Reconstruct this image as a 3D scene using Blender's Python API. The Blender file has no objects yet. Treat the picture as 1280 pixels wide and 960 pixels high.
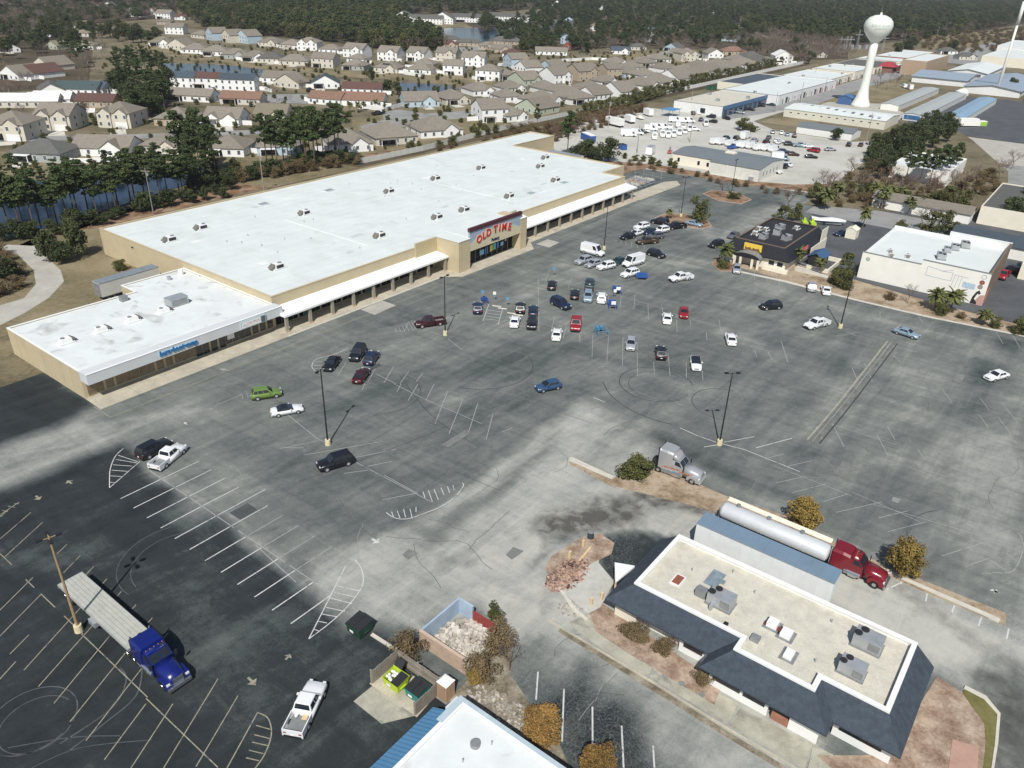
import bpy, math, random
import numpy as np
from mathutils import Vector, Matrix
random.seed(7); np.random.seed(7)
scene = bpy.context.scene
C = scene.collection
R_ = math.radians
# ------------------------------------------------------------------ camera
FPX = 971.0; PITCH = R_(28.36); ROLL = R_(1.9); CAMH = 60.0
_cp, _sp = math.cos(PITCH), math.sin(PITCH)
_F = Vector((0, _cp, -_sp)); _r = Vector((1, 0, 0)); _u = Vector((0, _sp, _cp))
_c, _s = math.cos(ROLL), math.sin(ROLL)
_RR = _c*_r + _s*_u; _UU = -_s*_r + _c*_u
cam = bpy.data.cameras.new('camera'); camo = bpy.data.objects.new('camera', cam); C.objects.link(camo)
cam.sensor_width = 36; cam.lens = FPX/1280*36; cam.clip_start = 0.5; cam.clip_end = 20000
m3 = Matrix((_RR, _UU, -_F)).transposed()
camo.matrix_world = Matrix.Translation((0, 0, CAMH)) @ m3.to_4x4()
scene.camera = camo
# ------------------------------------------------------------------ light
SUN_EL = R_(49.5); SUN_AZ = R_(263.7)        # azimuth counted from +X, where the sun stands
w = bpy.data.worlds.new('World'); scene.world = w; w.use_nodes = True
nt = w.node_tree; nt.nodes.clear()
sky = nt.nodes.new('ShaderNodeTexSky'); sky.sky_type = 'NISHITA'; sky.sun_disc = False
sky.sun_elevation = SUN_EL; sky.sun_rotation = math.pi/2 - SUN_AZ
bg = nt.nodes.new('ShaderNodeBackground'); bg.inputs['Strength'].default_value = 0.085
wo = nt.nodes.new('ShaderNodeOutputWorld')
nt.links.new(sky.outputs[0], bg.inputs[0]); nt.links.new(bg.outputs[0], wo.inputs[0])
sl = bpy.data.lights.new('sun', 'SUN'); sl.energy = 4.6; sl.angle = R_(0.5); sl.color = (1.0, 0.97, 0.92)
so = bpy.data.objects.new('sun', sl); C.objects.link(so)
sd = Vector((math.cos(SUN_EL)*math.cos(SUN_AZ), math.cos(SUN_EL)*math.sin(SUN_AZ), math.sin(SUN_EL)))
so.rotation_euler = sd.to_track_quat('Z', 'Y').to_euler(); so.location = (0, -40, 120)
scene.view_settings.view_transform = 'Standard'; scene.view_settings.look = 'None'
scene.view_settings.exposure = 0.04; scene.view_settings.gamma = 1.0
scene.render.engine = 'CYCLES'

# ------------------------------------------------------------------ frame of the place
TH = R_(53.3); CT, ST = math.cos(TH), math.sin(TH)
def W(a, b, z=0.0): return Vector((a*CT - b*ST, a*ST + b*CT, z))       # street grid -> world
def g(px, py, z=0.0):                                                   # where a sight line meets height z
    d = _F + (px-640)/FPX*_RR - (py-480)/FPX*_UU
    t = (z-CAMH)/d.z
    return Vector((d.x*t, d.y*t, z))
def gab(px, py, z=0.0):
    p = g(px, py, z); return (p.x*CT + p.y*ST, -p.x*ST + p.y*CT)

# ------------------------------------------------------------------ materials
MATS = {}
def nd(nt, t, **k):
    n = nt.nodes.new(t)
    for a, v in k.items(): setattr(n, a, v)
    return n
def mat(name, col, rough=0.8, var=0.12, scale=0.6, metal=0.0, bump=0.0, coat=0.0, fine=0.0, rnd=0.0, stain=0.0, staincol=None, spec=None):
    """plain colour with two octaves of noise; var is the relative swing, rnd a per-object swing"""
    if name in MATS: return MATS[name]
    m = bpy.data.materials.new(name); m.use_nodes = True; MATS[name] = m
    nt = m.node_tree; b = nt.nodes['Principled BSDF']
    b.inputs['Roughness'].default_value = rough; b.inputs['Metallic'].default_value = metal
    b.inputs['Coat Weight'].default_value = coat
    if spec is not None: b.inputs['Specular IOR Level'].default_value = spec
    geo = nd(nt, 'ShaderNodeNewGeometry')
    n1 = nd(nt, 'ShaderNodeTexNoise'); n1.inputs['Scale'].default_value = scale; n1.inputs['Detail'].default_value = 6
    n1.inputs['Roughness'].default_value = 0.65
    nt.links.new(geo.outputs['Position'], n1.inputs['Vector'])
    mr = nd(nt, 'ShaderNodeMapRange'); mr.inputs[1].default_value = 0.28; mr.inputs[2].default_value = 0.72
    mr.inputs[3].default_value = 1-var; mr.inputs[4].default_value = 1+var
    nt.links.new(n1.outputs['Fac'], mr.inputs[0])
    val = mr.outputs[0]
    if fine:
        n2 = nd(nt, 'ShaderNodeTexNoise'); n2.inputs['Scale'].default_value = scale*18; n2.inputs['Detail'].default_value = 3
        nt.links.new(geo.outputs['Position'], n2.inputs['Vector'])
        m2 = nd(nt, 'ShaderNodeMapRange'); m2.inputs[1].default_value = 0.3; m2.inputs[2].default_value = 0.7
        m2.inputs[3].default_value = 1-fine; m2.inputs[4].default_value = 1+fine
        nt.links.new(n2.outputs['Fac'], m2.inputs[0])
        mu = nd(nt, 'ShaderNodeMath', operation='MULTIPLY'); nt.links.new(val, mu.inputs[0]); nt.links.new(m2.outputs[0], mu.inputs[1]); val = mu.outputs[0]
    if rnd:
        oi = nd(nt, 'ShaderNodeObjectInfo'); m2 = nd(nt, 'ShaderNodeMapRange')
        m2.inputs[3].default_value = 1-rnd; m2.inputs[4].default_value = 1+rnd
        nt.links.new(oi.outputs['Random'], m2.inputs[0])
        mu = nd(nt, 'ShaderNodeMath', operation='MULTIPLY'); nt.links.new(val, mu.inputs[0]); nt.links.new(m2.outputs[0], mu.inputs[1]); val = mu.outputs[0]
    vm = nd(nt, 'ShaderNodeVectorMath', operation='SCALE'); vm.inputs[0].default_value = col[:3]
    nt.links.new(val, vm.inputs['Scale']); out = vm.outputs[0]
    if stain:
        n3 = nd(nt, 'ShaderNodeTexNoise'); n3.inputs['Scale'].default_value = scale*0.7; n3.inputs['Detail'].default_value = 9; n3.inputs['Distortion'].default_value = 1.2
        nt.links.new(geo.outputs['Position'], n3.inputs['Vector'])
        m3_ = nd(nt, 'ShaderNodeMapRange'); m3_.inputs[1].default_value = 0.56; m3_.inputs[2].default_value = 0.72; m3_.inputs[4].default_value = stain
        nt.links.new(n3.outputs['Fac'], m3_.inputs[0])
        mx = nd(nt, 'ShaderNodeMix', data_type='RGBA'); nt.links.new(m3_.outputs[0], mx.inputs[0])
        nt.links.new(out, mx.inputs[6]); mx.inputs[7].default_value = (*(staincol or (.1, .1, .1)), 1); out = mx.outputs[2]
    nt.links.new(out, b.inputs['Base Color'])
    if bump:
        bp = nd(nt, 'ShaderNodeBump'); bp.inputs['Strength'].default_value = bump; bp.inputs['Distance'].default_value = 0.05
        nt.links.new(n1.outputs['Fac'], bp.inputs['Height']); nt.links.new(bp.outputs[0], b.inputs['Normal'])
    return m
def ribbed(name, col, axis, period, depth=0.6, rough=0.5, metal=0.0, var=0.08, line=0.75, width=0.2, **kw):
    """standing seams or joints every `period` metres along an axis of the object"""
    m = mat(name, col, rough, var, kw.pop('scale', 0.5), metal, **kw); nt = m.node_tree; b = nt.nodes['Principled BSDF']
    tc = nd(nt, 'ShaderNodeTexCoord'); sp = nd(nt, 'ShaderNodeSeparateXYZ'); nt.links.new(tc.outputs['Object'], sp.inputs[0])
    dv = nd(nt, 'ShaderNodeMath', operation='DIVIDE'); nt.links.new(sp.outputs[axis], dv.inputs[0]); dv.inputs[1].default_value = period
    fr = nd(nt, 'ShaderNodeMath', operation='FRACT'); nt.links.new(dv.outputs[0], fr.inputs[0])
    lt = nd(nt, 'ShaderNodeMath', operation='LESS_THAN'); nt.links.new(fr.outputs[0], lt.inputs[0]); lt.inputs[1].default_value = width
    src = b.inputs['Base Color'].links[0].from_socket
    sc = nd(nt, 'ShaderNodeMapRange'); nt.links.new(lt.outputs[0], sc.inputs[0]); sc.inputs[3].default_value = 1; sc.inputs[4].default_value = line
    vm = nd(nt, 'ShaderNodeVectorMath', operation='SCALE'); nt.links.new(src, vm.inputs[0]); nt.links.new(sc.outputs[0], vm.inputs['Scale'])
    nt.links.new(vm.outputs[0], b.inputs['Base Color'])
    bp = nd(nt, 'ShaderNodeBump'); bp.inputs['Strength'].default_value = depth; bp.inputs['Distance'].default_value = 0.05
    nt.links.new(lt.outputs[0], bp.inputs['Height']); nt.links.new(bp.outputs[0], b.inputs['Normal'])
    return m
def foliage(name, c1, c2, rnd=0.3):
    if name in MATS: return MATS[name]
    m = bpy.data.materials.new(name); m.use_nodes = True; MATS[name] = m
    nt = m.node_tree; b = nt.nodes['Principled BSDF']; b.inputs['Roughness'].default_value = 0.7
    b.inputs['Specular IOR Level'].default_value = 0.2
    geo = nd(nt, 'ShaderNodeNewGeometry'); oi = nd(nt, 'ShaderNodeObjectInfo')
    n1 = nd(nt, 'ShaderNodeTexNoise'); n1.inputs['Scale'].default_value = 0.55; n1.inputs['Detail'].default_value = 3
    nt.links.new(geo.outputs['Position'], n1.inputs['Vector'])
    ad = nd(nt, 'ShaderNodeMath', operation='MULTIPLY_ADD'); nt.links.new(geo.outputs['Random Per Island'], ad.inputs[0]); ad.inputs[1].default_value = 0.55
    nt.links.new(n1.outputs['Fac'], ad.inputs[2])
    ad2 = nd(nt, 'ShaderNodeMath', operation='MULTIPLY_ADD'); nt.links.new(oi.outputs['Random'], ad2.inputs[0]); ad2.inputs[1].default_value = rnd; nt.links.new(ad.outputs[0], ad2.inputs[2])
    mr = nd(nt, 'ShaderNodeMapRange'); nt.links.new(ad2.outputs[0], mr.inputs[0]); mr.inputs[1].default_value = 0.45; mr.inputs[2].default_value = 1.05+rnd*.6
    mx = nd(nt, 'ShaderNodeMix', data_type='RGBA'); nt.links.new(mr.outputs[0], mx.inputs[0]); mx.inputs[6].default_value = (*c1, 1); mx.inputs[7].default_value = (*c2, 1)
    nt.links.new(mx.outputs[2], b.inputs['Base Color'])
    return m
def asphalt_mat():
    m = bpy.data.materials.new('asphalt_worn'); m.use_nodes = True; nt = m.node_tree; b = nt.nodes['Principled BSDF']
    b.inputs['Roughness'].default_value = 0.9; b.inputs['Specular IOR Level'].default_value = 0.25
    L = nt.links.new
    geo = nd(nt, 'ShaderNodeNewGeometry'); at = nd(nt, 'ShaderNodeAttribute', attribute_name='wear'); sp = nd(nt, 'ShaderNodeSeparateColor'); L(at.outputs['Color'], sp.inputs[0])
    def noise(scale, detail, rough=0.6, dist=0.0, vec=None):
        n = nd(nt, 'ShaderNodeTexNoise'); n.inputs['Scale'].default_value = scale; n.inputs['Detail'].default_value = detail
        n.inputs['Roughness'].default_value = rough; n.inputs['Distortion'].default_value = dist
        L(vec or geo.outputs['Position'], n.inputs['Vector']); return n.outputs['Fac']
    def streak(rot, sx, sy):
        m0 = nd(nt, 'ShaderNodeMapping'); m0.inputs['Rotation'].default_value = (0, 0, rot); L(geo.outputs['Position'], m0.inputs['Vector'])
        mp = nd(nt, 'ShaderNodeMapping'); mp.inputs['Scale'].default_value = (sx, sy, 1)
        L(m0.outputs[0], mp.inputs['Vector']); return noise(1.0, 6, .62, .9, mp.outputs[0])
    def madd(x, k, y):
        q = nd(nt, 'ShaderNodeMath', operation='MULTIPLY_ADD'); L(x, q.inputs[0]); q.inputs[1].default_value = k
        if isinstance(y, float): q.inputs[2].default_value = y
        else: L(y, q.inputs[2])
        return q.outputs[0]
    v = madd(noise(0.05, 8, .65, .8), 0.34, sp.outputs[0])
    v = madd(noise(0.3, 8, .72, 1.0), 0.24, v)
    v = madd(streak(-TH, 0.03, 0.3), 0.36, v)
    v = madd(streak(-TH+R_(88), 0.03, 0.4), 0.24, v); v = madd(streak(-TH+R_(28), 0.035, 0.45), 0.18, v)
    v = madd(noise(5.0, 4, .7), 0.20, v); v = madd(noise(1.3, 8, .78, .6), 0.20, v)
    v = madd(v, 1.0, -0.87)
    cr = nd(nt, 'ShaderNodeValToRGB'); L(v, cr.inputs[0]); e = cr.color_ramp.elements
    e[0].position = 0; e[0].color = (.012, .0155, .0175, 1); e[1].position = 1; e[1].color = (.50, .48, .41, 1)
    for p, c in ((.2, (.029, .036, .037, 1)), (.38, (.092, .105, .099, 1)), (.54, (.172, .182, .167, 1)), (.68, (.295, .297, .268, 1)), (.84, (.43, .422, .372, 1))):
        q = cr.color_ramp.elements.new(p); q.color = c
    # cracks
    nz = nd(nt, 'ShaderNodeTexNoise'); nz.inputs['Scale'].default_value = .5; nz.inputs['Detail'].default_value = 4; L(geo.outputs['Position'], nz.inputs['Vector'])
    vs = nd(nt, 'ShaderNodeVectorMath', operation='MULTIPLY_ADD'); L(nz.outputs['Color'], vs.inputs[0]); vs.inputs[1].default_value = (2.4, 2.4, 2.4); L(geo.outputs['Position'], vs.inputs[2])
    vo = nd(nt, 'ShaderNodeTexVoronoi', feature='DISTANCE_TO_EDGE'); vo.inputs['Scale'].default_value = 2.3; L(vs.outputs[0], vo.inputs['Vector'])
    mr = nd(nt, 'ShaderNodeMapRange'); L(vo.outputs['Distance'], mr.inputs[0]); mr.inputs[1].default_value = 0.015; mr.inputs[2].default_value = .06; mr.inputs[3].default_value = .38; mr.inputs[4].default_value = 0
    mk = nd(nt, 'ShaderNodeMath', operation='MULTIPLY'); L(mr.outputs[0], mk.inputs[0]); L(sp.outputs[1], mk.inputs[1])
    mx = nd(nt, 'ShaderNodeMix', data_type='RGBA'); L(mk.outputs[0], mx.inputs[0]); L(cr.outputs[0], mx.inputs[6]); mx.inputs[7].default_value = (.30, .31, .29, 1)
    # oily stains and patches with a shape of their own
    sn = noise(.6, 6, .6, .5); sm = nd(nt, 'ShaderNodeMath', operation='MULTIPLY'); L(sn, sm.inputs[0]); L(sp.outputs[2], sm.inputs[1]); s2 = nd(nt, 'ShaderNodeMapRange'); L(sm.outputs[0], s2.inputs[0]); s2.inputs[1].default_value = .12; s2.inputs[2].default_value = .5; s2.inputs[4].default_value = .85
    mx2 = nd(nt, 'ShaderNodeMix', data_type='RGBA'); L(s2.outputs[0], mx2.inputs[0]); L(mx.outputs[2], mx2.inputs[6]); mx2.inputs[7].default_value = (.045, .042, .034, 1)
    L(mx2.outputs[2], b.inputs['Base Color'])
    bp = nd(nt, 'ShaderNodeBump'); bp.inputs['Strength'].default_value = .25; bp.inputs['Distance'].default_value = .02; L(noise(9.0, 4), bp.inputs['Height']); L(bp.outputs[0], b.inputs['Normal'])
    return m
def ground_mat(name, stops, scale=0.03, fine=0.9):
    m = bpy.data.materials.new(name); m.use_nodes = True; nt = m.node_tree; b = nt.nodes['Principled BSDF']; b.inputs['Roughness'].default_value = .95
    b.inputs['Specular IOR Level'].default_value = .1
    L = nt.links.new; geo = nd(nt, 'ShaderNodeNewGeometry')
    n1 = nd(nt, 'ShaderNodeTexNoise'); n1.inputs['Scale'].default_value = scale; n1.inputs['Detail'].default_value = 9; n1.inputs['Roughness'].default_value = .65; L(geo.outputs['Position'], n1.inputs['Vector'])
    n2 = nd(nt, 'ShaderNodeTexNoise'); n2.inputs['Scale'].default_value = fine; n2.inputs['Detail'].default_value = 6; n2.inputs['Roughness'].default_value = .7; L(geo.outputs['Position'], n2.inputs['Vector'])
    a = nd(nt, 'ShaderNodeMath', operation='MULTIPLY_ADD'); L(n2.outputs['Fac'], a.inputs[0]); a.inputs[1].default_value = .5; L(n1.outputs['Fac'], a.inputs[2])
    mr = nd(nt, 'ShaderNodeMapRange'); L(a.outputs[0], mr.inputs[0]); mr.inputs[1].default_value = .45; mr.inputs[2].default_value = 1.05
    cr = nd(nt, 'ShaderNodeValToRGB'); L(mr.outputs[0], cr.inputs[0]); e = cr.color_ramp.elements
    e[0].position = stops[0][0]; e[0].color = (*stops[0][1], 1); e[1].position = stops[-1][0]; e[1].color = (*stops[-1][1], 1)
    for p, c in stops[1:-1]: q = e.new(p); q.color = (*c, 1)
    L(cr.outputs[0], b.inputs['Base Color'])
    bp = nd(nt, 'ShaderNodeBump'); bp.inputs['Strength'].default_value = .5; bp.inputs['Distance'].default_value = .15; L(n2.outputs['Fac'], bp.inputs['Height']); L(bp.outputs[0], b.inputs['Normal'])
    return m
M_ASPH = asphalt_mat()
M_GROUND = ground_mat('dry_ground', [(0, (.045, .050, .024)), (.3, (.10, .088, .052)), (.5, (.17, .145, .092)), (.75, (.22, .185, .125)), (1, (.12, .125, .06))])
M_WOODFLOOR = ground_mat('woodland_floor', [(0, (.035, .036, .020)), (.5, (.085, .068, .046)), (1, (.16, .125, .085))])
M_MULCH = ground_mat('pine_straw', [(0, (.07, .04, .025)), (.35, (.16, .09, .055)), (.6, (.28, .19, .12)), (1, (.4, .33, .25))], .3, 3.0)
M_LEAFD = ground_mat('leafy_dirt', [(0, (.07, .058, .04)), (.35, (.17, .145, .10)), (.6, (.27, .235, .175)), (.85, (.38, .35, .28)), (1, (.12, .13, .06))], .5, 3.5)
M_BED = ground_mat('red_gravel_bed', [(0, (.11, .07, .045)), (.35, (.26, .18, .13)), (.55, (.35, .265, .2)), (.8, (.48, .38, .29)), (1, (.34, .29, .2))], .5, 3.5)
M_STRAW = ground_mat('dead_grass_verge', [(0, (.11, .085, .045)), (.35, (.27, .20, .13)), (.65, (.42, .34, .25)), (1, (.17, .15, .06))], .3, 2.0)
M_GRASS = ground_mat('winter_grass', [(0, (.07, .09, .025)), (.4, (.15, .14, .05)), (.7, (.22, .19, .09)), (1, (.12, .13, .05))], .06, 1.5)
M_LAWN = ground_mat('tan_lawn', [(0, (.07, .075, .034)), (.35, (.16, .138, .078)), (.55, (.23, .19, .115)), (.75, (.27, .225, .145)), (1, (.15, .15, .065))], .05, 1.2)
M_SAND = ground_mat('pale_gravel', [(0, (.30, .29, .25)), (.4, (.44, .43, .38)), (.7, (.52, .51, .46)), (1, (.40, .38, .32))], .05, 1.5)
M_ROAD = mat('road_grey', (.26, .26, .245), .9, .22, .15, fine=.1)
M_ROADD = mat('road_dark', (.075, .08, .085), .9, .3, .15, fine=.15)
M_TRACK = mat('track_concrete', (.40, .38, .33), .9, .18, .25, fine=.08)
M_CONC = mat('concrete', (.44, .40, .31), .85, .22, .35, fine=.12, stain=.35, staincol=(.2, .18, .14))
M_CONCW = mat('concrete_pale', (.55, .52, .44), .85, .15, .8, fine=.08)
M_CONCG = mat('concrete_mossy', (.37, .355, .28), .9, .25, .5, fine=.12, stain=.75, staincol=(.10, .105, .09))
M_TPO = mat('white_roof_plain', (.64, .675, .65), .75, .06, .12, stain=.3, staincol=(.52, .54, .51))
M_TPOD = mat('white_roof_streaked', (.66, .69, .67), .7, .08, .3, stain=.85, staincol=(.36, .36, .34))
M_TAN = mat('tan_wall', (.50, .42, .27), .8, .07, .4, fine=.03, stain=.2, staincol=(.36, .30, .2))
M_TANR = ribbed('tan_ribbed_wall', (.50, .42, .25), 1, 3.4, .5, line=.86, width=.03)
M_CREAM = mat('cream_wall', (.74, .69, .56), .8, .06, .5)
M_WHITE = mat('white_paint', (.78, .78, .75), .6, .05, .6)
M_WHITEW = mat('white_wall', (.72, .72, .70), .7, .07, .5, stain=.1, staincol=(.45, .43, .38))
M_OFFW = mat('offwhite_stucco', (.78, .765, .70), .8, .05, .4, stain=.15, staincol=(.62, .59, .52))
M_GREYW = mat('grey_fascia', (.58, .60, .60), .6, .04, .4)
M_ROOFM = ribbed('white_roof_membrane', (.635, .67, .645), 1, 3.05, .1, rough=.75, line=.86, width=.045, var=.08, scale=.16, stain=.38, staincol=(.46,.47,.44))
M_GLASS = mat('dark_glass', (.018, .022, .03), .08, .2, .4, spec=.7)
M_SHOPGL = mat('shop_glass_brown_reflection', (.17, .125, .08), .15, .35, 1.2)  # brown reflection in the panes, painted as their base colour
M_STOREGL = mat('store_glass_black', (.010, .011, .013), .45, .3, .8, spec=.15)
M_HPANE = mat('house_pane', (.09, .105, .12), .2, .3, .4)
M_DARK = mat('dark_void', (.02, .02, .022), .7, .2, .5)
M_BLACKP = mat('black_paint', (.015, .016, .018), .5, .2, .8)
M_BRONZE = mat('column_taupe', (.30, .27, .21), .8, .1, 1.5)
M_METAL = mat('galvanised', (.42, .44, .45), .4, .15, 1.0, .4)
M_METALD = mat('weathered_metal', (.24, .25, .25), .5, .2, 1.2, .2)
M_SHINGB = mat('blue_black_shingle', (.040, .054, .070), .85, .3, 1.6, fine=.55, bump=.3)
M_GRAVEL = mat('roof_gravel_beige', (.54, .51, .42), .9, .14, .7, fine=.14, stain=.55, staincol=(.38, .355, .30))
M_STEELB = ribbed('blue_standing_seam', (.10, .26, .44), 0, .42, .6, rough=.4, line=.65, width=.18)
M_BLUEW = mat('blue_grey_wall', (.34, .43, .52), .8, .15, .8, stain=.5, staincol=(.16, .19, .22))
M_BRICKT = mat('tan_block', (.46, .34, .25), .9, .15, 1.4, fine=.15)
M_WOOD = mat('grey_fence_wood', (.25, .22, .18), .9, .25, 1.3, fine=.2)
M_TIMBER = mat('pale_timber', (.62, .47, .28), .8, .1, 2.0)
M_LINEW = mat('line_white', (.54, .54, .51), .8, .14, 2.2, stain=1.0, staincol=(.14, .15, .15))
M_LINEF = mat('line_faded', (.31, .315, .30), .9, .1, .9, stain=.95, staincol=(.11, .12, .115))
M_LINEY = mat('line_yellow_faded', (.28, .255, .185), .8, .25, 2.0, stain=1.0, staincol=(.06, .065, .065))
M_TYRE = mat('tyre_rubber', (.018, .018, .018), .85, .1, 2)
M_RIM = mat('rim_alloy', (.55, .55, .56), .35, .05, 2, .5)
M_SKIDD = mat('skid_dark', (.055, .062, .062), .9, .3, .4, stain=.9, staincol=(.10, .112, .107))
M_SKIDL = mat('skid_pale', (.075, .082, .087), .9, .4, .8, stain=.9, staincol=(.035, .04, .042))
M_RED = mat('red_paint', (.42, .02, .025), .45, .1, 1)
M_POLE = mat('pole_dark_bronze', (.02, .02, .021), .5, .1, 1)
M_POLEW = mat('pole_wood', (.32, .22, .12), .85, .2, 2)
M_POLEG = mat('pole_grey_wood', (.30, .27, .23), .85, .15, 2)
M_BARK = mat('bark', (.10, .075, .055), .95, .25, 2)
M_TWIG = mat('bare_twigs', (.17, .13, .105), .95, .25, .4, rnd=.3)
M_TWIGR = mat('bare_twigs_reddish', (.16, .095, .075), .95, .25, .4, rnd=.25)
M_PINE = foliage('pine_needles', (.017, .031, .013), (.082, .112, .040))
M_OAK = foliage('oak_leaves', (.019, .030, .013), (.078, .094, .036))
M_PALM = foliage('palm_fronds', (.03, .042, .012), (.14, .15, .05))
M_SHRUB = foliage('shrub_leaves', (.035, .045, .014), (.13, .13, .045))
M_BROWNS = foliage('brown_shrub', (.07, .05, .025), (.20, .15, .08))
M_ORANGE = foliage('turning_leaves', (.075, .06, .016), (.34, .24, .07))
M_ORANGE2 = foliage('turning_leaves_rusty', (.08, .058, .018), (.34, .20, .065))
def water_mat():
    m = mat('pond_water', (.010, .022, .045), .16, .4, .03, spec=.32); nt = m.node_tree; b = nt.nodes['Principled BSDF']
    geo = nd(nt, 'ShaderNodeNewGeometry'); n = nd(nt, 'ShaderNodeTexNoise'); n.inputs['Scale'].default_value = .8; n.inputs['Detail'].default_value = 3
    nt.links.new(geo.outputs['Position'], n.inputs['Vector']); bp = nd(nt, 'ShaderNodeBump'); bp.inputs['Strength'].default_value = .12; bp.inputs['Distance'].default_value = .1
    nt.links.new(n.outputs['Fac'], bp.inputs['Height']); nt.links.new(bp.outputs[0], b.inputs['Normal']); return m
M_WATER = water_mat()
def shingle(name, col):
    return mat(name, col, .9, .16, .9, fine=.14, rnd=.10)
SH = {'br': shingle('shingle_brown', (.205, .18, .145)), 'gr': shingle('shingle_grey', (.105, .105, .095)), 'tn': shingle('shingle_tan', (.20, .175, .125)),
      'rd': shingle('shingle_red', (.105, .055, .043)), 'or': shingle('shingle_rust', (.20, .118, .082)), 'gn': shingle('shingle_green', (.05, .075, .075)),
      'bl': shingle('shingle_slate', (.055, .075, .095)), 'wh': mat('roof_white', (.7, .7, .66), .8, .06, .5)}
WL = {'w': M_WHITE, 'c': mat('siding_cream', (.57, .53, .44), .8, .06, .6), 'b': mat('siding_pale_blue', (.42, .52, .58), .8, .05, .6),
      'g': mat('siding_grey', (.34, .36, .35), .8, .05, .6), 'n': mat('siding_green', (.42, .46, .35), .8, .05, .6), 't': mat('siding_tan', (.42, .34, .24), .8, .06, .6),
      'r': mat('siding_red', (.3, .09, .06), .8, .06, .6)}

# ------------------------------------------------------------------ mesh helpers
class MB:
    def __init__(s): s.v = []; s.f = []
    def add(s, vs, fs):
        o = len(s.v); s.v.extend([tuple(p) for p in vs]); s.f.extend([tuple(i+o for i in f) for f in fs]); return s
    def box(s, x0, x1, y0, y1, z0, z1):
        return s.add([(x0,y0,z0),(x1,y0,z0),(x1,y1,z0),(x0,y1,z0),(x0,y0,z1),(x1,y0,z1),(x1,y1,z1),(x0,y1,z1)],
                     [(0,3,2,1),(4,5,6,7),(0,1,5,4),(1,2,6,5),(2,3,7,6),(3,0,4,7)])
    def frus(s, lo, hi, z0, z1):      # lo, hi = (x0,x1,y0,y1)
        x0,x1,y0,y1 = lo; X0,X1,Y0,Y1 = hi
        return s.add([(x0,y0,z0),(x1,y0,z0),(x1,y1,z0),(x0,y1,z0),(X0,Y0,z1),(X1,Y0,z1),(X1,Y1,z1),(X0,Y1,z1)],
                     [(0,3,2,1),(4,5,6,7),(0,1,5,4),(1,2,6,5),(2,3,7,6),(3,0,4,7)])
    def face(s, *p): return s.add(p, [tuple(range(len(p)))])
    def prism(s, poly, z0, z1, top=True):
        n = len(poly); s.add([(x,y,z0) for x,y in poly]+[(x,y,z1) for x,y in poly], [(i,(i+1)%n,(i+1)%n+n,i+n) for i in range(n)])
        if top: s.add([(x,y,z1) for x,y in poly], [tuple(range(n))])
        return s
    def cyl(s, p0, p1, r0, r1=None, n=8, caps=True):
        r1 = r0 if r1 is None else r1; p0 = Vector(p0); p1 = Vector(p1); d = (p1-p0).normalized()
        u = d.cross(Vector((0,0,1)) if abs(d.z) < .9 else Vector((1,0,0))).normalized(); v = d.cross(u)
        vs = [p0+r0*(math.cos(2*math.pi*i/n)*u+math.sin(2*math.pi*i/n)*v) for i in range(n)]+[p1+r1*(math.cos(2*math.pi*i/n)*u+math.sin(2*math.pi*i/n)*v) for i in range(n)]
        fs = [(i,(i+1)%n,(i+1)%n+n,i+n) for i in range(n)]
        if caps: fs += [tuple(range(n))[::-1], tuple(range(n, 2*n))]
        return s.add(vs, fs)
    def loft(s, rings, closed=True, caps=True):
        n = len(rings[0]); vs = [p for r in rings for p in r]; fs = []
        for k in range(len(rings)-1):
            for i in range(n if closed else n-1):
                j = (i+1) % n; fs.append((k*n+i, k*n+j, (k+1)*n+j, (k+1)*n+i))
        if caps: fs += [tuple(range(n))[::-1], tuple(range((len(rings)-1)*n, len(rings)*n))]
        return s.add(vs, fs)
    def sphere(s, c, rx, ry, rz, nu=10, nv=7):
        rings = []
        for j in range(nv+1):
            t = math.pi*j/nv; rings.append([(c[0]+rx*math.sin(t)*math.cos(2*math.pi*i/nu), c[1]+ry*math.sin(t)*math.sin(2*math.pi*i/nu), c[2]+rz*math.cos(t)) for i in range(nu)])
        return s.loft(rings, True, False)
    def mesh(s, name, m, smooth=False):
        me = bpy.data.meshes.new(name); me.from_pydata(s.v, [], s.f); me.materials.append(m)
        if smooth: me.polygons.foreach_set('use_smooth', [True]*len(me.polygons))
        me.update(); return me
    def obj(s, name, m, parent=None, smooth=False, fix=True, **kw):
        me = s.mesh(name, m, smooth)
        if fix: fixn(me)
        return put(name, me, parent, **kw)
def fixn(me):
    import bmesh
    bm = bmesh.new(); bm.from_mesh(me); bmesh.ops.recalc_face_normals(bm, faces=bm.faces); bm.to_mesh(me); bm.free()
def put(name, me, parent=None, loc=(0,0,0), rz=0.0, kind=None, label=None, cat=None, group=None, sc=None):
    o = bpy.data.objects.new(name, me); C.objects.link(o)
    if parent is not None: o.parent = parent
    o.location = loc
    if rz: o.rotation_euler = (0,0,rz)
    if sc: o.scale = sc
    if kind: o['kind'] = kind
    if label: o['label'] = label
    if cat: o['category'] = cat
    if group: o['group'] = group
    return o
def thing(name, label, cat, loc=(0,0,0), rz=0.0, group=None, sc=None):
    return put(name, None, None, loc, rz, None, label, cat, group, sc)
def struct(name, mb, m, **kw): return mb.obj(name, m, None, kind='structure', **kw)
def bld(name, label, cat, a0, b0, rz=0.0, group=None): return thing(name, label, cat, W(a0, b0), TH+rz, group)
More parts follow.
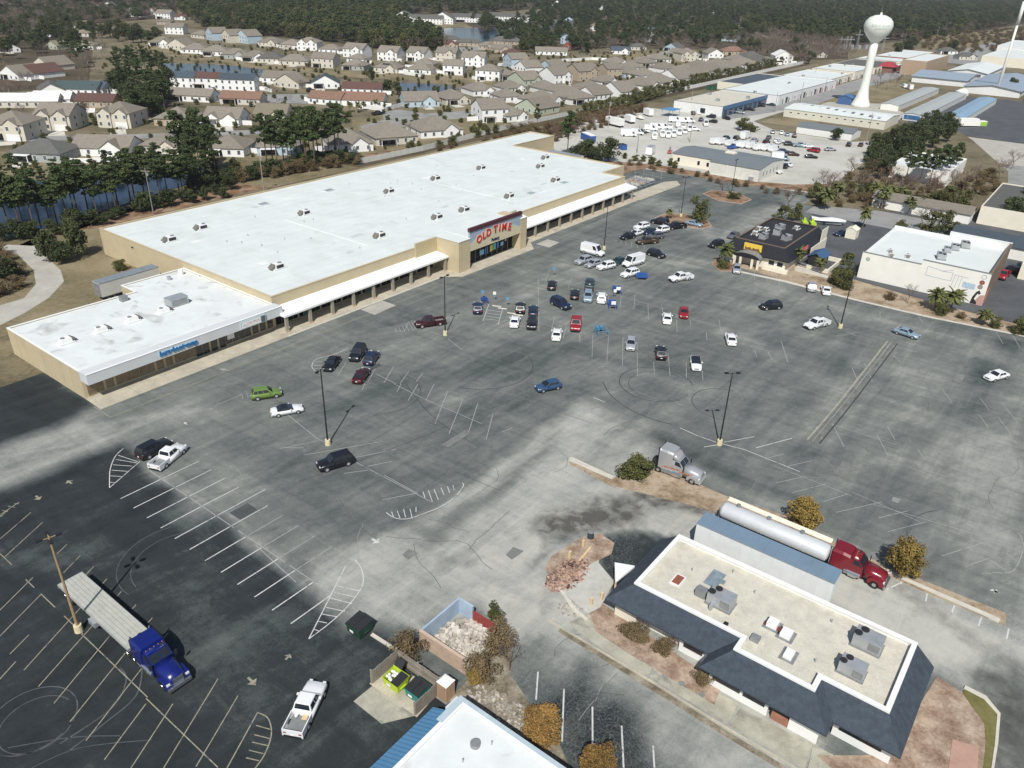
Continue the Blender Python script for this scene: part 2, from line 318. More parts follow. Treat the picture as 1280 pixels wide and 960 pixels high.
def inset(poly, t):
    n = len(poly); out = []
    for i in range(n):
        p0, p1, p2 = Vector(poly[i-1]), Vector(poly[i]), Vector(poly[(i+1) % n])
        e1 = (p1-p0).normalized(); e2 = (p2-p1).normalized(); n1 = Vector((-e1.y, e1.x)); n2 = Vector((-e2.y, e2.x))
        k = 1+n1.dot(n2); q = p1+(n1+n2)*(t/max(k, .3)); out.append((q.x, q.y))
    return out
def shell(T, poly, z, wm, rm, par=.45, t=.3, cm=None, z0=0.0):
    """walls as one ring with real thickness, a roof sheet sunk behind the parapet and a coping; poly counter-clockwise"""
    ins = inset(poly, t); n = len(poly)
    mb = MB(); mb.add([(x,y,z0) for x,y in poly]+[(x,y,z) for x,y in poly]+[(x,y,z) for x,y in ins]+[(x,y,z-par-.05) for x,y in ins],
        [(i,(i+1)%n,(i+1)%n+n,i+n) for i in range(n)]+[(i+n,(i+1)%n+n,(i+1)%n+2*n,i+2*n) for i in range(n)]+[(i+2*n,(i+1)%n+2*n,(i+1)%n+3*n,i+3*n) for i in range(n)])
    mb.obj('wall', wm, T)
    MB().add([(x,y,z-par) for x,y in inset(poly, t*.5)], [tuple(range(n))]).obj('roof', rm, T, fix=False)
    if cm:
        o = inset(poly, -.06); i_ = inset(poly, t+.05); mb = MB()
        mb.add([(x,y,z-.09) for x,y in o]+[(x,y,z+.05) for x,y in o]+[(x,y,z+.05) for x,y in i_]+[(x,y,z-.04) for x,y in i_],
            [(i,(i+1)%n,(i+1)%n+n,i+n) for i in range(n)]+[(i+n,(i+1)%n+n,(i+1)%n+2*n,i+2*n) for i in range(n)]+[(i+2*n,(i+1)%n+2*n,(i+1)%n+3*n,i+3*n) for i in range(n)])
        mb.obj('coping', cm, T)
_sc = [0]
def sheet(name, pts, z, m, parent=None, kind='structure', ab=True, **kw):
    """flat polygon; pts in the street grid"""
    _sc[0] += 1; z += .0013*(_sc[0] % 60)
    ps = [W(a, b, z) for a, b in pts]
    return MB().add(ps, [tuple(range(len(ps)))]).obj(name, m, parent, fix=False, kind=kind if parent is None else None, **kw)
def up(me_obj):
    me = me_obj.data
    for p in me.polygons:
        if p.normal.z < 0: p.flip()
    return me_obj
def pxsheet(name, pts, z, m, parent=None, **kw): return up(sheet(name, [gab(*p) for p in pts], z, m, parent, **kw))
def slab(name, pts, z0, z1, m, parent=None, px=True, kind='structure', **kw):
    ps = [gab(*p) for p in pts] if px else pts
    ps = [(W(*q).x, W(*q).y) for q in ps]
    return MB().prism(ps, z0, z1).obj(name, m, parent, kind=kind if parent is None else None, **kw)
ORD = ['first','second','third','fourth','fifth','sixth','seventh','eighth','ninth','tenth','eleventh','twelfth','thirteenth','fourteenth','fifteenth','sixteenth','seventeenth','eighteenth','nineteenth','twentieth',
 'twenty-first','twenty-second','twenty-third','twenty-fourth','twenty-fifth','twenty-sixth','twenty-seventh','twenty-eighth','twenty-ninth','thirtieth']
def ordn(i): return ORD[i] if i < len(ORD) else '%dth' % (i+1)
def strip(pts, w, z):
    """ribbon of width w along world points"""
    mb = MB(); L = []; Rr = []
    for i, p in enumerate(pts):
        a = pts[max(i-1, 0)]; b = pts[min(i+1, len(pts)-1)]; d = Vector((b[0]-a[0], b[1]-a[1])).normalized(); n = Vector((-d.y, d.x))*w/2
        L.append((p[0]+n.x, p[1]+n.y, z)); Rr.append((p[0]-n.x, p[1]-n.y, z))
    k = len(pts); mb.add(L+Rr, [(i+k, i+1+k, i+1, i) for i in range(k-1)]); return mb
def smooth(pts, n=6):
    out = []; P = [Vector(p) for p in pts]
    for i in range(len(P)-1):
        p0 = P[max(i-1,0)]; p1 = P[i]; p2 = P[i+1]; p3 = P[min(i+2, len(P)-1)]
        for k in range(n):
            t = k/n; out.append(.5*((2*p1)+(p2-p0)*t+(2*p0-5*p1+4*p2-p3)*t*t+(3*p1-p0-3*p2+p3)*t**3))
    out.append(P[-1]); return out
# ================================================================== GROUND
up(MB().add([(-9000,-300,0),(9000,-300,0),(9000,12000,0),(-9000,12000,0)], [(0,1,2,3)]).obj('ground', M_GROUND, None, fix=False, kind='structure'))
# worn asphalt of the shopping-centre lots: a fine sheet that carries how worn and how cracked each spot is
A0, A1, B0, B1 = -40, 262, -75, 140
na, nb = A1-A0+1, B1-B0+1
aa, bb = np.meshgrid(np.arange(A0, A1+1, dtype=float), np.arange(B0, B1+1, dtype=float), indexing='ij')
ja = aa+.35*(np.sin(bb*.61+aa*.13)+.8*np.sin(bb*.23+1.3)+.6*np.sin(aa*.9+bb*.37)); jb = bb+.35*(np.sin(aa*.57+bb*.17)+.8*np.sin(aa*.21+.4)+.6*np.sin(bb*.83-aa*.31))
wear = np.full(aa.shape, .43); crack = np.full(aa.shape, .0); stainv = np.zeros(aa.shape)
def dseg(p, q):
    d = (q[0]-p[0], q[1]-p[1]); l2 = d[0]**2+d[1]**2+1e-9
    t = np.clip(((ja-p[0])*d[0]+(jb-p[1])*d[1])/l2, 0, 1); return np.hypot(ja-p[0]-t*d[0], jb-p[1]-t*d[1])
def stroke(field, pts, wd, val, soft=1.5, k=1.0):
    P = [gab(*p) for p in pts]; d = np.minimum.reduce([dseg(P[i], P[i+1]) for i in range(len(P)-1)]) if len(P) > 1 else np.hypot(ja-P[0][0], jb-P[0][1])
    t = np.clip((wd/2+soft/2-d)/max(soft, .01), 0, 1); t = t*t*(3-2*t)*k; field[:] = field*(1-t)+val*t
def area(field, pts, val, soft=1.5, k=1.0, px=True):
    P = [gab(*p) for p in pts] if px else pts; n = len(P); ins = np.zeros(aa.shape, bool)
    for i in range(n):
        (x1, y1), (x2, y2) = P[i], P[(i+1) % n]
        if y1 == y2: continue
        c = ((y1 > jb) != (y2 > jb)) & (ja < (x2-x1)*(jb-y1)/(y2-y1)+x1); ins ^= c
    d = np.minimum.reduce([dseg(P[i], P[(i+1) % n]) for i in range(n)]); sdist = np.where(ins, -d, d)
    t = np.clip((soft/2-sdist)/max(soft, .01), 0, 1); t = t*t*(3-2*t)*k; field[:] = field*(1-t)+val*t
def front(pts): return pts
area(wear, [(150,545),(340,440),(560,360),(740,290),(860,340),(1000,380),(1110,430),(1000,560),(700,510),(400,700),(165,575)], .46, 6)
area(wear, [(-120,640),(0,597),(110,560),(150,548),(170,577),(250,628),(350,715),(395,735),(470,790),(560,870),(620,990),(-200,1100)], .135, 1.2)     # newer black lot
area(wear, [(-100,520),(-100,430),(20,450),(110,500),(118,512),(80,535),(0,570)], .15, 3)
area(wear, [(0,560),(40,545),(110,515),(150,512),(160,548),(90,575),(-20,625),(-90,640)], .64, 5)
stroke(wear, [(-60,610),(60,560),(140,530),(230,515)], 7, .63, 7)
stroke(wear, [(150,520),(400,410),(560,350),(800,260),(850,238)], 5, .48, 5)
stroke(wear, [(175,575),(250,628),(330,685),(430,765)], 1.2, .62, 3)
stroke(wear, [(240,640),(330,600)], 4, .5, 6)
# the light drive between the two lots
area(wear, [(388,692),(430,682),(500,660),(560,628),(600,600),(660,560),(720,525),(755,508),(800,540),(835,560),(800,620),(720,582),(712,590),(690,690),(640,720),(560,790),(520,800),(480,770),(430,790),(400,760),(392,720)], .68, 1.2)
area(wear, [(712,575),(755,600),(830,612),(900,640),(880,690),(800,700),(700,670),(620,745),(560,760),(600,690),(660,620)], .76, 4)
area(wear, [(640,720),(700,680),(760,700),(790,760),(900,830),(1040,930),(1010,990),(850,960),(640,820),(600,770)], .72, 3)
area(wear, [(640,815),(660,790),(720,800),(740,850),(790,880),(900,990),(640,1000)], .38, 5)
area(crack, [(620,800),(660,780),(760,830),(900,990),(600,1000)], .75, 4)
area(wear, [(600,745),(690,725),(735,770),(700,790),(650,800),(610,770)], .78, 1.5)
area(wear, [(670,780),(730,790),(1010,960),(940,1000),(820,960),(700,850)], .66, 4)
area(wear, [(680,880),(735,830),(800,905),(820,1000),(700,1000)], .24, 4)
# drive behind the restaurant and on to the right
area(wear, [(880,620),(1000,650),(1110,700),(1250,775),(1400,850),(1400,1060),(1250,1000),(1235,880),(1170,840),(1050,760),(880,660)], .80, 3)
area(wear, [(1170,830),(1240,870),(1250,1000),(1400,1060),(1400,900),(1290,840)], .45, 6)
stroke(wear, [(755,505),(850,570),(1000,640),(1150,712),(1300,790)], 6, .56, 5)
stroke(wear, [(820,545),(905,590),(1000,630)], 3, .34, 3)
stroke(wear, [(760,490),(620,600),(560,640),(470,700)], 3, .74, 5)
stroke(wear, [(700,545),(620,610),(540,670)], 1.6, .50, 3)
# right-hand lot
area(wear, [(1110,440),(1300,400),(1500,460),(1500,800),(1250,760),(1000,640),(1015,552)], .47, 6)
stroke(wear, [(1260,430),(1180,560),(1130,640)], 3, .25, 6); stroke(wear, [(1000,500),(1150,540),(1290,570)], 2.5, .30, 4)
stroke(wear, [(1240,560),(1200,620),(1260,700)], 14, .58, 12); stroke(wear, [(1110,432),(1060,490),(1010,552)], 5, .52, 3)
stroke(wear, [(1128,432),(1165,470),(1130,520)], 10, .55, 8)
# far lot
stroke(wear, [(830,255),(900,300),(960,270),(1000,250)], 8, .60, 10); stroke(wear, [(790,330),(880,330),(1000,375),(1200,425),(1300,470)], 7, .54, 8)
stroke(wear, [(700,330),(820,375),(960,440)], 3, .58, 5, .8); stroke(wear, [(560,420),(720,440),(900,470)], 3, .34, 5, .8)
stroke(wear, [(640,350),(700,405),(860,490)], 2, .56, 4, .7); stroke(wear, [(800,235),(950,250)], 14, .40, 6)
for p in [((470,480),(560,540),(640,470)), ((300,560),(420,600),(560,590)), ((980,430),(1090,470)), ((1000,560),(1120,600)), ((640,440),(760,500)), ((400,520),(520,480),(700,430)), ((380,660),(500,640))]:
    stroke(wear, p, 4, .34, 9, .8)
for p in [((1050,590),(1230,560)), ((860,480),(960,500)), ((560,500),(700,470)), ((250,560),(330,640),(400,690)), ((660,395),(600,430)), ((1030,470),(1080,540)), ((1150,480),(1270,500)), ((720,350),(640,370)),((930,380),(1050,430))]:
    stroke(wear, p, 3, .58, 8, .75)
for p, wd, k in [([(700,655),(740,645),(770,640)], 6.5, 1.0), ([(660,705),(700,668)], 1.5, .6), ([(800,620),(850,628),(900,640)], 3.4, .9), ([(770,645),(850,628)], 2, .8), ([(1240,860),(1262,900),(1255,960)], 5, .7),
    ([(700,730),(690,760)], 2, .5), ([(1110,725),(1180,770),(1290,850)], 3, .5), ([(560,710),(590,700)], 3, .5), ([(610,650),(640,670)], 3, .4)]:
    stroke(stainv, p, wd, k, wd*.9)
stroke(wear, [(100,640),(110,700),(60,760)], 5, .17, 9); stroke(wear, [(225,720),(300,860),(400,930)], 5, .20, 9); stroke(wear, [(0,690),(80,700),(110,690)], 3, .30, 6); stroke(wear, [(230,830),(280,800),(330,760)], 3, .34, 5); stroke(wear, [(330,760),(400,790),(470,870)], 5, .24, 8)
area(wear, [(752,668),(800,663),(845,668),(850,690),(795,732),(768,742),(746,704)], .17, 1.5); area(crack, [(752,668),(800,664),(800,700),(768,728),(746,704)], .8, 2)
me = bpy.data.meshes.new('parking_lot')
vs = np.stack([aa*CT-bb*ST, aa*ST+bb*CT, np.full(aa.shape, .03)], -1).reshape(-1, 3)
idx = np.arange(na*nb).reshape(na, nb); qd = np.stack([idx[:-1,:-1], idx[1:,:-1], idx[1:,1:], idx[:-1,1:]], -1).reshape(-1, 4)
# the lot ends where grass, beds and yards begin
lot_poly = [(-40,-75),(262,-75),(262,18),(172,18),(172,48),(205,52),(262,80),(244,92),(242,126),(228,128),(226,140),(205,140),(205,118),(43,118),(43,126),(-40,131)]
qa = .25*(aa[:-1,:-1]+aa[1:,:-1]+aa[1:,1:]+aa[:-1,1:]).ravel(); qb = .25*(bb[:-1,:-1]+bb[1:,:-1]+bb[1:,1:]+bb[:-1,1:]).ravel()
ins = np.zeros(qa.shape, bool)
for i in range(len(lot_poly)):
    (x1, y1), (x2, y2) = lot_poly[i], lot_poly[(i+1) % len(lot_poly)]
    if y1 != y2: ins ^= ((y1 > qb) != (y2 > qb)) & (qa < (x2-x1)*(qb-y1)/(y2-y1)+x1)
me.from_pydata(vs.tolist(), [], qd[ins].tolist()); me.materials.append(M_ASPH)
ca = me.color_attributes.new('wear', 'FLOAT_COLOR', 'POINT')
ca.data.foreach_set('color', np.stack([wear, crack, stainv, np.ones(aa.shape)], -1).reshape(-1).astype(np.float32)); me.update()
LOT = put('parking_lot', me, kind='structure')

# ------------------------------------------------------------------ painted lines
def line(p, q, wd=.12, m=M_LINEW, snap=True, z=.036):
    a, b = gab(*p), gab(*q)
    if snap:
        if abs(a[0]-b[0]) > 6*abs(a[1]-b[1]): k = (a[1]+b[1])/2; a, b = (a[0], k), (b[0], k)
        elif abs(a[1]-b[1]) > 6*abs(a[0]-b[0]): k = (a[0]+b[0])/2; a, b = (k, a[1]), (k, b[1])
    lineab(a, b, wd, m, z)
_lc = [0]
def lineab(a, b, wd=.12, m=M_LINEW, z=.036):
    pa, pb = W(*a), W(*b); _lc[0] += 1
    up(strip([(pa.x, pa.y), (pb.x, pb.y)], wd, z+.0012*(_lc[0] % 5)).obj('painted_line', m, LOT, fix=False))
# white double row beside the spine at a = 38.9
for k in range(12):
    b = 85.1-3.0*k; lineab((33.4, b), (38.75, b), .14); lineab((39.05, b), (44.2-.02*k if k != 4 else 46, b-.05), .11, M_LINEW if k < 6 else M_LINEF)
for k in range(4): lineab((38.9, 88-6*k*1.6), (38.9, 88-6*(k+1)*1.6+.8), .11, M_LINEF)
lineab((38.9, 49.6), (38.9, 47), .11, M_LINEF)
# hatched noses: curved edge with bars
def hatch(curve, straight, bars, m, wd=.11):
    P = smooth([g(*p).to_2d() for p in curve], 5); up(strip(P, wd, .045).obj('hatch_edge', m, LOT, fix=False))
    if straight: line(straight[0], straight[1], wd, m, False, .044)
    for p, q in bars: line(p, q, wd*.85, m, False, .039)
Z = lambda ox, oy, L: [((a/4+ox, b/4+oy), (c/4+ox, d/4+oy)) for a, b, c, d in L]
hatch([(154,561),(144,571),(138,586),(137,598),(137,610)], ((137,610),(175,577)), Z(0,480,[(590,357,690,390),(580,378,685,396),(565,405,662,412),(558,432,637,438),(552,460,607,464),(548,492,575,494)]), M_LINEW)
hatch([(444,700),(452,712),(454,728),(446,744),(430,763),(410,781),(386,799)], ((386,799),(432,708)), Z(320,720,[(405,50,525,78),(390,83,500,108),(368,110,482,140),(350,158,445,178),(332,192,405,205),(312,228,355,236),(288,268,312,275)]), M_LINEW)
hatch([(483,641),(490,646),(500,649),(513,648),(530,642),(550,634),(568,622),(579,608),(578,604)], None, Z(320,480,[(678,640,688,668),(706,635,720,672),(738,628,748,668),(770,625,780,668),(835,540,845,570),(862,533,882,590),(890,527,912,580),(925,520,940,556),(957,512,968,545),(985,508,990,530),(800,615,800,640)]), M_LINEW)
hatch([(322,891),(334,897),(339,910),(338,925),(330,945),(318,962)], ((322,891),(283,962)), Z(320,720,[(0,748,70,768),(-8,795,72,815),(-20,832,60,850),(-35,872,38,890),(-50,910,15,925)]), M_LINEY)
hatch([(24,628),(12,636),(2,645),(-10,655)], ((24,628),(-12,652)), Z(0,480,[(72,600,95,600),(40,612,75,618),(10,632,40,640),(-20,655,12,662)]), M_LINEY)
hatch([(303,492),(296,496),(270,507),(262,513)], None, Z(320,480,[(-70,55,-65,75),(-45,45,-40,68),(-18,38,-12,58)]), M_LINEF, .1)
hatch([(517,400),(510,404),(505,414),(490,414)], None, Z(320,240,[(780,650,800,690),(765,655,788,693),(748,660,765,697),(730,668,745,700),(712,672,724,702),(695,680,703,704)]), M_LINEF, .1)
hatch([(436,436),(415,444),(396,449),(390,457),(393,463),(402,467)], None, Z(320,240,[(300,850,330,850),(290,868,328,866),(290,885,326,884)]), M_LINEW, .1)
hatch([(1262,663),(1274,668),(1279,684),(1271,708),(1261,716),(1240,716)], None, Z(960,480,[(1080,785,1135,825),(1190,845,1240,885),(1150,865,1210,910),(1110,880,1180,930)]), M_LINEF, .11)
for p, q in Z(0, 720, [(407,155,120,472),(487,222,192,555),(555,293,270,638),(640,370,350,730),(715,455,430,825),(730,640,522,920),(865,640,655,962),(1090,515,818,962),(1190,600,980,955),(205,93,-10,312),(145,295,50,392),
        (165,8,-10,182),(535,15,512,40),(607,78,585,103),(680,145,660,168),(762,210,738,237),(840,287,818,312),(322,200,345,225)]): line(p, q, .10, M_LINEY)
for p, q in Z(0, 720, [(345,222,412,290),(412,290,735,610),(735,610,1085,962),(130,18,170,60),(205,90,275,158)]): line(p, q, .10, M_LINEY)
for p, q in Z(0, 480, [(155,643,-10,785),(213,693,25,865),(335,803,285,850),(402,858,318,945),(470,912,430,955),(0,850,60,905)]): line(p, q, .10, M_LINEY)
# row of parallel stalls beyond the lower-left rows
for k in range(7): line((-10-9*k, 860+10*k), (20-9*k, 827+10*k), .11, M_LINEY)
# lane line along the storefronts and the hatched corner
lineab((42.6, 104.8), (141, 104.5), .13, M_LINEY); lineab((141, 103.8), (228, 106.2), .1, M_LINEF); lineab((42.6, 104.8), (42.6, 109.6), .13, M_LINEY)
# faded stalls of the main lot
for p, q in [((480,594),(522,617)), ((396,548),(406,553)),((345,507),(396,548)),((443,577),(540,628)),((320,682),(370,728)),
             ((380,560),(352,560)),((350,561),(400,551)),((380,569),(478,552)),((445,572),(495,562)),((460,583),(490,577)),((478,625),(520,617)),((430,592),(460,588))]: line(p, q, .10, M_LINEF, False)
for a, b, c, d in [(635,78,575,130),(703,10,640,40)]: pass
for p, q in Z(320, 480, [(1035,75,965,250),(930,110,895,200),(1110,95,1060,250),(1185,150,1150,280),(960,35,930,110),(810,0,760,85),(890,0,850,85),(725,0,705,40),(545,0,530,30),(850,80,1130,200),(690,0,850,80),(1280,220,1230,240)]): line(p, q, .10, M_LINEF, False)
for p, q in Z(320, 240, [(610,860,560,950),(690,870,640,955),(765,895,720,960),(460,775,400,815),(450,850,410,920),(600,910,700,960),(835,905,800,950),(850,690,920,715),(960,735,1030,790)]): line(p, q, .10, M_LINEF, False)
# angled stalls in the middle of the lot: three rows, lines running towards the camera
for p, q in Z(640, 240, [(188,385,168,450),(300,420,282,478),(425,425,400,480),(485,520,478,570),(550,475,540,580),(615,515,610,585),(680,555,682,640),(748,560,757,625),(820,610,826,700),(893,640,893,670),(970,700,975,740),
   (213,625,198,690),(275,655,255,735),(345,660,335,750),(405,715,400,825),(483,710,474,850),(555,725,552,870),(625,750,628,920),(708,850,712,910),(780,810,790,920),(870,850,872,930),(950,890,955,940),(1035,640,1045,700),(1210,790,1225,825),
   (1212,360,1212,440),(1275,400,1275,450),(1150,390,1150,420),(130,430,135,700),(520,240,520,250),(545,240,545,260),(570,245,570,268),(596,248,598,275),(625,258,628,280),(660,265,662,285),(180,250,190,285)]): line(p, q, .09, M_LINEF, False)
for p, q in Z(640, 240, [(90,420,480,505),(540,520,760,585),(780,600,1050,680),(1050,700,1280,770),(130,650,230,690),(410,740,480,715),(560,550,700,575)]): line(p, q, .09, M_LINEF, False)
# disabled-bay bars
for p, q in Z(320, 240, [(1165,560,1135,645),(1235,580,1210,665),(1150,590,1225,600),(1145,605,1220,615),(1143,620,1218,630),(1140,635,1213,643)]): line(p, q, .1, M_LINEW, False)
for p, q in Z(960, 240, [(50,430,58,470),(65,745,100,855),(0,800,20,840),(420,880,450,950),(340,720,460,700),(380,690,440,720),(630,770,740,800),(740,605,775,655),(910,795,1030,825),(1140,700,1175,760),(1225,720,1260,780),(480,855,520,940),(560,600,560,640),(630,820,660,850)]): line(p, q, .1, M_LINEF, False)
for p, q in Z(960, 480, [(340,643,570,590),(555,670,700,635),(598,740,790,690),(40,495,175,465),(80,415,220,385),(0,370,80,350),(120,545,290,500),(275,590,400,550),(320,195,380,315),(595,210,635,280),(545,255,600,360),(260,250,270,280),(748,325,772,365),(1170,98,1250,195),(1060,70,1105,130),(1050,150,1105,220),(1150,165,1215,255),(870,25,920,95),(870,860,1090,790),(30,410,420,560),(520,600,1200,800),(420,540,760,690),(310,200,660,310),(1010,905,1110,870),(1085,945,1120,950)]): line(p, q, .09, M_LINEF, False)
for p, q in [((895,553),(930,562)), ((872,545),(895,553)), ((905,553),(943,546)), ((880,559),(898,556)), ((930,562),(1000,590)), ((850,535),(872,545)), ((756,503),(742,497)), ((945,560),(990,548))]: line(p, q, .12, M_LINEW, False)
for p, q in [((1108,737),(1130,727)), ((1128,719),(1126,730)), ((1159,742),(1157,752)), ((1193,757),(1189,768)), ((1227,771),(1223,783)), ((1261,786),(1258,799)), ((814,600),(805,612))]: line(p, q, .16, M_LINEW, False)
for p, q in Z(640, 720, [(130,480,120,620),(402,655,403,860),(548,750,558,960),(705,850,712,960),(260,565,250,830)]): line(p, q, .15, M_LINEW, False)
# arrows on the asphalt
def arrow(p, q, m, s=1.0):
    A, B = g(*p), g(*q); d = (B-A).normalized(); n = Vector((-d.y, d.x, 0)); L = (B-A).length; z = .048
    f = lambda u, v: (A.x+d.x*u+n.x*v, A.y+d.y*u+n.y*v, z)
    up(MB().face(f(0,-.12*s), f(L*.5,-.12*s), f(L*.5,-.5*s), f(L,0), f(L*.5,.5*s), f(L*.5,.12*s), f(0,.12*s)).obj('painted_arrow', m, LOT, fix=False))
arrow((465,674),(474,679), M_LINEW, 1.2); arrow((45,620),(50,625), M_LINEY, 1.0); arrow((90,605),(84,601), M_LINEY, 1.0); arrow((310,847),(320,857), M_LINEY, 1.0); arrow((357,825),(363,818), M_LINEY, .9); arrow((288,464),(274,461), M_LINEF, .8)
arrow((234,531),(230,528), M_LINEW, .6); arrow((1239,737),(1248,741), M_LINEW, 1.0); arrow((1237,738),(1249,741), M_LINEW, .5)
# wheel marks: rings and arcs
def mark(pts, m, wd=.16): 
    P = smooth([g(*p).to_2d() for p in pts], 5); up(strip(P, wd, .034).obj('tyre_mark', m, LOT, fix=False))
def ring(cx, cy, r, m, a0=0, a1=360, wd=.16):
    c = g(cx, cy); P = [(c.x+r*math.cos(R_(t)), c.y+r*math.sin(R_(t))) for t in np.linspace(a0, a1, 30)]; up(strip(P, wd, .0335).obj('tyre_mark', m, LOT, fix=False))
ring(820,480,6.0,M_SKIDD,0,300,.18); ring(824,482,5.0,M_SKIDD,40,330,.12); ring(905,505,5,M_SKIDD,60,260,.15); ring(600,455,9,M_SKIDD,250,400,.2); ring(470,490,7,M_SKIDD,280,420,.15); ring(860,480,14,M_SKIDD,180,250,.2)
ring(40,900,3.6,M_SKIDL,0,340,.12); ring(46,905,3.0,M_SKIDL,60,360,.1); ring(225,700,6.5,M_SKIDL,120,240,.1); ring(228,703,5.3,M_SKIDL,110,230,.1); ring(1225,690,8,M_SKIDL,100,200,.15)
mark([(150,835),(158,850),(140,885),(75,930)], M_SKIDL, .13); mark([(178,835),(170,870),(130,905),(85,940)], M_SKIDL, .13); mark([(10,935),(90,922),(150,920)], M_SKIDL, .08); mark([(40,960),(100,935),(190,925)], M_SKIDL, .08)
mark([(500,470),(540,520),(600,560)], M_SKIDD, .15); mark([(380,600),(480,565),(640,500),(700,470)], M_SKIDD, .12)

# ------------------------------------------------------------------ walks, kerbs, islands, yards
slab('sidewalk', [(42.8,107.9),(118,107.6),(121,104.4),(146.5,104),(150,107.6),(204,107.6),(204,115),(43,115)], 0, .13, M_CONC, px=False)
slab('sidewalk', [(204,107.2),(229,106.8),(233,110),(229,112.5),(204,112.8)], 0, .12, M_CONC, px=False)
for q in range(30):
    a = 43.5+5.4*q
    if a < 203: up(strip([tuple(W(a,107.9).to_2d()), tuple(W(a,112.4).to_2d())], .05, .135).obj('slab_joint', M_METALD, None, fix=False, kind='structure'))
slab('kerb', [(77,108),(118,107.75),(118,107.45),(77,107.7)], 0, .15, M_CONCW, px=False)
for a, b, n in [(94,103.5,6),(150,102,5)]: up(sheet('concrete_patch', [(a,b),(a+n,b+.3),(a+n,b+4),(a,b+3.9)], .041, M_TRACK, LOT))
# bed and gravel on the left behind the wing
pxsheet('grass', [(-80,455),(12,425),(128,320),(210,335),(150,375),(0,450),(-40,490)], .035, M_LAWN)
pxsheet('grass', [(-60,330),(0,310),(40,280),(128,285),(135,345),(110,390),(5,420),(-100,460)], .02, M_LAWN)
pxsheet('dirt_track', [(-60,405),(-10,385),(30,373),(45,355),(42,338),(22,318),(-20,318),(10,306),(48,308),(62,325),(76,338),(80,352),(62,372),(30,392),(-10,412),(-60,425)], .045, M_TRACK)
pxsheet('bank', [(-60,318),(60,300),(130,275),(260,232),(420,190),(640,148),(640,165),(430,212),(260,252),(128,285),(60,290),(40,310),(-60,345)], .03, M_MULCH)
# brown verge between the two lots at the bottom right and its kerbs
slab('verge', [(760,604),(780,590),(830,586),(905,620),(1000,652),(1030,672),(1100,705),(1258,768),(1256,782),(1150,738),(1085,708),(1010,678),(900,640),(880,636),(800,616),(765,607)], 0, .14, M_STRAW)
slab('verge', [(711,574),(716,576),(775,606),(768,610),(712,580)], 0, .16, M_STRAW)
slab('kerb', [(712,573),(716,573),(768,597),(764,600),(711,577)], 0, .2, M_CONCW)
slab('kerb', [(1085,707),(1087,704),(1250,775),(1248,779)], 0, .2, M_CONCW)
up(pxsheet('grass', [(1015,540),(1020,540),(1028,530),(1118,425),(1112,424),(1020,525)], .05, M_STRAW)) if 0 else None
slab('kerb', [(1015,552),(1016.2,552),(1057,503),(1115,428),(1113.6,428),(1055.6,503)], 0, .1, M_ROAD)
for off, wd, mm in ((-1.0,.22,mat('scar_dark', (.045,.05,.05), .9, .3, .8)),(.75,.3,mat('scar_pale', (.30,.285,.22), .9, .3, .8)),(0,1.1,mat('scar_grey', (.15,.155,.14), .9, .35, .6))):
    P_ = [g(1015.5,552).to_2d(), g(1056.5,503).to_2d(), g(1114.5,428).to_2d()]; d_ = (P_[2]-P_[0]).normalized(); n_ = Vector((-d_.y, d_.x))*off
    up(strip(smooth([p+n_ for p in P_], 6), wd, .05+abs(off)*.004).obj('old_kerb_scar', mm, LOT, fix=False))
# long kerb and verge on the far side of the lot, in front of the mural building
slab('verge', [(172.6,61.5),(176,60),(180,48),(178,38),(175,20),(173,-20),(171,-70),(167,-70),(168.5,-20),(169,3),(166.5,20),(166,34),(167,50),(168,61)], 0, .13, M_STRAW, px=False)
slab('kerb', [(166.8,61.5),(166.4,61.5),(165.4,50),(164.6,34),(165.0,20),(167.4,3),(167.0,-20),(165.5,-70),(166,-70),(167.6,-20),(168,3),(165.6,20),(165.2,34),(166,50)][:0] or [(165.0,61),(165.6,61),(166.8,50),(166.0,34),(166.5,20),(169.0,3),(168.5,-20),(167.4,-70),(166.9,-70),(168,-20),(168.5,3),(166,20),(165.4,34),(165.8,50)], 0, .16, M_CONCW, px=False)
up(sheet('side_road', [(176,60),(180,48),(178,38),(175,20),(173,-20),(171,-70),(262,-70),(262,60),(238,66),(205,60)], .04, M_ROADD))
up(sheet('parking_pad', [(226,30),(243,30),(243,66),(226,66)], .05, M_ROAD))
# walks and beds round the empty restaurant
slab('walk_slab', [(752,780),(762,772),(882,852),(874,864)], 0, .06, M_CONCG) if 0 else None
slab('planting_bed', [(736,766),(741,752),(756,757),(880,842),(900,862),(893,882),(800,826),(745,790)], 0, .10, M_BED)
slab('walk_slab', [(712,778),(736,768),(752,782),(745,790),(800,828),(816,830),(812,842),(800,845),(722,790)], 0, .09, M_CONCG)
slab('walk_slab', [(818,834),(828,834),(921,879),(923,884),(908,906),(812,847)], 0, .09, M_CONCG)
slab('walk_slab', [(925,886),(1014,930),(1006,962),(911,907)], 0, .09, M_CONCG)
slab('walk_slab', [(1016,931),(1090,970),(1075,1000),(1009,964)], 0, .09, M_CONCG)
slab('kerb', [(684,775.6),(685,774.6),(812,850),(908,909.6),(1009.5,968.5),(1008.5,970.2),(907,911.4),(810,851.8)], 0, .14, M_CONC)
up(pxsheet('kerb_litter', [(700,786),(812,853),(908,914),(1004,972),(1000,978),(903,919),(806,858),(698,790)], .05, M_LEAFD))
slab('planting_bed', [(1171,846),(1240,890),(1243,920),(1236,1000),(1085,1000),(1020,945),(1110,945)], 0, .10, M_BED)
slab('grass_edge', [(1206,861),(1230,875),(1246,893),(1243,930),(1232,1000),(1224,1000),(1232,930),(1230,905),(1203,868)], .02, .13, M_GRASS)
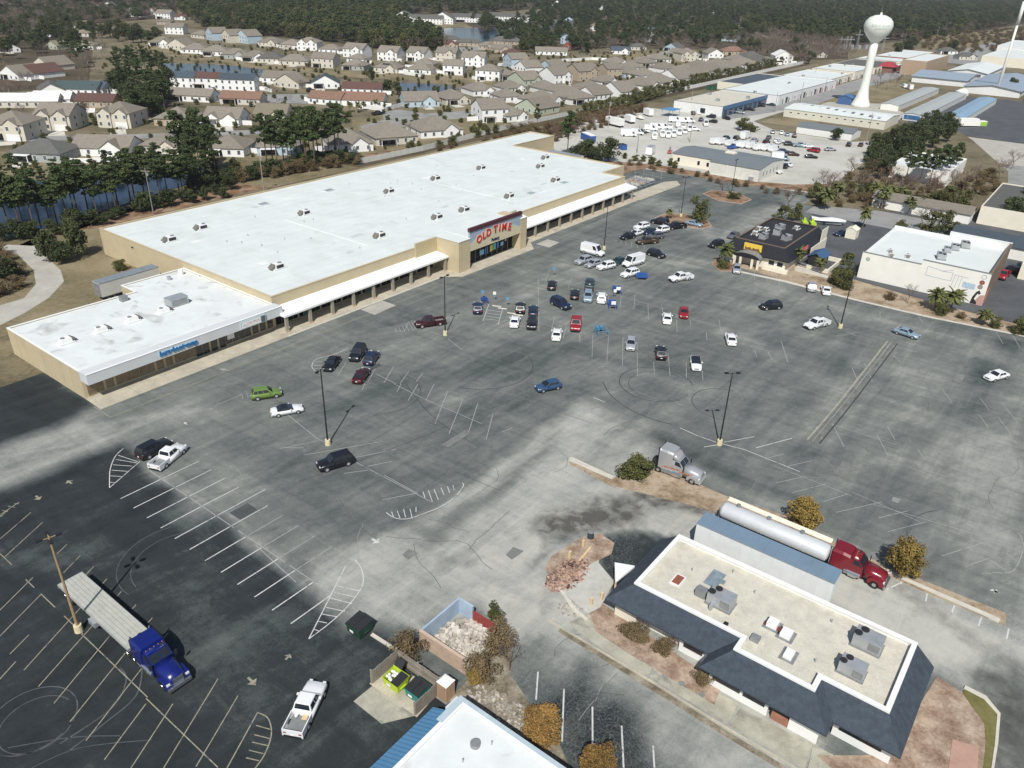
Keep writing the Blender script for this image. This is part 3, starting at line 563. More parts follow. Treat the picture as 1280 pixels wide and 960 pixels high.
slab('kerb', [(1206,858),(1232,871),(1250,893),(1247,930),(1236,1000),(1233,1000),(1243,930),(1246,894),(1229,875),(1204,862)], 0, .17, M_CONCW)
up(pxsheet('clay_pad', [(1190,925),(1223,935),(1219,1000),(1180,1000)], .125, mat('pink_clay', (.42,.26,.20), .9, .12, 1.0)))
slab('planting_bed', [(682,712),(700,690),(742,668),(752,674),(748,704),(768,728),(750,760),(735,768),(700,738)], 0, .12, M_SAND)
up(pxsheet('debris_soil', [(680,712),(690,696),(705,686),(730,672),(750,668),(768,680),(764,694),(742,704),(722,716),(712,732),(700,738)], .13, M_BED))
slab('kerb', [(697,736),(700,734),(720,762),(735,775),(733,777),(716,765)], 0, .17, M_CONCW)
slab('concrete_pad', [(442,877),(492,836),(519,895),(477,905)], 0, .05, M_CONCG)
slab('concrete_pad', [(462,855),(490,833),(552,862),(521,897)], 0, .08, M_CONC)
pxsheet('dirt', [(560,875),(585,850),(603,838),(618,806),(634,800),(641,825),(638,845),(655,868),(668,890),(692,915),(708,950),(722,985),(690,1000),(640,930)], .045, M_LEAFD)
slab('kerb', [(463,795),(466,792),(497,812),(494,815)], 0, .14, M_CONCW)
# far side: gravel yard of the van lot, streets, storage aprons
up(sheet('gravel_yard', [(240,131),(228,143),(238,175),(290,190),(360,188),(360,150),(430,147),(430,137),(362,137),(346,120),(346,88),(384,60),(330,56),(250,66),(246,86)], .05, M_SAND))
up(sheet('rough_verge', [(228,128),(242,126),(244,92),(250,74),(262,52),(300,40),(305,52),(272,66),(256,80),(250,94),(250,126),(241,143),(226,160),(220,140)], .055, M_MULCH))
up(sheet('strip_street', [(358,147),(362,152),(412,151),(760,150),(1000,150),(1000,136),(430,134)], .06, M_ROAD))
up(sheet('grass', [(362,134),(430,134),(560,134),(600,128),(560,110),(545,106),(440,106),(440,112),(362,114)], .055, M_LAWN))
up(sheet('concrete_apron', [(415,88),(416,130),(452,132),(470,108),(440,88)], .07, M_TRACK))
up(sheet('asphalt_apron', [(400,58),(400,84),(540,84),(545,60),(540,16),(395,10)], .06, M_ROADD))
up(sheet('side_street', [(345,5),(345,80),(395,80),(398,10),(560,-10),(560,-30),(345,-30)], .07, M_TRACK))
up(sheet('back_street', [(272,-40),(272,40),(300,40),(345,30),(345,-40)], .05, M_ROAD))
up(sheet('fenced_strip', [(150,195),(640,205),(640,209),(150,201)], .03, M_WOODFLOOR))
up(sheet('town_street', [(750,150),(760,80),(1000,60),(1100,150)], .08, M_ROAD))
for nm, pts in [('street', [(-60,182),(0,178),(70,176),(170,174),(330,168),(330,162),(170,168),(70,170),(0,171),(-60,174)]),
    ('street', [(450,158),(480,150),(478,140),(500,137),(530,142),(600,138),(640,135),(690,128),(690,134),(640,142),(580,148),(530,152),(500,160),(460,168)]),
    ('street', [(225,122),(330,118),(400,118),(430,120),(420,127),(380,130),(330,128),(225,127)]),
    ('street', [(-60,95),(0,75),(30,68),(100,62),(110,70),(110,86),(60,100),(0,112),(-60,118)]),
    ('street', [(560,60),(640,56),(645,60),(560,66)]), ('street', [(690,126),(960,72),(1010,62),(1012,66),(960,78),(800,108),(690,133)])]:
    pxsheet(nm, pts, .06, M_ROAD)
for nm, pts, m in [('grass', [(130,55),(330,92),(500,100),(600,110),(740,115),(600,95),(400,80),(330,68),(200,50)], M_LAWN), ('grass', [(490,28),(660,28),(660,34),(510,38)], M_LAWN), ('grass', [(640,76),(680,74),(800,66),(900,80),(800,84),(690,86),(640,84)], M_LAWN),
    ('grass', [(-60,190),(340,190),(450,210),(340,235),(250,225),(100,235),(-60,245)], M_LAWN), ('grass', [(440,150),(560,130),(700,140),(640,158),(520,185),(440,195)], M_LAWN),
    ('grass', [(1150,45),(1300,35),(1300,60),(1160,62)], M_LAWN)]:
    pxsheet(nm, pts, .04, m)
for pts in [[(-60,236),(60,224),(150,217),(250,207),(264,222),(205,240),(135,262),(60,285),(-60,312)], [(203,79),(290,82),(335,88),(332,96),(250,100),(205,96)], [(495,103),(565,107),(575,112),(530,119),(495,112)], [(513,36),(645,34),(650,44),(600,53),(540,45),(513,43)]]:
    pxsheet('pond', pts, .09, M_WATER)

# pale air of the distance, one closed box round the camera and the place
m_ = bpy.data.materials.new('pale_air'); m_.use_nodes = True; t_ = m_.node_tree; t_.nodes.clear(); o_ = t_.nodes.new('ShaderNodeOutputMaterial'); v_ = t_.nodes.new('ShaderNodeVolumePrincipled')
v_.inputs['Color'].default_value = (.86,.88,.90,1); v_.inputs['Density'].default_value = .00010; v_.inputs['Anisotropy'].default_value = .2; t_.links.new(v_.outputs[0], o_.inputs['Volume'])
MB().box(-9500,9500,-350,12500,-1.2,70).obj('haze', m_, None, kind='stuff')
# repair patches and jagged cracks in the asphalt
rr_ = random.Random(11); M_PA = mat('asphalt_patch_dark', (.062,.07,.068), .9, .25, .8, fine=.2); M_PB = mat('asphalt_patch_grey', (.17,.175,.16), .9, .25, .8, fine=.2); M_CK = mat('crack_dark', (.075,.08,.076), .95, .2, 2); M_CKL = mat('crack_pale', (.24,.245,.225), .95, .2, 2)
for (x, y), w_, d_, m_ in [((640,455),4,2.5,M_PA),((560,560),5,1.2,M_PB),((740,470),6,.8,M_PB),((1060,600),4,2,M_PB),((1180,620),2,1.5,M_PB),((300,650),2.5,2,M_PA),((510,700),1.5,1.2,M_PB),((450,470),5,1,M_PA),((980,330),5,3,M_PA),((850,400),3,1.5,M_PB),((1200,480),4,1.5,M_PB),((1122,630),1.2,.9,M_CKL),((640,700),2,1.2,M_PB)]:
    a, b = gab(x, y); k = rr_.uniform(-.2, .2); up(sheet('asphalt_patch', [(a,b),(a+w_,b+k),(a+w_+k,b+d_),(a-k,b+d_+k)], .033, m_, LOT))
for i in range(46):
    x, y = rr_.choice([(rr_.uniform(120,1270), rr_.uniform(380,700)), (rr_.uniform(400,760), rr_.uniform(560,760)), (rr_.uniform(900,1270), rr_.uniform(430,760)), (rr_.uniform(640,800), rr_.uniform(800,950))])
    if 880 < x and y > 640 and y < 720+(x-880)*.4: continue
    if x > 1000 and y < 400+.08*(x-1000): continue
    if x > 750 and y > 640+(x-750)*.45-20: continue
    p = g(x, y).to_2d(); an = rr_.choice((TH, TH+math.pi/2, rr_.uniform(0,3.1))); P_ = [p.copy()]
    for k in range(rr_.randint(6, 16)): an += rr_.gauss(0,.28); p = p+Vector((math.cos(an), math.sin(an)))*rr_.uniform(.5,1.6); P_.append(p.copy())
    up(strip(P_, rr_.uniform(.04,.075), .0345).obj('asphalt_crack', M_CK if i % 3 else M_CKL, LOT, fix=False))
for a in range(60, 200, 22): up(strip([tuple(W(a+.3*k, 104-3.2*k+.2*math.sin(k*2)).to_2d()) for k in range(18)], .07, .0342).obj('sealed_joint', M_CK, LOT, fix=False))
# ================================================================== BUILDINGS
def text_mesh(s, size, ext=.04, shear=0.0, bold=0.0):
    cu = bpy.data.curves.new('t', 'FONT'); cu.body = s; cu.size = size; cu.extrude = ext; cu.align_x = 'CENTER'; cu.offset = bold; cu.shear = shear; cu.resolution_u = 3
    o = bpy.data.objects.new('t', cu); C.objects.link(o); dg = bpy.context.evaluated_depsgraph_get(); dg.update()
    me = bpy.data.meshes.new_from_object(o.evaluated_get(dg)); bpy.data.objects.remove(o); return me
def letter(parent, name, s, size, loc, m, tilt=0.0, sx=1.0, **k):
    me = text_mesh(s, size, **k); me.materials.clear(); me.materials.append(m)
    o = put(name, me, parent, loc); o.rotation_euler = (math.pi/2, tilt, 0); o.scale = (sx, 1, 1); return o
def gablebox(T, x0, x1, y0, y1, eave, ridge, axis, wm, rm, ov=.35, th=.14):
    """walls with gables and a roof of real thickness; axis 'x' or 'y' is the ridge"""
    mb = MB()
    if axis == 'x':
        ym = (y0+y1)/2
        for x, s in ((x0, 1), (x1, -1)): mb.face((x,y0,0),(x,y1,0),(x,y1,eave),(x,ym,ridge),(x,y0,eave))
        mb.face((x0,y0,0),(x1,y0,0),(x1,y0,eave),(x0,y0,eave)); mb.face((x0,y1,0),(x1,y1,0),(x1,y1,eave),(x0,y1,eave))
        mb.obj('wall', wm, T); k = (ridge-eave)/(ym-y0); e = eave-k*ov+.05; r = ridge+.05
        X0, X1 = x0-ov, x1+ov
        ring = lambda x: [(x,y0-ov,e),(x,ym,r),(x,y1+ov,e),(x,y1+ov,e+th),(x,ym,r+th),(x,y0-ov,e+th)]
        MB().loft([ring(X0), ring(X1)]).obj('roof', rm, T)
    else:
        xm = (x0+x1)/2
        for y in (y0, y1): mb.face((x0,y,0),(x1,y,0),(x1,y,eave),(xm,y,ridge),(x0,y,eave))
        mb.face((x0,y0,0),(x0,y1,0),(x0,y1,eave),(x0,y0,eave)); mb.face((x1,y0,0),(x1,y1,0),(x1,y1,eave),(x1,y0,eave))
        mb.obj('wall', wm, T); k = (ridge-eave)/(xm-x0); e = eave-k*ov+.05; r = ridge+.05
        ring = lambda y: [(x0-ov,y,e),(xm,y,r),(x1+ov,y,e),(x1+ov,y,e+th),(xm,y,r+th),(x0-ov,y,e+th)]
        MB().loft([ring(y0-ov), ring(y1+ov)]).obj('roof', rm, T)
def hipbox(T, x0, x1, y0, y1, eave, ridge, wm, rm, ov=.4):
    MB().prism([(x0,y0),(x1,y0),(x1,y1),(x0,y1)], 0, eave, False).obj('wall', wm, T)
    X0, X1, Y0, Y1 = x0-ov, x1+ov, y0-ov, y1+ov; h = min(X1-X0, Y1-Y0)/2
    if X1-X0 >= Y1-Y0: a, b = (X0+h, (Y0+Y1)/2, ridge), (X1-h+.01, (Y0+Y1)/2, ridge)
    else: a, b = ((X0+X1)/2, Y0+h, ridge), ((X0+X1)/2, Y1-h+.01, ridge)
    e = eave-.02; v = [(X0,Y0,e),(X1,Y0,e),(X1,Y1,e),(X0,Y1,e),(X0,Y0,e+.14),(X1,Y0,e+.14),(X1,Y1,e+.14),(X0,Y1,e+.14),a,b]
    if X1-X0 >= Y1-Y0: f = [(4,5,9,8),(6,7,8,9),(5,6,9),(7,4,8)]
    else: f = [(4,5,8),(5,6,9,8),(6,7,9),(7,4,8,9)]
    MB().add(v, f+[(0,1,5,4),(1,2,6,5),(2,3,7,6),(3,0,4,7),(0,3,2,1)]).obj('roof', rm, T)
UNIT = {}
def rooftop_unit(T, x, y, z, s=1.0, rz=0.0, kind='mall'):
    if kind not in UNIT:
        if kind == 'mall':
            UNIT[kind] = [('body', MB().frus((-1.0,1.0,-.75,.75), (-.9,.9,-.7,.7), .25, 1.05).mesh('rooftop_unit', M_WHITE), ''),
                ('curb', MB().box(-1.35,1.35,-1.0,1.0,0,.25).mesh('curb', M_TPO), ''),
                ('intake', MB().box(-.75,.75,-.83,-.70,.35,.9).mesh('intake_grille', M_DARK), ''),
                ('hood', MB().add([(-1.9,-.6,.45),(-1.9,.6,.45),(-.95,.6,1.15),(-.95,-.6,1.15),(-.95,-.6,.45),(-.95,.6,.45)], [(0,1,2,3),(0,3,4),(1,5,2),(0,4,5,1)]).mesh('hood', mat('hood_brown_grey', (.16,.145,.125), .6, .2, 2)), ''),
                ('fan', MB().cyl((.45,0,1.0),(.45,0,1.14),.42,.42,10).mesh('fan_grille', M_METALD), '')]
        else:
            UNIT[kind] = [('body', MB().box(-1.25,1.25,-.85,.85,.2,1.35).mesh('rooftop_unit', M_METAL), ''), ('curb', MB().box(-1.35,1.35,-.95,.95,0,.2).mesh('curb', M_METALD), ''),
                ('fan', MB().cyl((-.55,.42,1.3),(-.55,.42,1.48),.36,.36,12).mesh('fan_grille', M_DARK), ''), ('fan', MB().cyl((-.95,-.35,1.3),(-.95,-.35,1.48),.36,.36,12).mesh('fan_grille', M_DARK), ''),
                ('panel', MB().box(.15,1.15,-.88,-.84,.35,1.2).mesh('access_panel', M_METALD), '')]
    U = UNIT[kind]; b = put('rooftop_unit', U[0][1], T, (x,y,z), rz, sc=(s,s,s))
    for n, me, _ in U[1:]: put(me.name.split('.')[0], me, b)
    return b
def window_row(T, axis, fixed, us, w, z0, z1, sgn=-1, gm=M_GLASS, fm=M_WHITE, name='window', frame=True):
    """flush windows on a wall: frame proud of the wall, pane proud of the frame"""
    for u in us:
        f = fixed+sgn*.03; f2 = fixed+sgn*.05
        def bx(mb, u0, u1, za, zb, d0, d1):
            d0, d1 = min(d0,d1), max(d0,d1)
            return mb.box(u0,u1,d0,d1,za,zb) if axis == 'x' else mb.box(d0,d1,u0,u1,za,zb)
        if frame:
            o = bx(MB(), u-w/2-.08, u+w/2+.08, z0-.08, z1+.08, fixed-sgn*.02, f).obj(name, fm, T); bx(MB(), u-w/2, u+w/2, z0, z1, f, f2).obj('pane', gm, o)
        else: bx(MB(), u-w/2, u+w/2, z0, z1, fixed-sgn*.02, f2).obj(name, gm, T)
# ---- the long tan store
T = bld('store_building', 'very long tan store with a white flat roof and a columned front walk', 'store', 78, 113)
L = lambda pts: [(a-78, b-113) for a, b in pts]
shell(T, L([(78,113),(204,113),(204,120.5),(216,120.5),(216,163.5),(240,163.5),(240,174.5),(78,173.5)]), 6.0, M_TAN, M_ROOFM, .3, .25, M_TAN)
def lx(a): return a-78
def ly(b): return b-113
for (a0, a1) in ((77.6, 121.6), (146.4, 204.8)):
    MB().loft([[(lx(a), ly(113.05), 3.95), (lx(a), ly(109.0), 3.45), (lx(a), ly(109.0), 3.12), (lx(a), ly(113.05), 3.12)] for a in (a0, a1)]).obj('canopy', M_WHITE, T)
cols = [78.1+5.33*k for k in range(9)] + [149.0+5.37*k for k in range(11)]
cm_ = MB().box(-.28,.28,-.22,.22,0,3.13).mesh('column', M_BRONZE); cb_ = MB().box(-.36,.36,-.30,.30,.12,.42).mesh('column_base', M_BRICKT)
for a in cols:
    o = put('column', cm_, T, (lx(a), ly(109.4), 0)); put('column_base', cb_, o)
for i, a in enumerate(cols[:-1]):
    if a in (cols[8],): continue
    w_ = 4.95
    o = MB().box(lx(a)+.3, lx(a)+.2+w_, ly(112.9), ly(112.99), .3, 2.95).obj('storefront_window', M_STOREGL, T)
    for k in range(1, 4): MB().box(lx(a)+.3+w_*k/4-.04, lx(a)+.3+w_*k/4+.04, ly(112.84), ly(112.9), .55, 2.85).obj('mullion', M_METALD, o)
MB().box(lx(115), lx(123.6), ly(112.55), ly(112.97), 3.9, 7.0).obj('raised_parapet', ribbed('tan_lapped', (.46,.385,.225), 2, .55, .5, line=.85, width=.12), T)
MB().box(lx(146.2), lx(150.6), ly(112.55), ly(112.97), 3.9, 7.0).obj('raised_parapet', M_TAN, T)
MB().box(lx(203.98), lx(216), ly(120.3), ly(120.48), 0, 6.03).obj('return_wall', M_TAN, T)
# entrance block
MB().box(lx(121.7), lx(125.5), ly(106.2), ly(113.2), 0, 7.05).obj('entrance_pier', M_TAN, T)
MB().box(lx(121.6), lx(125.6), ly(106.1), ly(113.3), 7.05, 7.2).obj('pier_cap', M_TPO, T)
MB().box(lx(143.8), lx(146.3), ly(106.2), ly(113.2), 0, 7.6).obj('entrance_pier', M_TAN, T)
MB().add([(lx(143.7),ly(106.1),7.6),(lx(146.4),ly(106.1),7.6),(lx(146.4),ly(108),7.6),(lx(143.7),ly(108),7.6),(lx(145),ly(107),8.3)], [(0,1,4),(1,2,4),(2,3,4),(3,0,4)]).obj('pier_cap', M_WHITE, T)
MB().box(lx(125.5), lx(143.8), ly(106.7), ly(113.3), 4.15, 7.3).obj('entrance_roof', M_TPO, T)
S = MB().box(lx(125.4), lx(143.9), ly(106.25), ly(106.7), 4.15, 8.6).obj('sign_panel', mat('sign_sky', (.34,.41,.48), .6, .12, .5), T)
hill = [(lx(125.4), 4.17)]+[(lx(125.4)+18.5*t, 5.6+2.15*math.sin(math.pi*min(t*1.02,1))**.8) for t in np.linspace(0, 1, 20)]+[(lx(143.9), 4.17)]
MB().add([(x, ly(106.235), z) for x, z in hill], [tuple(range(len(hill)))]).obj('painted_hill', mat('sign_cream', (.60,.53,.36), .6, .06, .5), S, fix=False)
hl = [(lx(125.4)+18.5*t, 5.6+2.15*math.sin(math.pi*min(t*1.02,1))**.8) for t in np.linspace(0, 1, 20)]
MB().add([(x,ly(106.225),z) for x,z in hl]+[(x,ly(106.225),z+.14) for x,z in hl], [(i,i+1,i+21,i+20) for i in range(19)]).obj('painted_arc', mat('sign_pale_stripe', (.55,.62,.62), .6, .05, .5), S, fix=False)
MB().box(lx(125.2), lx(144.1), ly(106.05), ly(106.75), 8.6, 9.35).obj('sign_crest', mat('maroon', (.075,.018,.025), .5, .2, .8), T)
MR = mat('letter_red', (.52, .025, .02), .45, .06, 2); MRW = mat('letter_white_edge', (.75,.6,.55), .5, .05, 2)
for i, (ch, x) in enumerate(zip('OLDTIME', [-6.0,-4.35,-2.75,-.35,1.15,2.75,4.75])):
    t = x/6.6; zz = 5.35+1.15*(1-t*t)-.0*x; tl = .20*t
    letter(S, 'letter', ch, 2.35, (lx(134.6)+x, ly(106.12), zz+.05), MR, tl, .98, ext=.06, bold=.05)
    letter(S, 'letter_edge', ch, 2.35, (lx(134.6)+x, ly(106.2), zz+.05), MRW, tl, .98, ext=.02, bold=.13)
letter(S, 'lettering', 'Pottery', .95, (lx(134.3), ly(106.15), 4.75), mat('letter_navy', (.02,.03,.09), .5, .05, 2), 0, 1, ext=.03, bold=.03)
MB().box(lx(125.5), lx(143.8), ly(108.6), ly(108.75), .13, 4.15).obj('entrance_glass', M_STOREGL, T)
for k in range(9): MB().box(lx(125.9)+2*k, lx(126.0)+2*k, ly(108.5), ly(108.6), .13, 4.1).obj('mullion', M_METALD, T)
for x, w_, z0, z1, c in [(131.5,1.5,1.2,2.4,(.25,.5,.7)),(133.4,.25,1.0,2.6,(.1,.25,.6)),(134.2,.25,1.0,2.6,(.1,.3,.6)),(135.2,1.0,1.2,2.7,(.6,.6,.15)),(136.4,1.0,1.3,2.8,(.15,.5,.45)),(137.8,.7,1.4,2.8,(.1,.2,.55)),(139.2,1.0,1.6,2.5,(.3,.6,.75)),(127.0,.6,2.2,3.0,(.4,.5,.55)),(127.2,.5,1.0,1.7,(.4,.45,.5)),(140.8,.5,2.4,3.0,(.5,.55,.6))]:
    MB().box(lx(x), lx(x+w_), ly(108.42), ly(108.48), z0, z1).obj('window_poster', mat('poster_%02d%02d' % (int(c[0]*99), int(c[2]*99)), c, .6, .3, 3), T)
for p in [(252,283),(213,298),(347,332),(381,265),(487,238),(545,222),(475,293),(547,270),(581,261),(637,244),(602,209),(670,225) if 0 else (682,196),(676,207),(695,224),(411,236),(329,253)]:
    a, b = gab(*p, 6.3); flat = p in [(411,236),(329,253)]
    if flat: 
        q = MB().box(-1.4,1.4,-1.0,1.0,0,.28).obj('roof_hatch', M_GREYW, T, loc=(lx(a),ly(b),5.7)); MB().box(-1.1,1.1,-.7,.7,.28,.36).obj('hatch_lid', M_METAL, q)
    else: rooftop_unit(T, lx(a), ly(b), 5.7, 1.05, random.choice((0,0,.05)))
for a, b in [(170,122.5),(186,122.5)]: MB().box(lx(a)-1.1, lx(a)+1.1, ly(b)-.8, ly(b)+.8, 5.7, 5.86).obj('skylight', mat('skylight_grey', (.33,.40,.42), .4, .1, 1), T)
for i in range(26):
    a = random.uniform(84, 210); b = random.uniform(117, 168); MB().cyl((lx(a),ly(b),5.65),(lx(a),ly(b),6.15),.09,.09,6).obj('vent_pipe', M_METAL, T)
rp = random.Random(5)
for i in range(16):
    a = rp.uniform(86, 208); b = rp.uniform(118, 166); MB().box(lx(a),lx(a)+rp.uniform(.8,3.5),ly(b),ly(b)+rp.uniform(.6,1.6),5.69,5.715+.002*(i%4)).obj('membrane_patch', (M_WHITE, mat('patch_grey_white', (.50,.54,.53), .8, .1, 1))[i % 2], T)
for i in range(2): MB().box(lx(110+50*i),lx(110.1+50*i),ly(122),ly(150),5.70,5.76).obj('conduit', M_WHITE, T)
for a in (84.5, 100.4, 113, 160.5, 176.8, 193): MB().box(lx(a),lx(a)+1.9,ly(112.78),ly(112.84),.13,2.6).obj('shop_door', M_METALD, T); MB().box(lx(a)+.15,lx(a)+1.75,ly(112.74),ly(112.78),.3,2.45).obj('door_glass', M_HPANE, T)
for a in (90, 107, 170, 187): MB().box(lx(a),lx(a)+1.1,ly(112.80),ly(112.85),1.2,2.2).obj('window_poster', M_WHITE, T)
for z_, yy in ((4.6,ly(160)),(4.4,ly(135))): MB().box(-.35,0,yy-.12,yy+.12,z_,z_+.2).obj('wall_lamp', M_DARK, T)
# fenced garden yard with racks of stock at the far end of the store
T = bld('garden_yard_fence', 'tall open mesh fence closing the yard at the far end of the long store', 'fence', 204, 126)
mp = MB().cyl((0,0,0),(0,0,3.2),.06,.06,6).mesh('fence_post', M_METAL)
Mwire = mat('wire', (.35,.36,.35), .5, .1, 2, .3)
for k in range(9): put('fence_post', mp, T, (3.0*k, 0, 0))
for k in range(5): put('fence_post', mp, T, (24, -3.2*k, 0))
for z in (.1, 1.6, 3.1): MB().cyl((0,0,z),(24,0,z),.03,.03,5).obj('fence_rail', Mwire, T); MB().cyl((24,0,z),(24,-13,z),.03,.03,5).obj('fence_rail', Mwire, T)
RK = ['with blue drums', 'with stacked pale pots', 'with grey crates', 'nearly empty']
for k in range(7):
    a = 206+2.9*k; t = bld('stock_rack', 'metal stock rack in the fenced yard beside the store, %s from the store wall' % ordn(k), 'rack', a, 117, group='stock racks in the fenced yard')
    MB().box(-1.1,1.1,-3.5,3.5,1.25,1.35).box(-1.1,1.1,-3.5,3.5,.4,.5).obj('shelf', M_METAL, t)
    for sx in (-1.05,1.05):
        for sy in (-3.4,0,3.4): MB().box(sx-.05,sx+.05,sy-.05,sy+.05,0,1.5).obj('upright', M_METALD, t)
    mb = MB(); rr = random.Random(k)
    for _ in range(26):
        x = rr.uniform(-.9,.9); y = rr.uniform(-3.3,3.2); h = rr.uniform(.15,.5); mb.frus((x-.16,x+.16,y-.16,y+.16),(x-.22,x+.22,y-.22,y+.22),1.35,1.35+h)
    mb.obj('pots', [M_CONCW, M_BRICKT, M_METAL][k % 3], t, kind='stuff')
# ---- the wing with two shops
T = bld('store_wing', 'low tan shop wing with streaked white roof and blue lettering on its fascia', 'store', 43, 112.6)
lx = lambda a: a-43; ly = lambda b: b-112.6
shell(T, [(0,0),(35,0),(35,28.4),(22,28.4),(22,23.6),(0,24.0)], 4.7, M_TAN, M_TPOD, .2, .22, M_WHITE)
mb_ = MB().box(-.06,0,0,2.9,0,4.6).mesh('wall_panel', M_TAN)
for k in range(8): put('wall_panel', mb_, T, (0, .04+3.0*k, 0))
MB().loft([[(x,-2.3,3.2),(x,-2.3,4.85),(x,-.05,4.85),(x,-.05,3.2)] for x in (-.1, 35.2)]).obj('fascia', M_GREYW, T)
MB().box(-.1,35.2,-2.35,-2.0,4.85,4.93).obj('fascia_cap', M_WHITE, T)
x = .5
while x < 33.5:
    w_ = 1.15
    dark = 18 < x < 24.5 or x > 30
    if x < 18.5 or x > 24.5: o = MB().box(x,x+w_,-.1,-.04,.5,2.9).obj('shop_window', M_GLASS if dark or x > 24.5 else M_SHOPGL, T)
    else: o = MB().box(x,x+w_,-.1,-.04,.2,2.9).obj('shop_window', M_GLASS, T)
    x += w_+.14 if int(x*3) % 5 else w_+.45
for x, w_, z0, z1 in [(24.8,1.4,1.2,2.6),(29.9,.8,2.2,2.9)]: MB().box(x,x+w_,-.22,-.15,z0,z1).obj('window_poster', M_WHITE, T)
MS = mat('sign_blue', (.02,.17,.38), .5, .08, 2)
letter(T, 'lettering', 'burn\u2022boot\u2022camp', 1.22, (14.7, -2.42, 3.75), MS, 0, .82, ext=.06, bold=.03)
letter(T, 'lettering_backing', 'burn\u2022boot\u2022camp', 1.22, (14.7, -2.36, 3.75), mat('sign_pale_blue', (.45,.65,.75), .5, .05, 2), 0, .82, ext=.02, bold=.10)
S = MB().box(26.3,31.4,-2.55,-2.3,3.3,4.65).obj('sign_board', mat('sign_teal_grey', (.38,.48,.48), .5, .05, 2), T)
MB().box(26.5,30.3,-2.6,-2.55,3.45,4.5).obj('sign_face', M_WHITE, S); MB().box(30.45,31.2,-2.6,-2.55,3.45,4.5).obj('sign_face', mat('sign_dark_tile', (.10,.12,.13), .5, .1, 2), S)
def scrib(T, x0, x1, z, amp, m, y, n=26, wd=.09, seed=1):
    rr = random.Random(seed); P = [(x0+(x1-x0)*i/n, z+amp*(rr.random()-.5)*(1.6 if i % 5 == 0 else 1)) for i in range(n+1)]
    mb = MB()
    for i in range(n):
        (a, b), (c, d) = P[i], P[i+1]; mb.face((a,y,b-wd/2),(c,y,d-wd/2),(c,y,d+wd/2),(a,y,b+wd/2))
    return mb.obj('script_lettering', m, T, fix=False)
MPK = mat('script_pink', (.55,.16,.25), .5, .05, 2)
scrib(S, 26.7, 28.4, 3.98, .5, MPK, -2.62, 14, .1, 3); scrib(S, 28.7, 30.1, 4.0, .42, MPK, -2.62, 12, .1, 5)
for (a, b) in [(46.7,124.3),(52.5,124.3),(58,124.5),(63.5,124.0)]: rooftop_unit(T, lx(a), ly(b), 4.5, .85, math.pi)
o = MB().box(-1.7,1.7,-1.1,1.1,.1,1.5).obj('rooftop_unit', M_METAL, T, loc=(lx(67),ly(125.6),4.5)); MB().box(-1.4,1.4,-1.15,-1.1,.3,1.3).obj('intake_grille', M_METALD, o)
MB().box(-.6,.6,-.5,.5,0,1.0).obj('exhaust_fan', M_METALD, T, loc=(lx(61.7),ly(134),4.5)); MB().cyl((0,0,0),(0,0,1.1),.45,.5,8).obj('exhaust_fan', M_WHITE, T, loc=(lx(77)-1.2,ly(138.4),4.5))
MB().cyl((0,0,0),(0,0,.7),.4,.4,8).obj('exhaust_fan', M_METAL, T, loc=(lx(72.7),ly(137.5),4.5))
# ---- the empty restaurant with the shingled skirt roof
T = bld('restaurant', 'empty restaurant with a beige flat roof inside a blue-black shingled skirt roof', 'restaurant', 56.6, .7)
lx = lambda a: a-56.6; ly = lambda b: b-.7
pp = [(66.5,.7),(66.5,25.6),(56.6,25.6),(56.6,14),(54.8,14),(54.8,6.5),(56.6,6.5),(56.6,.7)]; pl = [(lx(a), ly(b)) for a, b in pp]
shell(T, pl, 4.5, M_WHITEW, M_GRAVEL, .42, .3, None, 0.0)
o_, i_ = inset(pl, -.08), inset(pl, .38); n = len(pl)
MB().add([(x,y,4.36) for x,y in o_]+[(x,y,4.60) for x,y in o_]+[(x,y,4.60) for x,y in i_]+[(x,y,4.44) for x,y in i_], [(i,(i+1)%n,(i+1)%n+n,i+n) for i in range(n)]+[(i+n,(i+1)%n+n,(i+1)%n+2*n,i+2*n) for i in range(n)]+[(i+2*n,(i+1)%n+2*n,(i+1)%n+3*n,i+3*n) for i in range(n)]).obj('coping', M_WHITE, T)
ev = [(66.7,-1.3),None,(54.6,27.8),(54.6,16.2),(52.6,16.2),(52.6,4.3),(54.4,4.3),(54.4,-1.3)]
top = [(66.5,.7),None,(56.6,25.6),(56.6,14),(54.8,14),(54.8,6.5),(56.6,6.5),(56.6,.7)]
def skirt(e0, e1, t0, t1, zt=4.40, ze=2.55):
    P = lambda q, z: (lx(q[0]), ly(q[1]), z)
    MB().add([P(e0,ze),P(e1,ze),P(t1,zt),P(t0,zt),P(e0,ze-.18),P(e1,ze-.18)], [(0,1,2,3),(4,5,1,0)]).obj('skirt_roof', M_SHINGB, T, fix=False)
    MB().add([P(e0,ze-.18),P(e1,ze-.18),P(t1,ze-.2),P(t0,ze-.2)], [(0,1,2,3)]).obj('soffit', M_WHITE, T, fix=False)
chain_e = [(66.7,-1.3),(54.4,-1.3),(54.4,4.3),(52.6,4.3),(52.6,16.2),(54.6,16.2),(54.6,27.8),(66.7,27.8)]
chain_t = [(66.5,.62),(56.52,.62),(56.52,6.42),(54.72,6.42),(54.72,14.08),(56.52,14.08),(56.52,25.68),(66.5,25.68)]
for i in range(7): skirt(chain_e[i], chain_e[i+1], chain_t[i], chain_t[i+1])
Mbk = mat('red_brick_base', (.30,.14,.09), .9, .2, 3, fine=.2)
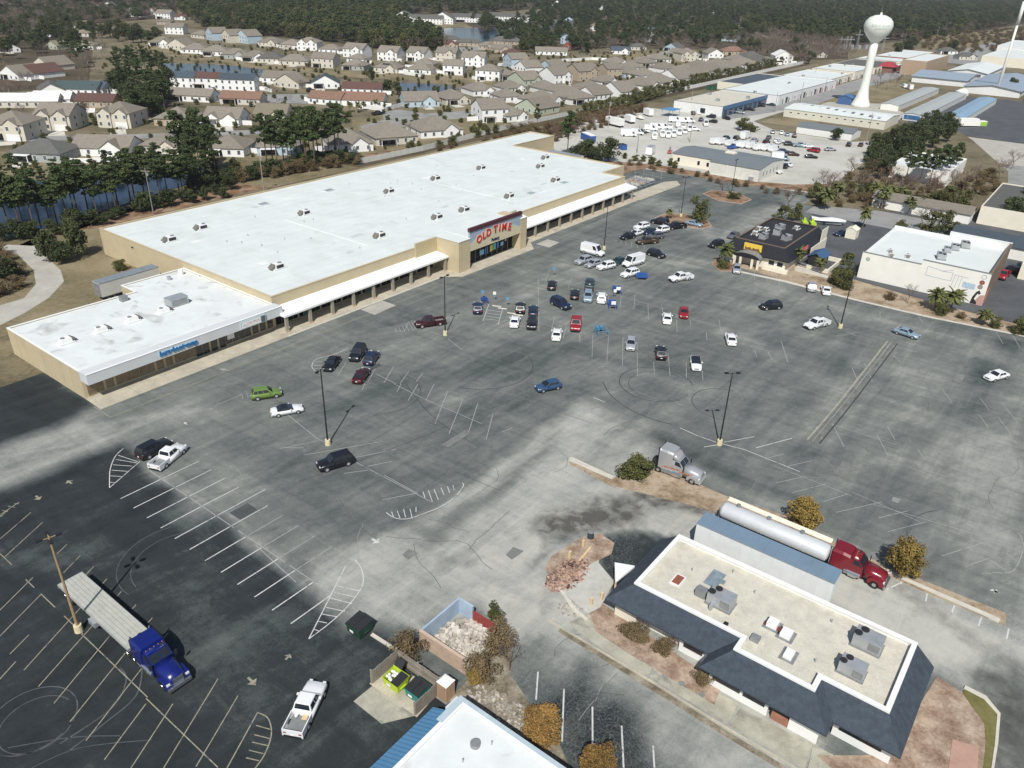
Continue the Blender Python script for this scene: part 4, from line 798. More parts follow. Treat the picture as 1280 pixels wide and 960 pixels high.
for (a, b0, b1, z1, mm) in [(55.4,-.6,4.3,1.5,M_WHITE),(53.5,9.6,15.4,2.4,M_WHITE),(53.5,5.0,9.2,.8,Mbk),(53.45,5.0,7.6,2.35,M_WHITE),(55.5,16.3,19.5,2.3,M_WHITE),(55.6,24.5,27,1.8,M_CREAM)]:
    MB().box(lx(a), lx(a)+.3, ly(b0), ly(b1), 0, z1).obj('front_wall', mm, T)
for b0, b1 in [(9.9,12),(12.3,15),(17,19),(.2,3.8)]: MB().box(lx(53.42 if b0 in (9.9,12.3) else 55.35), lx(53.5 if b0 in (9.9,12.3) else 55.42), ly(b0), ly(b1), 1.0, 2.2).obj('window', M_GLASS, T)
MB().box(lx(56.2), lx(56.6), ly(-.2), ly(26.2), 0, 2.6).obj('inner_wall', M_OFFW, T); MB().box(lx(56.2), lx(66.5), ly(-.2), ly(.2), 0, 2.6).obj('inner_wall', M_OFFW, T)
# porch gable at the left end
P = lambda a, b, z: (lx(a), ly(b), z)
MB().add([P(60.1,29.9,2.5),P(57.4,28.2,2.5),P(60.6,27.7,2.9),P(60.1,29.9,2.32),P(57.4,28.2,2.32),P(60.6,27.7,2.6)], [(0,1,2),(3,5,4),(0,3,4,1),(1,4,5,2),(2,5,3,0)]).obj('side_canopy', M_WHITE, T)
for a, b in ((60.0,29.6),(57.7,28.3)): MB().box(lx(a)-.08,lx(a)+.08,ly(b)-.08,ly(b)+.08,0,2.34).obj('canopy_post', M_TIMBER, T)
MB().box(lx(60.2),lx(66.4),ly(25.6),ly(26.4),0,2.5).obj('side_wall', M_OFFW, T)
zr = 4.09
rooftop_unit(T, lx(59.9), ly(17.6), zr, 1.0, -math.pi/2, 'rest'); rooftop_unit(T, lx(63.6), ly(4.4), zr, 1.02, math.pi*.5+math.pi, 'rest'); rooftop_unit(T, lx(59.4), ly(4.6), zr, .9, -math.pi/2, 'rest')
MB().box(-.9,.0,-.5,.6,.1,.9).obj('duct_box', M_METALD, T, loc=P(60.2,19.6,zr)); MB().box(-.5,.3,-1.3,-1.0,.1,.7).obj('duct_box', M_METAL, T, loc=P(58.8,19.2,zr))
for a, b, w_, d_, h_, mm in [(60.4,12.4,.5,.5,.6,M_WHITE),(60.0,10.9,.55,.5,.5,M_WHITE),(57.7,9.8,.6,.4,.35,M_WHITE),(57.5,13.0,.4,.4,.45,M_METALD),(57.4,16.0,.35,.2,.25,M_BLACKP)]:
    o = MB().box(-w_,w_,-d_,d_,0,h_).obj('exhaust_fan', mm, T, loc=P(a,b,zr)); MB().box(-w_-.3,w_+.3,-d_-.3,d_+.3,.005,.03).obj('flashing', M_METALD if mm is M_WHITE else M_GRAVEL, o)
o = MB().box(-.9,.9,-.55,.55,0,.12).obj('roof_hatch', M_WHITEW, T, loc=P(60.2,22.5,zr)); MB().box(-.7,.7,-.4,.4,.12,.16).obj('hatch_lid', mat('rust_red', (.26,.08,.05), .9, .4, 3), o)
MB().box(-1.3,1.3,-.7,.7,0,.08).obj('roof_plate', mat('blue_grey_sheet', (.20,.25,.28), .6, .3, 2), T, loc=P(62.9,19.6,zr)); MB().box(-.3,.3,-1.2,1.2,0,.1).obj('roof_plate', mat('maroon_sheet', (.16,.04,.04), .8, .2, 2), T, loc=P(60.3,12.0,zr), rz=.05)
MB().box(-.3,.3,-.3,.3,0,.08).obj('roof_plate', mat('blue_grey_sheet', (.2,.25,.28)), T, loc=P(62.9,18.8,zr+.08))
for a, b in [(63.5,15.5),(64.5,8),(58.5,7.6),(62.5,22),(65,18.5)]: MB().cyl((0,0,0),(0,0,.45),.07,.07,6).obj('vent_pipe', M_METAL, T, loc=P(a,b,zr))
# ---- white-roofed building with the blue metal skirt, bottom edge
T = bld('blue_trim_building', 'white-roofed building with a blue standing-seam metal edge at the bottom of the view', 'building', 8, 6)
shell(T, [(0,0),(27,0),(27,24.2),(0,24.2)], 4.0, M_WHITEW, M_TPOD, .25, .3, M_WHITE)
MB().add([(0,24.3,3.95),(25.4,24.3,3.95),(25.4,26.3,2.9),(0,26.3,2.9),(0,26.3,2.7),(25.4,26.3,2.7),(25.4,24.3,2.7)], [(0,1,2,3),(3,2,5,4),(1,6,5,2)]).obj('metal_skirt', M_STEELB, T)
MB().box(25.45,26.9,24.22,24.9,2.9,3.95).obj('parapet_return', M_GREYW, T)
MB().box(24,27.1,24.0,24.6,4.0,4.12).obj('parapet_cap', mat('pale_blue_grey', (.42,.50,.54), .5, .1, 1), T)
MB().box(26.7,27.1,8,24.2,4.02,4.1).obj('parapet_cap', mat('pale_blue_grey', (.42,.50,.54), .5, .1, 1), T)
MB().cyl((24.3,20.6,3.75),(24.3,20.6,4.15),.42,.42,12).obj('roof_fan', M_METALD, T); MB().cyl((23,17.5,3.75),(23,17.5,4.0),.15,.15,8).obj('vent_pipe', M_METALD, T)
for x, y in [(25.2,19.6),(22.5,20.4),(25.6,14.2)]: MB().cyl((x,y,3.75),(x,y,4.2),.06,.06,6).obj('vent_pipe', M_METAL, T)
# ---- black restaurant with the yellow sign
T = bld('black_restaurant', 'black-roofed restaurant with a yellow sign over its arched porch', 'restaurant', 171.5, 51.5)
lx = lambda a: a-171.5; ly = lambda b: b-51.5
shell(T, [(2.3,1.8),(25,1.8),(25,13.6),(2.3,13.6)], 5.0, M_BLACKP, M_DARK, .3, .25, mat('brown_coping', (.16,.11,.08), .7, .1, 1))
MB().prism([(.2,.4),(25,.4),(25,14.6),(.2,14.6)], 0, 3.0, False).obj('wall', M_CREAM, T)
e = [(25.5,-.6),(-.6,-.6),(-.6,15.4)]; t = [(25.02,1.74),(2.24,1.74),(2.24,13.7)]
for i in range(2): MB().add([(*e[i],2.95),(*e[i+1],2.95),(*t[i+1],4.9),(*t[i],4.9),(*e[i],2.7),(*e[i+1],2.7),(*t[i+1],2.7),(*t[i],2.7)], [(0,1,2,3),(4,5,1,0),(4,7,6,5)]).obj('skirt_roof', M_BLACKP, T, fix=False)
MB().box(20.5,24.9,-.7,-.55,2.6,5.6).obj('white_end_wall', M_CREAM, T); MB().box(14,25.3,-.8,-.62,0,2.7).obj('white_end_wall', M_CREAM, T)
S = MB().box(.1,.4,6.4,10.6,3.4,5.0).obj('yellow_sign', mat('sign_yellow', (.72,.50,.07), .5, .1, 2), T)
MB().add([(.08,6.7+3.6*i/9,3.6+.55*abs(math.sin(i*1.9))+.1) for i in range(10)]+[(.08,6.7+3.6*(9-i)/9,3.5) for i in range(10)], [tuple(range(20))]).obj('sign_skyline', mat('sign_brown', (.16,.08,.03), .6, .1, 2), S, fix=False)
S = MB().box(7.2,11.2,-.75,-.5,3.3,4.2).obj('red_sign', mat('sign_orange_red', (.55,.10,.05), .5, .05, 2), T); scrib(S, 7.5, 10.9, 3.75, .4, M_WHITE, -.77, 18, .12, 9)
arc = [(8.6+3.1*math.cos(u), 2.4+1.1*math.sin(u)) for u in np.linspace(0, math.pi, 11)]
MB().loft([[(x, y, z) for y, z in arc] for x in (-2.6, .1)], False, False).obj('porch_roof', M_METALD, T, fix=False)
MB().add([(-2.55,y,z) for y,z in arc], [tuple(range(11))]).obj('porch_front', M_BLACKP, T, fix=False)
for y in (5.8,7.2,10.0,11.4): MB().box(-2.5,-2.1,y-.25,y+.25,0,2.4).obj('porch_post', M_CREAM, T)
window_row(T, 'y', .2, [1.6,3.6,12.8], 1.3, 1.2, 2.2)
MB().box(-1.0,0.0,-.6,5.2,0,.9).obj('low_wall', M_CREAM, T); MB().box(-1.0,0.0,11.8,15.4,0,1.6).obj('low_wall', M_CREAM, T)
for x, y, s in [(8.5,11.5,.8),(13,12.3,.7),(13.5,10.8,.7),(7.0,8.8,.9),(12.5,7.6,.95),(17,8.6,.9),(9.6,4.2,.9),(20,5.5,.7)]: rooftop_unit(T, x, y, 4.72, s, random.uniform(-.3,.3), 'rest' if s > .85 else 'mall')
T = bld('patio_shelter', 'small blue-roofed patio shelter beside the black restaurant', 'shelter', 181, 46.5)
gablebox(T, 0, 4.6, 0, 3.2, 2.3, 3.1, 'x', M_DARK, mat('shelter_blue', (.05,.10,.20), .5, .15, 1), .4)
T = bld('patio_wall', 'low pale wall round the patio beside the black restaurant', 'wall', 178, 44)
MB().box(0,10,0,.3,0,1.0).obj('wall', M_CREAM, T); MB().box(9.7,10,.3,5.6,0,1.0).obj('wall', M_CREAM, T); MB().box(0,.3,.3,5,0,1.0).obj('wall', M_CREAM, T)
T = bld('access_ramp', 'pale concrete ramp with rails leading up to the black restaurant', 'ramp', 176, 44.5)
MB().loft([[(-1.4,-1.5,0),(.2,-1.5,0),(.2,-1.5,.15),(-1.4,-1.5,.15)],[(-1.4,6,0),(.2,6,0),(.2,6,.9),(-1.4,6,.9)]]).obj('ramp_slab', M_CONCW, T)
for x in (-1.4,.2): MB().cyl((x,-1.5,1.0),(x,6,1.8),.04,.04,6).obj('rail', M_METAL, T)
# ---- big white building with the painted wall
T = bld('painted_wall_building', 'large white flat-roofed building with a faint mural on its long wall', 'building', 180.4, 12.8)
MB().box(0,.35,0,13.2,0,7.0).obj('wall', M_OFFW, T); MB().box(0.003,.35,13.2,25.4,0,5.95).obj('wall', M_OFFW, T)
MB().box(27,27.4,0,13,0,7.0).obj('wall', M_WHITEW, T); MB().box(27.003,27.4,13,25.4,0,6.0).obj('wall', M_WHITEW, T)
MB().box(.35,27,25.05,25.4,0,5.5).obj('wall', M_WHITEW, T)
Mbr = mat('parapet_back_shade', (.20,.15,.10), .9, .2, .8)  # brown paints the shade on the parapet's inner face, as a thin sheet
MB().box(.35,27,0,.35,0,7.0).obj('wall', mat('brown_side_wall', (.17,.125,.085), .9, .15, .8), T); MB().box(.35,27,.35,.42,5.3,6.95).obj('parapet_inner_shade', Mbr, T)
MB().add([(.3,.3,5.25),(27.1,.3,5.25),(27.1,25.2,5.25),(.3,25.2,5.25)], [(0,1,2,3)]).obj('roof', M_TPO, T, fix=False)
MB().box(-.06,.42,-.06,13.2,7.0,7.1).obj('coping', M_METALD, T); MB().box(-.06,.42,13.2,25.5,5.95,6.05).obj('coping', M_METALD, T)
MB().box(26.95,27.45,-.06,13,7.0,7.1).obj('coping', M_WHITE, T)
for a, b, s in [(196.5,27.0,.8),(203,24.5,1.0),(199.5,26,.9),(190,27.0,1.0),(187,34,.6),(184,33.0,.6),(186,30,.6)]:
    rooftop_unit(T, a-180.4, b-12.8-(3 if b < 28 else 0), 5.28, s, .3, 'rest' if s > .7 else 'mall')
Mtr = mat('mural_line', (.36,.42,.46), .7, .2, 2); y2 = lambda b: b-12.8
def wl(pts, wd=.1, m=Mtr, name='painted_line_art'):
    mb = MB()
    for (a, b), (c, d) in zip(pts, pts[1:]):
        v = Vector((c-a, d-b)).normalized(); n_ = Vector((-v.y, v.x))*wd/2
        mb.face((-.012,a+n_.x,b+n_.y),(-.012,c+n_.x,d+n_.y),(-.012,c-n_.x,d-n_.y),(-.012,a-n_.x,b-n_.y))
    return mb.obj(name, m, T, fix=False)
wl([(11.9,5.9),(11.9,3.9),(6.9,3.8),(6.9,5.6),(9.0,5.5),(7.3,6.0),(7.0,6.2)]); wl([(11.9,5.9),(9.3,5.6),(8.8,5.5)])
for k in range(3): wl([(6.4-.7*k,5.2-.02*k),(6.6-.7*k,2.6)], .08)
wl([(6.6,5.3),(3.8,5.2)], .1); MB().face((-.012,4.6,3.1),(-.012,4.6,4.3),(-.012,2.2,4.2),(-.012,2.2,3.0)).obj('painted_cloud', mat('mural_pale_blue', (.42,.52,.62), .7, .3, 3), T, fix=False)
def disc(T, y, z, r, m, hole=0, sq=1, x=-.014, name='painted_disc'):
    n_ = 18; o = [(x, y+r*math.cos(2*math.pi*i/n_), z+sq*r*math.sin(2*math.pi*i/n_)) for i in range(n_)]
    if hole: i2 = [(x, y+hole*math.cos(2*math.pi*i/n_), z+sq*hole*math.sin(2*math.pi*i/n_)) for i in range(n_)]; MB().add(o+i2, [(i,(i+1)%n_,(i+1)%n_+n_,i+n_) for i in range(n_)]).obj(name, m, T, fix=False)
    else: MB().add(o, [tuple(range(n_))]).obj(name, m, T, fix=False)
disc(T, 1.15, 6.1, .5, Mtr, .38); disc(T, 1.2, 4.9, .5, mat('mural_brick', (.28,.09,.06), .8, .2, 2)); disc(T, 1.3, 3.9, .5, mat('mural_taupe', (.30,.24,.22), .8, .2, 2)); disc(T, 24.0, 4.6, .42, M_METALD); disc(T, 24.0, 4.6, .3, mat('mural_sage', (.4,.46,.4), .8, .2, 2), x=-.02)
MB().add([(-.014,y,z) for y,z in [(2.3,.1),(2.1,1.6),(1.7,2.7),(1.2,3.2),(.8,2.6),(1.1,2.2),(1.3,2.5),(1.5,2.0),(1.7,1.2),(1.1,.6),(1.0,.1)]], [tuple(range(11))]).obj('painted_figure', M_DARK, T, fix=False)
MB().face((-.013,0.02,0),(-.013,0.02,2.4),(-.013,.85,2.2),(-.013,1.9,0)).obj('painted_panel', mat('mural_pink', (.50,.30,.25), .8, .2, 2), T, fix=False)
Mart = mat('mural_orange', (.5,.2,.12), .8, .3, 2); MB().box(.4,6,-.03,0,0,2.6).obj('painted_panel', Mart, T)
# ---- small place beside it
T = bld('trash_hut', 'small pale block hut behind the restaurant car park', 'hut', 209, 47); gablebox(T, 0, 3, 0, 2.6, 2.2, 2.9, 'x', M_CREAM, M_CREAM, .1)
def flatb(name, label, a0, a1, b0, b1, z, wm, rm, par=.4, cm=None, cat='building', units=0, group=None):
    T = bld(name, label, cat, a0, b0, group=group); shell(T, [(0,0),(a1-a0,0),(a1-a0,b1-b0),(0,b1-b0)], z, wm, rm, par, .25, cm)
    for _ in range(units): rooftop_unit(T, random.uniform(2,a1-a0-2), random.uniform(2,b1-b0-2), z-par+.02, .8, 0, random.choice(('mall','rest')))
    return T
# yard office
T = bld('yard_office', 'long cream metal building with a low grey roof at the edge of the gravel yard', 'building', 250.6, 90)
Mgr = ribbed('grey_metal_roof', (.17,.19,.195), 1, .9, .4, line=.85, width=.1)
gablebox(T, 0, 22, 0, 17.2, 3.9, 4.9, 'y', mat('yard_white', (.62,.62,.56)), Mgr, .15)
MB().box(4.8,5.1,17.2,33.5,0,3.6).obj('wall', M_CREAM, T); MB().box(5.1,22,33.2,33.5,0,3.6).obj('wall', M_CREAM, T); MB().box(21.7,22,17.2,33.2,0,3.6).obj('wall', M_CREAM, T)
MB().loft([[(4.6,y,3.65),(13.4,y,4.6),(22.2,y,3.65),(22.2,y,3.5),(4.6,y,3.5)] for y in (17.25,33.8)]).obj('roof', Mgr, T)
window_row(T, 'y', 4.8, [20,23.4,31], .9, 1.0, 2.4, fm=M_WHITE)
window_row(T, 'x', 0, [4,7,10,13,16], .6, 1.3, 2.6, fm=M_GREYW); MB().box(12,14.5,14,17.5,4.3,5.4).obj('roof_box', M_CREAM, T); MB().box(-.5,.0,1.5,3.0,.1,1.5).obj('wall_unit', M_METAL, T)
for b in (5.5,11): MB().cyl((-.06,b,0),(-.06,b,3.9),.06,.06,6).obj('downspout', M_WHITE, T)
# blue-fronted building
T = flatb('blue_front_building', 'flat-roofed workshop with a white end wall and a blue front, facing the street of shops', 360.5, 415, 152, 177, 4.8, M_WHITEW, M_GRAVEL, .3, M_METALD, units=3)
MB().box(0,54.5,-.35,-.02,3.2,4.9).obj('blue_fascia', mat('blue_fascia', (.06,.14,.27), .5, .1, .6), T); MB().box(0,54.5,-.12,-.02,0,3.2).obj('blue_wall', mat('blue_wall', (.10,.17,.27), .6, .1, .6), T)
for k in range(9): MB().box(2+5.9*k,5.4+5.9*k,-.2,-.12,.1,2.8).obj('bay_door', M_GLASS, T)
MB().box(-.08,0,8.5,11,.8,3.0).obj('window', M_GLASS, T); 
for b in (5,15): MB().cyl((-.25,b,.6),(0,b,.6),.6,.6,10).obj('wall_tyre', M_TYRE, T)
# the rest of the street of shops
row = [(406.5,512,147,178,4.8,M_WHITEW,M_TPO,'white-roofed workshop next beyond the blue-fronted one'),(515,563,152,182,4.2,M_CREAM,M_TPO,'white-roofed cream shop in the middle of the street of shops'),
       (566,610,152,180,5.0,M_CREAM,M_TPO,'raised white shop block on the far street'),(613,670,152,182,4.4,M_CREAM,SH['gr'],'grey-roofed cream shop on the far street'),(673,720,150,182,4.6,M_CREAM,M_TPO,'last cream shop at the far end of the street of shops')]
for i, (a0,a1,b0,b1,z,wm,rm,lab) in enumerate(row):
    if i == 0: a0 = 418
    T = flatb('shop_building', lab, a0, a1, b0, b1, z, wm, rm, .4, M_METALD, units=2)
    for k in range(int((a1-a0)/9)): 
        MB().box(2+9*k,5+9*k,-.06,0,.1,3.0).obj('bay_door', random.choice((M_GLASS, M_GREYW, M_GLASS)), T); MB().box(6.5+9*k,7.5+9*k,-.06,0,.1,2.3).obj('door', random.choice((M_GLASS, M_RED)), T)
T = flatb('dark_roof_shop', 'dark-roofed shop strip between two white roofs on the street of shops', 452, 512, 179, 196, 4.2, M_CREAM, SH['bl'], .3)
# long white storage building in front of the tower
T = bld('storage_building', 'long white storage building with small high windows in front of the water tower', 'storage building', 386, 86)
gablebox(T, 0, 24, 0, 46, 3.6, 4.6, 'y', mat('aged_white', (.62,.60,.50), .8, .08, .3, stain=.3, staincol=(.4,.37,.28)), M_TPO, .2)
for k in range(12): MB().box(-.05,0,2.5+3.6*k,3.5+3.6*k,2.1,2.5).obj('vent_window', M_DARK, T)
for k in range(10): MB().box(2+1.2*k%20,4.5+1.2*k%20,3+4.2*k,4.3+4.2*k,4.75,4.85).obj('roof_patch', random.choice((M_METALD, M_GREYW)), T)
T = bld('small_office', 'small white building with a grey roof in front of the storage building', 'building', 347.5, 89)
gablebox(T, 0, 13, 0, 23, 2.9, 3.9, 'y', M_WHITEW, Mgr, .3)
Mst = ribbed('storage_roof', (.40,.42,.40), 0, 3.0, .4, line=.8, width=.08); Mstb = ribbed('storage_roof_blue', (.24,.36,.46), 0, 3.0, .4, line=.8, width=.08)
for (a0,a1,b0,b1,rm,lab) in [(448,540,95.5,104,Mst,'long grey-roofed row of storage units nearest the tower'),(428,528,78.5,87.5,Mst,'long grey-roofed row of storage units in the middle of three'),(431,520,62,70.5,Mstb,'long blue-roofed row of storage units beside the dark apron')]:
    T = bld('storage_units', lab, 'storage units', a0, b0, group='rows of storage units'); gablebox(T, 0, a1-a0, 0, b1-b0, 2.7, 3.3, 'x', M_OFFW, rm, .2)
    md = MB().box(0,2.4,-.05,0,.05,2.3).mesh('unit_door', mat('unit_door', (.50,.52,.50), .6, .1, .5))
    for k in range(int((a1-a0-2)/3.0)): put('unit_door', md, T, (1+3.0*k, 0, 0))
T = bld('unit_office', 'blue glass-fronted office at the end of the middle row of storage units', 'office', 422, 79); gablebox(T, 0, 5.8, 0, 8, 2.9, 3.5, 'x', M_GREYW, Mst, .2)
MB().box(-.06,0,.5,7.5,.6,2.5).obj('window_band', mat('blue_glass', (.04,.14,.28), .2, .3, .6), T)
# gym, school
T = flatb('gym_building', 'tall windowless tan gymnasium with a white roof', 633, 705, 124, 140, 9.5, mat('gym_tan', (.38,.28,.19), .8, .05, .4), M_TPO, .4)
T = flatb('red_shop', 'low brown shop with a red hipped roof beside the gymnasium', 632, 665, 145, 158, 4.0, mat('brown_wall', (.2,.1,.07)), M_TPO, .3)
Mred = mat('red_metal_roof', (.33,.04,.05), .5, .1, .5); MB().frus((-1,10,-2,10),(3,6,2,6),4.0,7.0).obj('roof', Mred, T)
T = flatb('brick_store', 'long reddish brick store with a white roof behind the tower', 705, 790, 150, 178, 5.0, mat('red_brick_far', (.22,.10,.07)), M_TPO, .3)
for (a0,a1,b0,b1,ax,lab) in [(590,640,90,122,'y','wide pale-blue metal roof of the school beside the gymnasium'),(560,650,56,86,'x','long pale-blue metal roof of the school nearest the mast'),(650,720,88,112,'x','white metal roof of the school behind the blue ones'),(545,600,20,50,'y','pale-blue metal roof at the right edge beyond the mast')]:
    T = bld('school_building', lab, 'school', a0, b0, group='school blocks'); gablebox(T, 0, a1-a0, 0, b1-b0, 3.6, 5.6, ax, M_WHITEW, ribbed('blue_grey_metal', (.30,.36,.42), 0, 2.0, .3, line=.9, width=.1) if 'white' not in lab else M_TPO, .8)
T = bld('arched_hangar', 'small white arched shelter beside the storage units', 'shelter', 530, 84)
MB().loft([[(x, 3.5*math.cos(u), 3.6*math.sin(u)) for u in np.linspace(0, math.pi, 9)] for x in (0, 18)], False, False).obj('arched_roof', M_OFFW, T, fix=False)
# buildings among the trees on the right
T = flatb('tree_hidden_building', 'white-roofed building half hidden by pines on the right', 290, 319, 41.5, 59.5, 4.6, M_OFFW, M_TPO, .3, units=1)
T = flatb('dark_roof_building', 'cream building with a dark flat roof at the right edge', 249, 285, 2, 25.5, 5.0, M_CREAM, SH['gr'], .3)
T = bld('brown_roof_building', 'long low building with a brown roof behind the painted-wall building', 'building', 246, 27); gablebox(T, 0, 7, 0, 26, 2.8, 4.2, 'y', M_OFFW, SH['br'], .4)
T = bld('slate_roof_building', 'long blue-grey roofed building behind the painted-wall building', 'building', 220, 0); gablebox(T, 0, 11, 0, 27, 3.0, 4.4, 'y', M_OFFW, SH['bl'], .4)
T = flatb('white_low_building', 'low white-roofed building at the right edge behind the painted-wall building', 205, 216, -12, 9.5, 3.6, M_CREAM, M_TPO, .3)
T = flatb('warehouse', 'big white-roofed tan warehouse at the far upper right', 760, 860, 66, 110, 7, M_CREAM, M_TPO, .4)
T = flatb('warehouse', 'second white-roofed warehouse farther back at the upper right', 900, 1000, 60, 120, 7, M_WHITEW, M_TPO, .4, units=4)
# ---- water tower and mast
T = bld('water_tower', 'white water tower with a bulb tank on a slender flared stem', 'water tower', *gab(1075,133))
def lathe(prof, n=24): return MB().loft([[(r*math.cos(2*math.pi*i/n), r*math.sin(2*math.pi*i/n), z) for i in range(n)] for r, z in prof], True, True)
MTW = mat('tower_white', (.72,.73,.66), .45, .05, .15)
lathe([(5.2,0),(4.6,1.2),(3.2,4.5),(2.3,9),(2.0,14),(1.9,24),(1.9,30.5)]).obj('stem', MTW, T, smooth=True)
lathe([(1.9,30.4),(2.4,31.2),(4.3,33.2),(5.9,35.2),(6.7,37.2),(6.85,38.6),(6.4,40.4),(4.9,42.1),(2.6,43.1),(.3,43.4)]).obj('tank', MTW, T, smooth=True)
MB().cyl((0,0,43.3),(0,0,44.4),.6,.5,8).obj('vent_cap', MTW, T); MB().cyl((0,0,44.3),(0,0,47.5),.07,.04,5).obj('antenna', M_METAL, T)
ME_ = mat('tower_emblem', (.52,.60,.55), .5, .1, 1)
for (w0, w1, zc, h) in ((-.75,.55,38.9,.7),(-.5,.4,37.7,.4)):
    mb = MB(); az = R_(264)-TH; k = 22
    for j in range(k):
        if j % 4 == 3: continue
        u0 = az+w0+(w1-w0)*j/k; u1 = az+w0+(w1-w0)*(j+.7)/k; r0 = 6.9; hh = h*(.6+.4*((j*7) % 3)/2)
        mb.face((r0*math.cos(u0),r0*math.sin(u0),zc-hh),(r0*math.cos(u1),r0*math.sin(u1),zc-hh),(r0*math.cos(u1),r0*math.sin(u1),zc+hh*.6),(r0*math.cos(u0),r0*math.sin(u0),zc+hh*.6))
    mb.obj('tank_lettering', ME_, T, fix=False)
T = bld('tower_shed', 'blue shed at the foot of the water tower', 'shed', *gab(1063,132)); gablebox(T, 0, 9, 0, 7, 3.5, 4.6, 'x', mat('shed_blue', (.05,.11,.25), .6, .15, .5), mat('shed_blue_roof', (.07,.15,.30), .6, .15, .5), .3)
T = bld('mast', 'tall white antenna mast standing at the upper right', 'mast', *gab(1245,118))
lathe([(1.0,0),(.75,22),(.62,38)], 10).obj('mast_pole', MTW, T, smooth=True); lathe([(.95,38),(.95,50)], 10).obj('antenna_shroud', MTW, T, smooth=True)
# ---- block enclosure with rubble, timber bin store, portable toilet, bins
T = bld('ruined_enclosure', 'roofless tan block enclosure, blue inside, holding rubble', 'wall', 39.7, 34)
MB().box(0,.25,0,6,0,1.9).obj('wall', M_BRICKT, T)
MB().box(.25,6,5.8,6.0,0,1.95).obj('wall', M_BLUEW, T); MB().box(5.75,6,4.0,5.8,0,1.95).obj('wall', M_BLUEW, T)
MB().box(.25,3,.0,.25,0,1.1).box(3,4.2,0,.25,0,.5).obj('broken_wall', M_CONCW, T)
MB().box(-.04,.29,-.04,6.05,1.9,1.97).obj('coping', mat('tan_coping', (.50,.38,.29), .9, .15, 2), T)
for k in range(9):
    if 0: pass
    MB().box(5.78,5.84,.4+.4*k,.76+.4*k,.1,1.55-.05*(k % 3)).obj('gate_plank', mat('faded_red_wood', (.28,.05,.045), .9, .2, 2), T)
def rubble(name, label, cx, cy, rx, ry, n, m, hmax, smin=.08, smax=.45, seed=3, cat='rubble', mats=None, top=None):
    rr = random.Random(seed); mb = MB()
    for _ in range(n):
        u = rr.uniform(0, 2*math.pi); q = rr.random()**.6; x = cx+rx*q*math.cos(u); y = cy+ry*q*math.sin(u); s = rr.uniform(smin, smax); h = hmax*(1-q*.85)*rr.random()
        p = W(x, y); e = [rr.uniform(.3,1)*s for _ in range(3)]; M = Matrix.Rotation(rr.uniform(0,6.3),3,'Z') @ Matrix.Rotation(rr.uniform(-.6,.6),3,'X')
        vs = [M @ Vector((sx*e[0], sy*e[1], sz*e[2]*.6)) for sx in (-1,1) for sy in (-1,1) for sz in (-1,1)]
        mb.add([(p.x+v.x, p.y+v.y, h+v.z+e[2]*.3) for v in vs], [(0,1,3,2),(4,6,7,5),(0,4,5,1),(2,3,7,6),(0,2,6,4),(1,5,7,3)])
    return mb.obj(name, m, None, fix=False, kind='stuff', label=label, cat=cat)
M_RUB = foliage('rubble_mixed', (.13,.10,.075), (.56,.52,.45)); M_RUBD = foliage('rubble_dull', (.10,.08,.06), (.48,.44,.38)); M_RUBR = foliage('rubble_brick', (.04,.018,.012), (.50,.34,.26), .1)
rubble('rubble_heap', 'pale broken plaster and concrete heaped inside the roofless block enclosure', 42.8, 37, 2.75, 2.65, 900, M_RUB, .9, .05, .34, 1)
rubble('brick_debris', 'red-brown brick and timber debris scattered left of the empty restaurant', 57.6, 34.2, 3.4, 1.9, 1500, M_RUBR, .3, .04, .2, 2)
rubble('litter_debris', 'rubbish and broken slabs strewn between the bushes and the white-roofed building', 38.8, 28.5, 1.5, 4.4, 420, M_RUBD, .22, .03, .2, 4)
rubble('plaster_debris', 'loose pale plaster bits beside the brick debris', 53.6, 31.0, 1.6, 1.4, 160, M_RUB, .12, .03, .14, 6)
for i, (p, q, lab) in enumerate([((712,698),(714,687),'short pale timber post standing in the brick debris, left one'),((729,684),(731,673),'short pale timber post standing in the brick debris, right one'),((739,757),(740,748),'pale timber post leaning by the corner of the empty restaurant'),((752,750),(753,737),'pale timber post at the corner of the empty restaurant')]):
    t = bld('timber_post', lab, 'post', *gab(*p)); MB().box(-.13,.13,-.13,.13,0,1.0).obj('post', M_TIMBER, t); MB().box(-.15,.15,-.15,.15,1.0,1.04).obj('post_top', M_TIMBER, t)
t = bld('fallen_beam', 'long pale timber beam lying across the brick debris', 'beam', *gab(738,687)); MB().box(-.1,.1,-.08,.08,.3,.45).obj('beam_end', M_TIMBER, t); MB().loft([[(-.08,-.08,.3),(.08,-.08,.3),(.08,.08,.44),(-.08,.08,.44)],[(-2.9,-.3,.2),(-2.8,-.1,.2),(-2.8,-.1,.33),(-2.9,-.3,.33)]]).obj('beam', M_TIMBER, t)
t = bld('standing_tyre', 'dark scrap drum standing at the top of the brick debris', 'drum', *gab(738,673)); MB().cyl((0,0,0),(0,0,1.0),.42,.38,12).obj('drum_body', mat('drum_blue_black', (.03,.05,.07), .5, .2, 2), t); MB().cyl((0,0,1.0),(0,0,1.04),.4,.3,12).obj('drum_lid', M_METALD, t)
T = bld('bin_enclosure', 'weathered timber bin enclosure open towards the dark lot', 'fence', 33.4, 34.5)
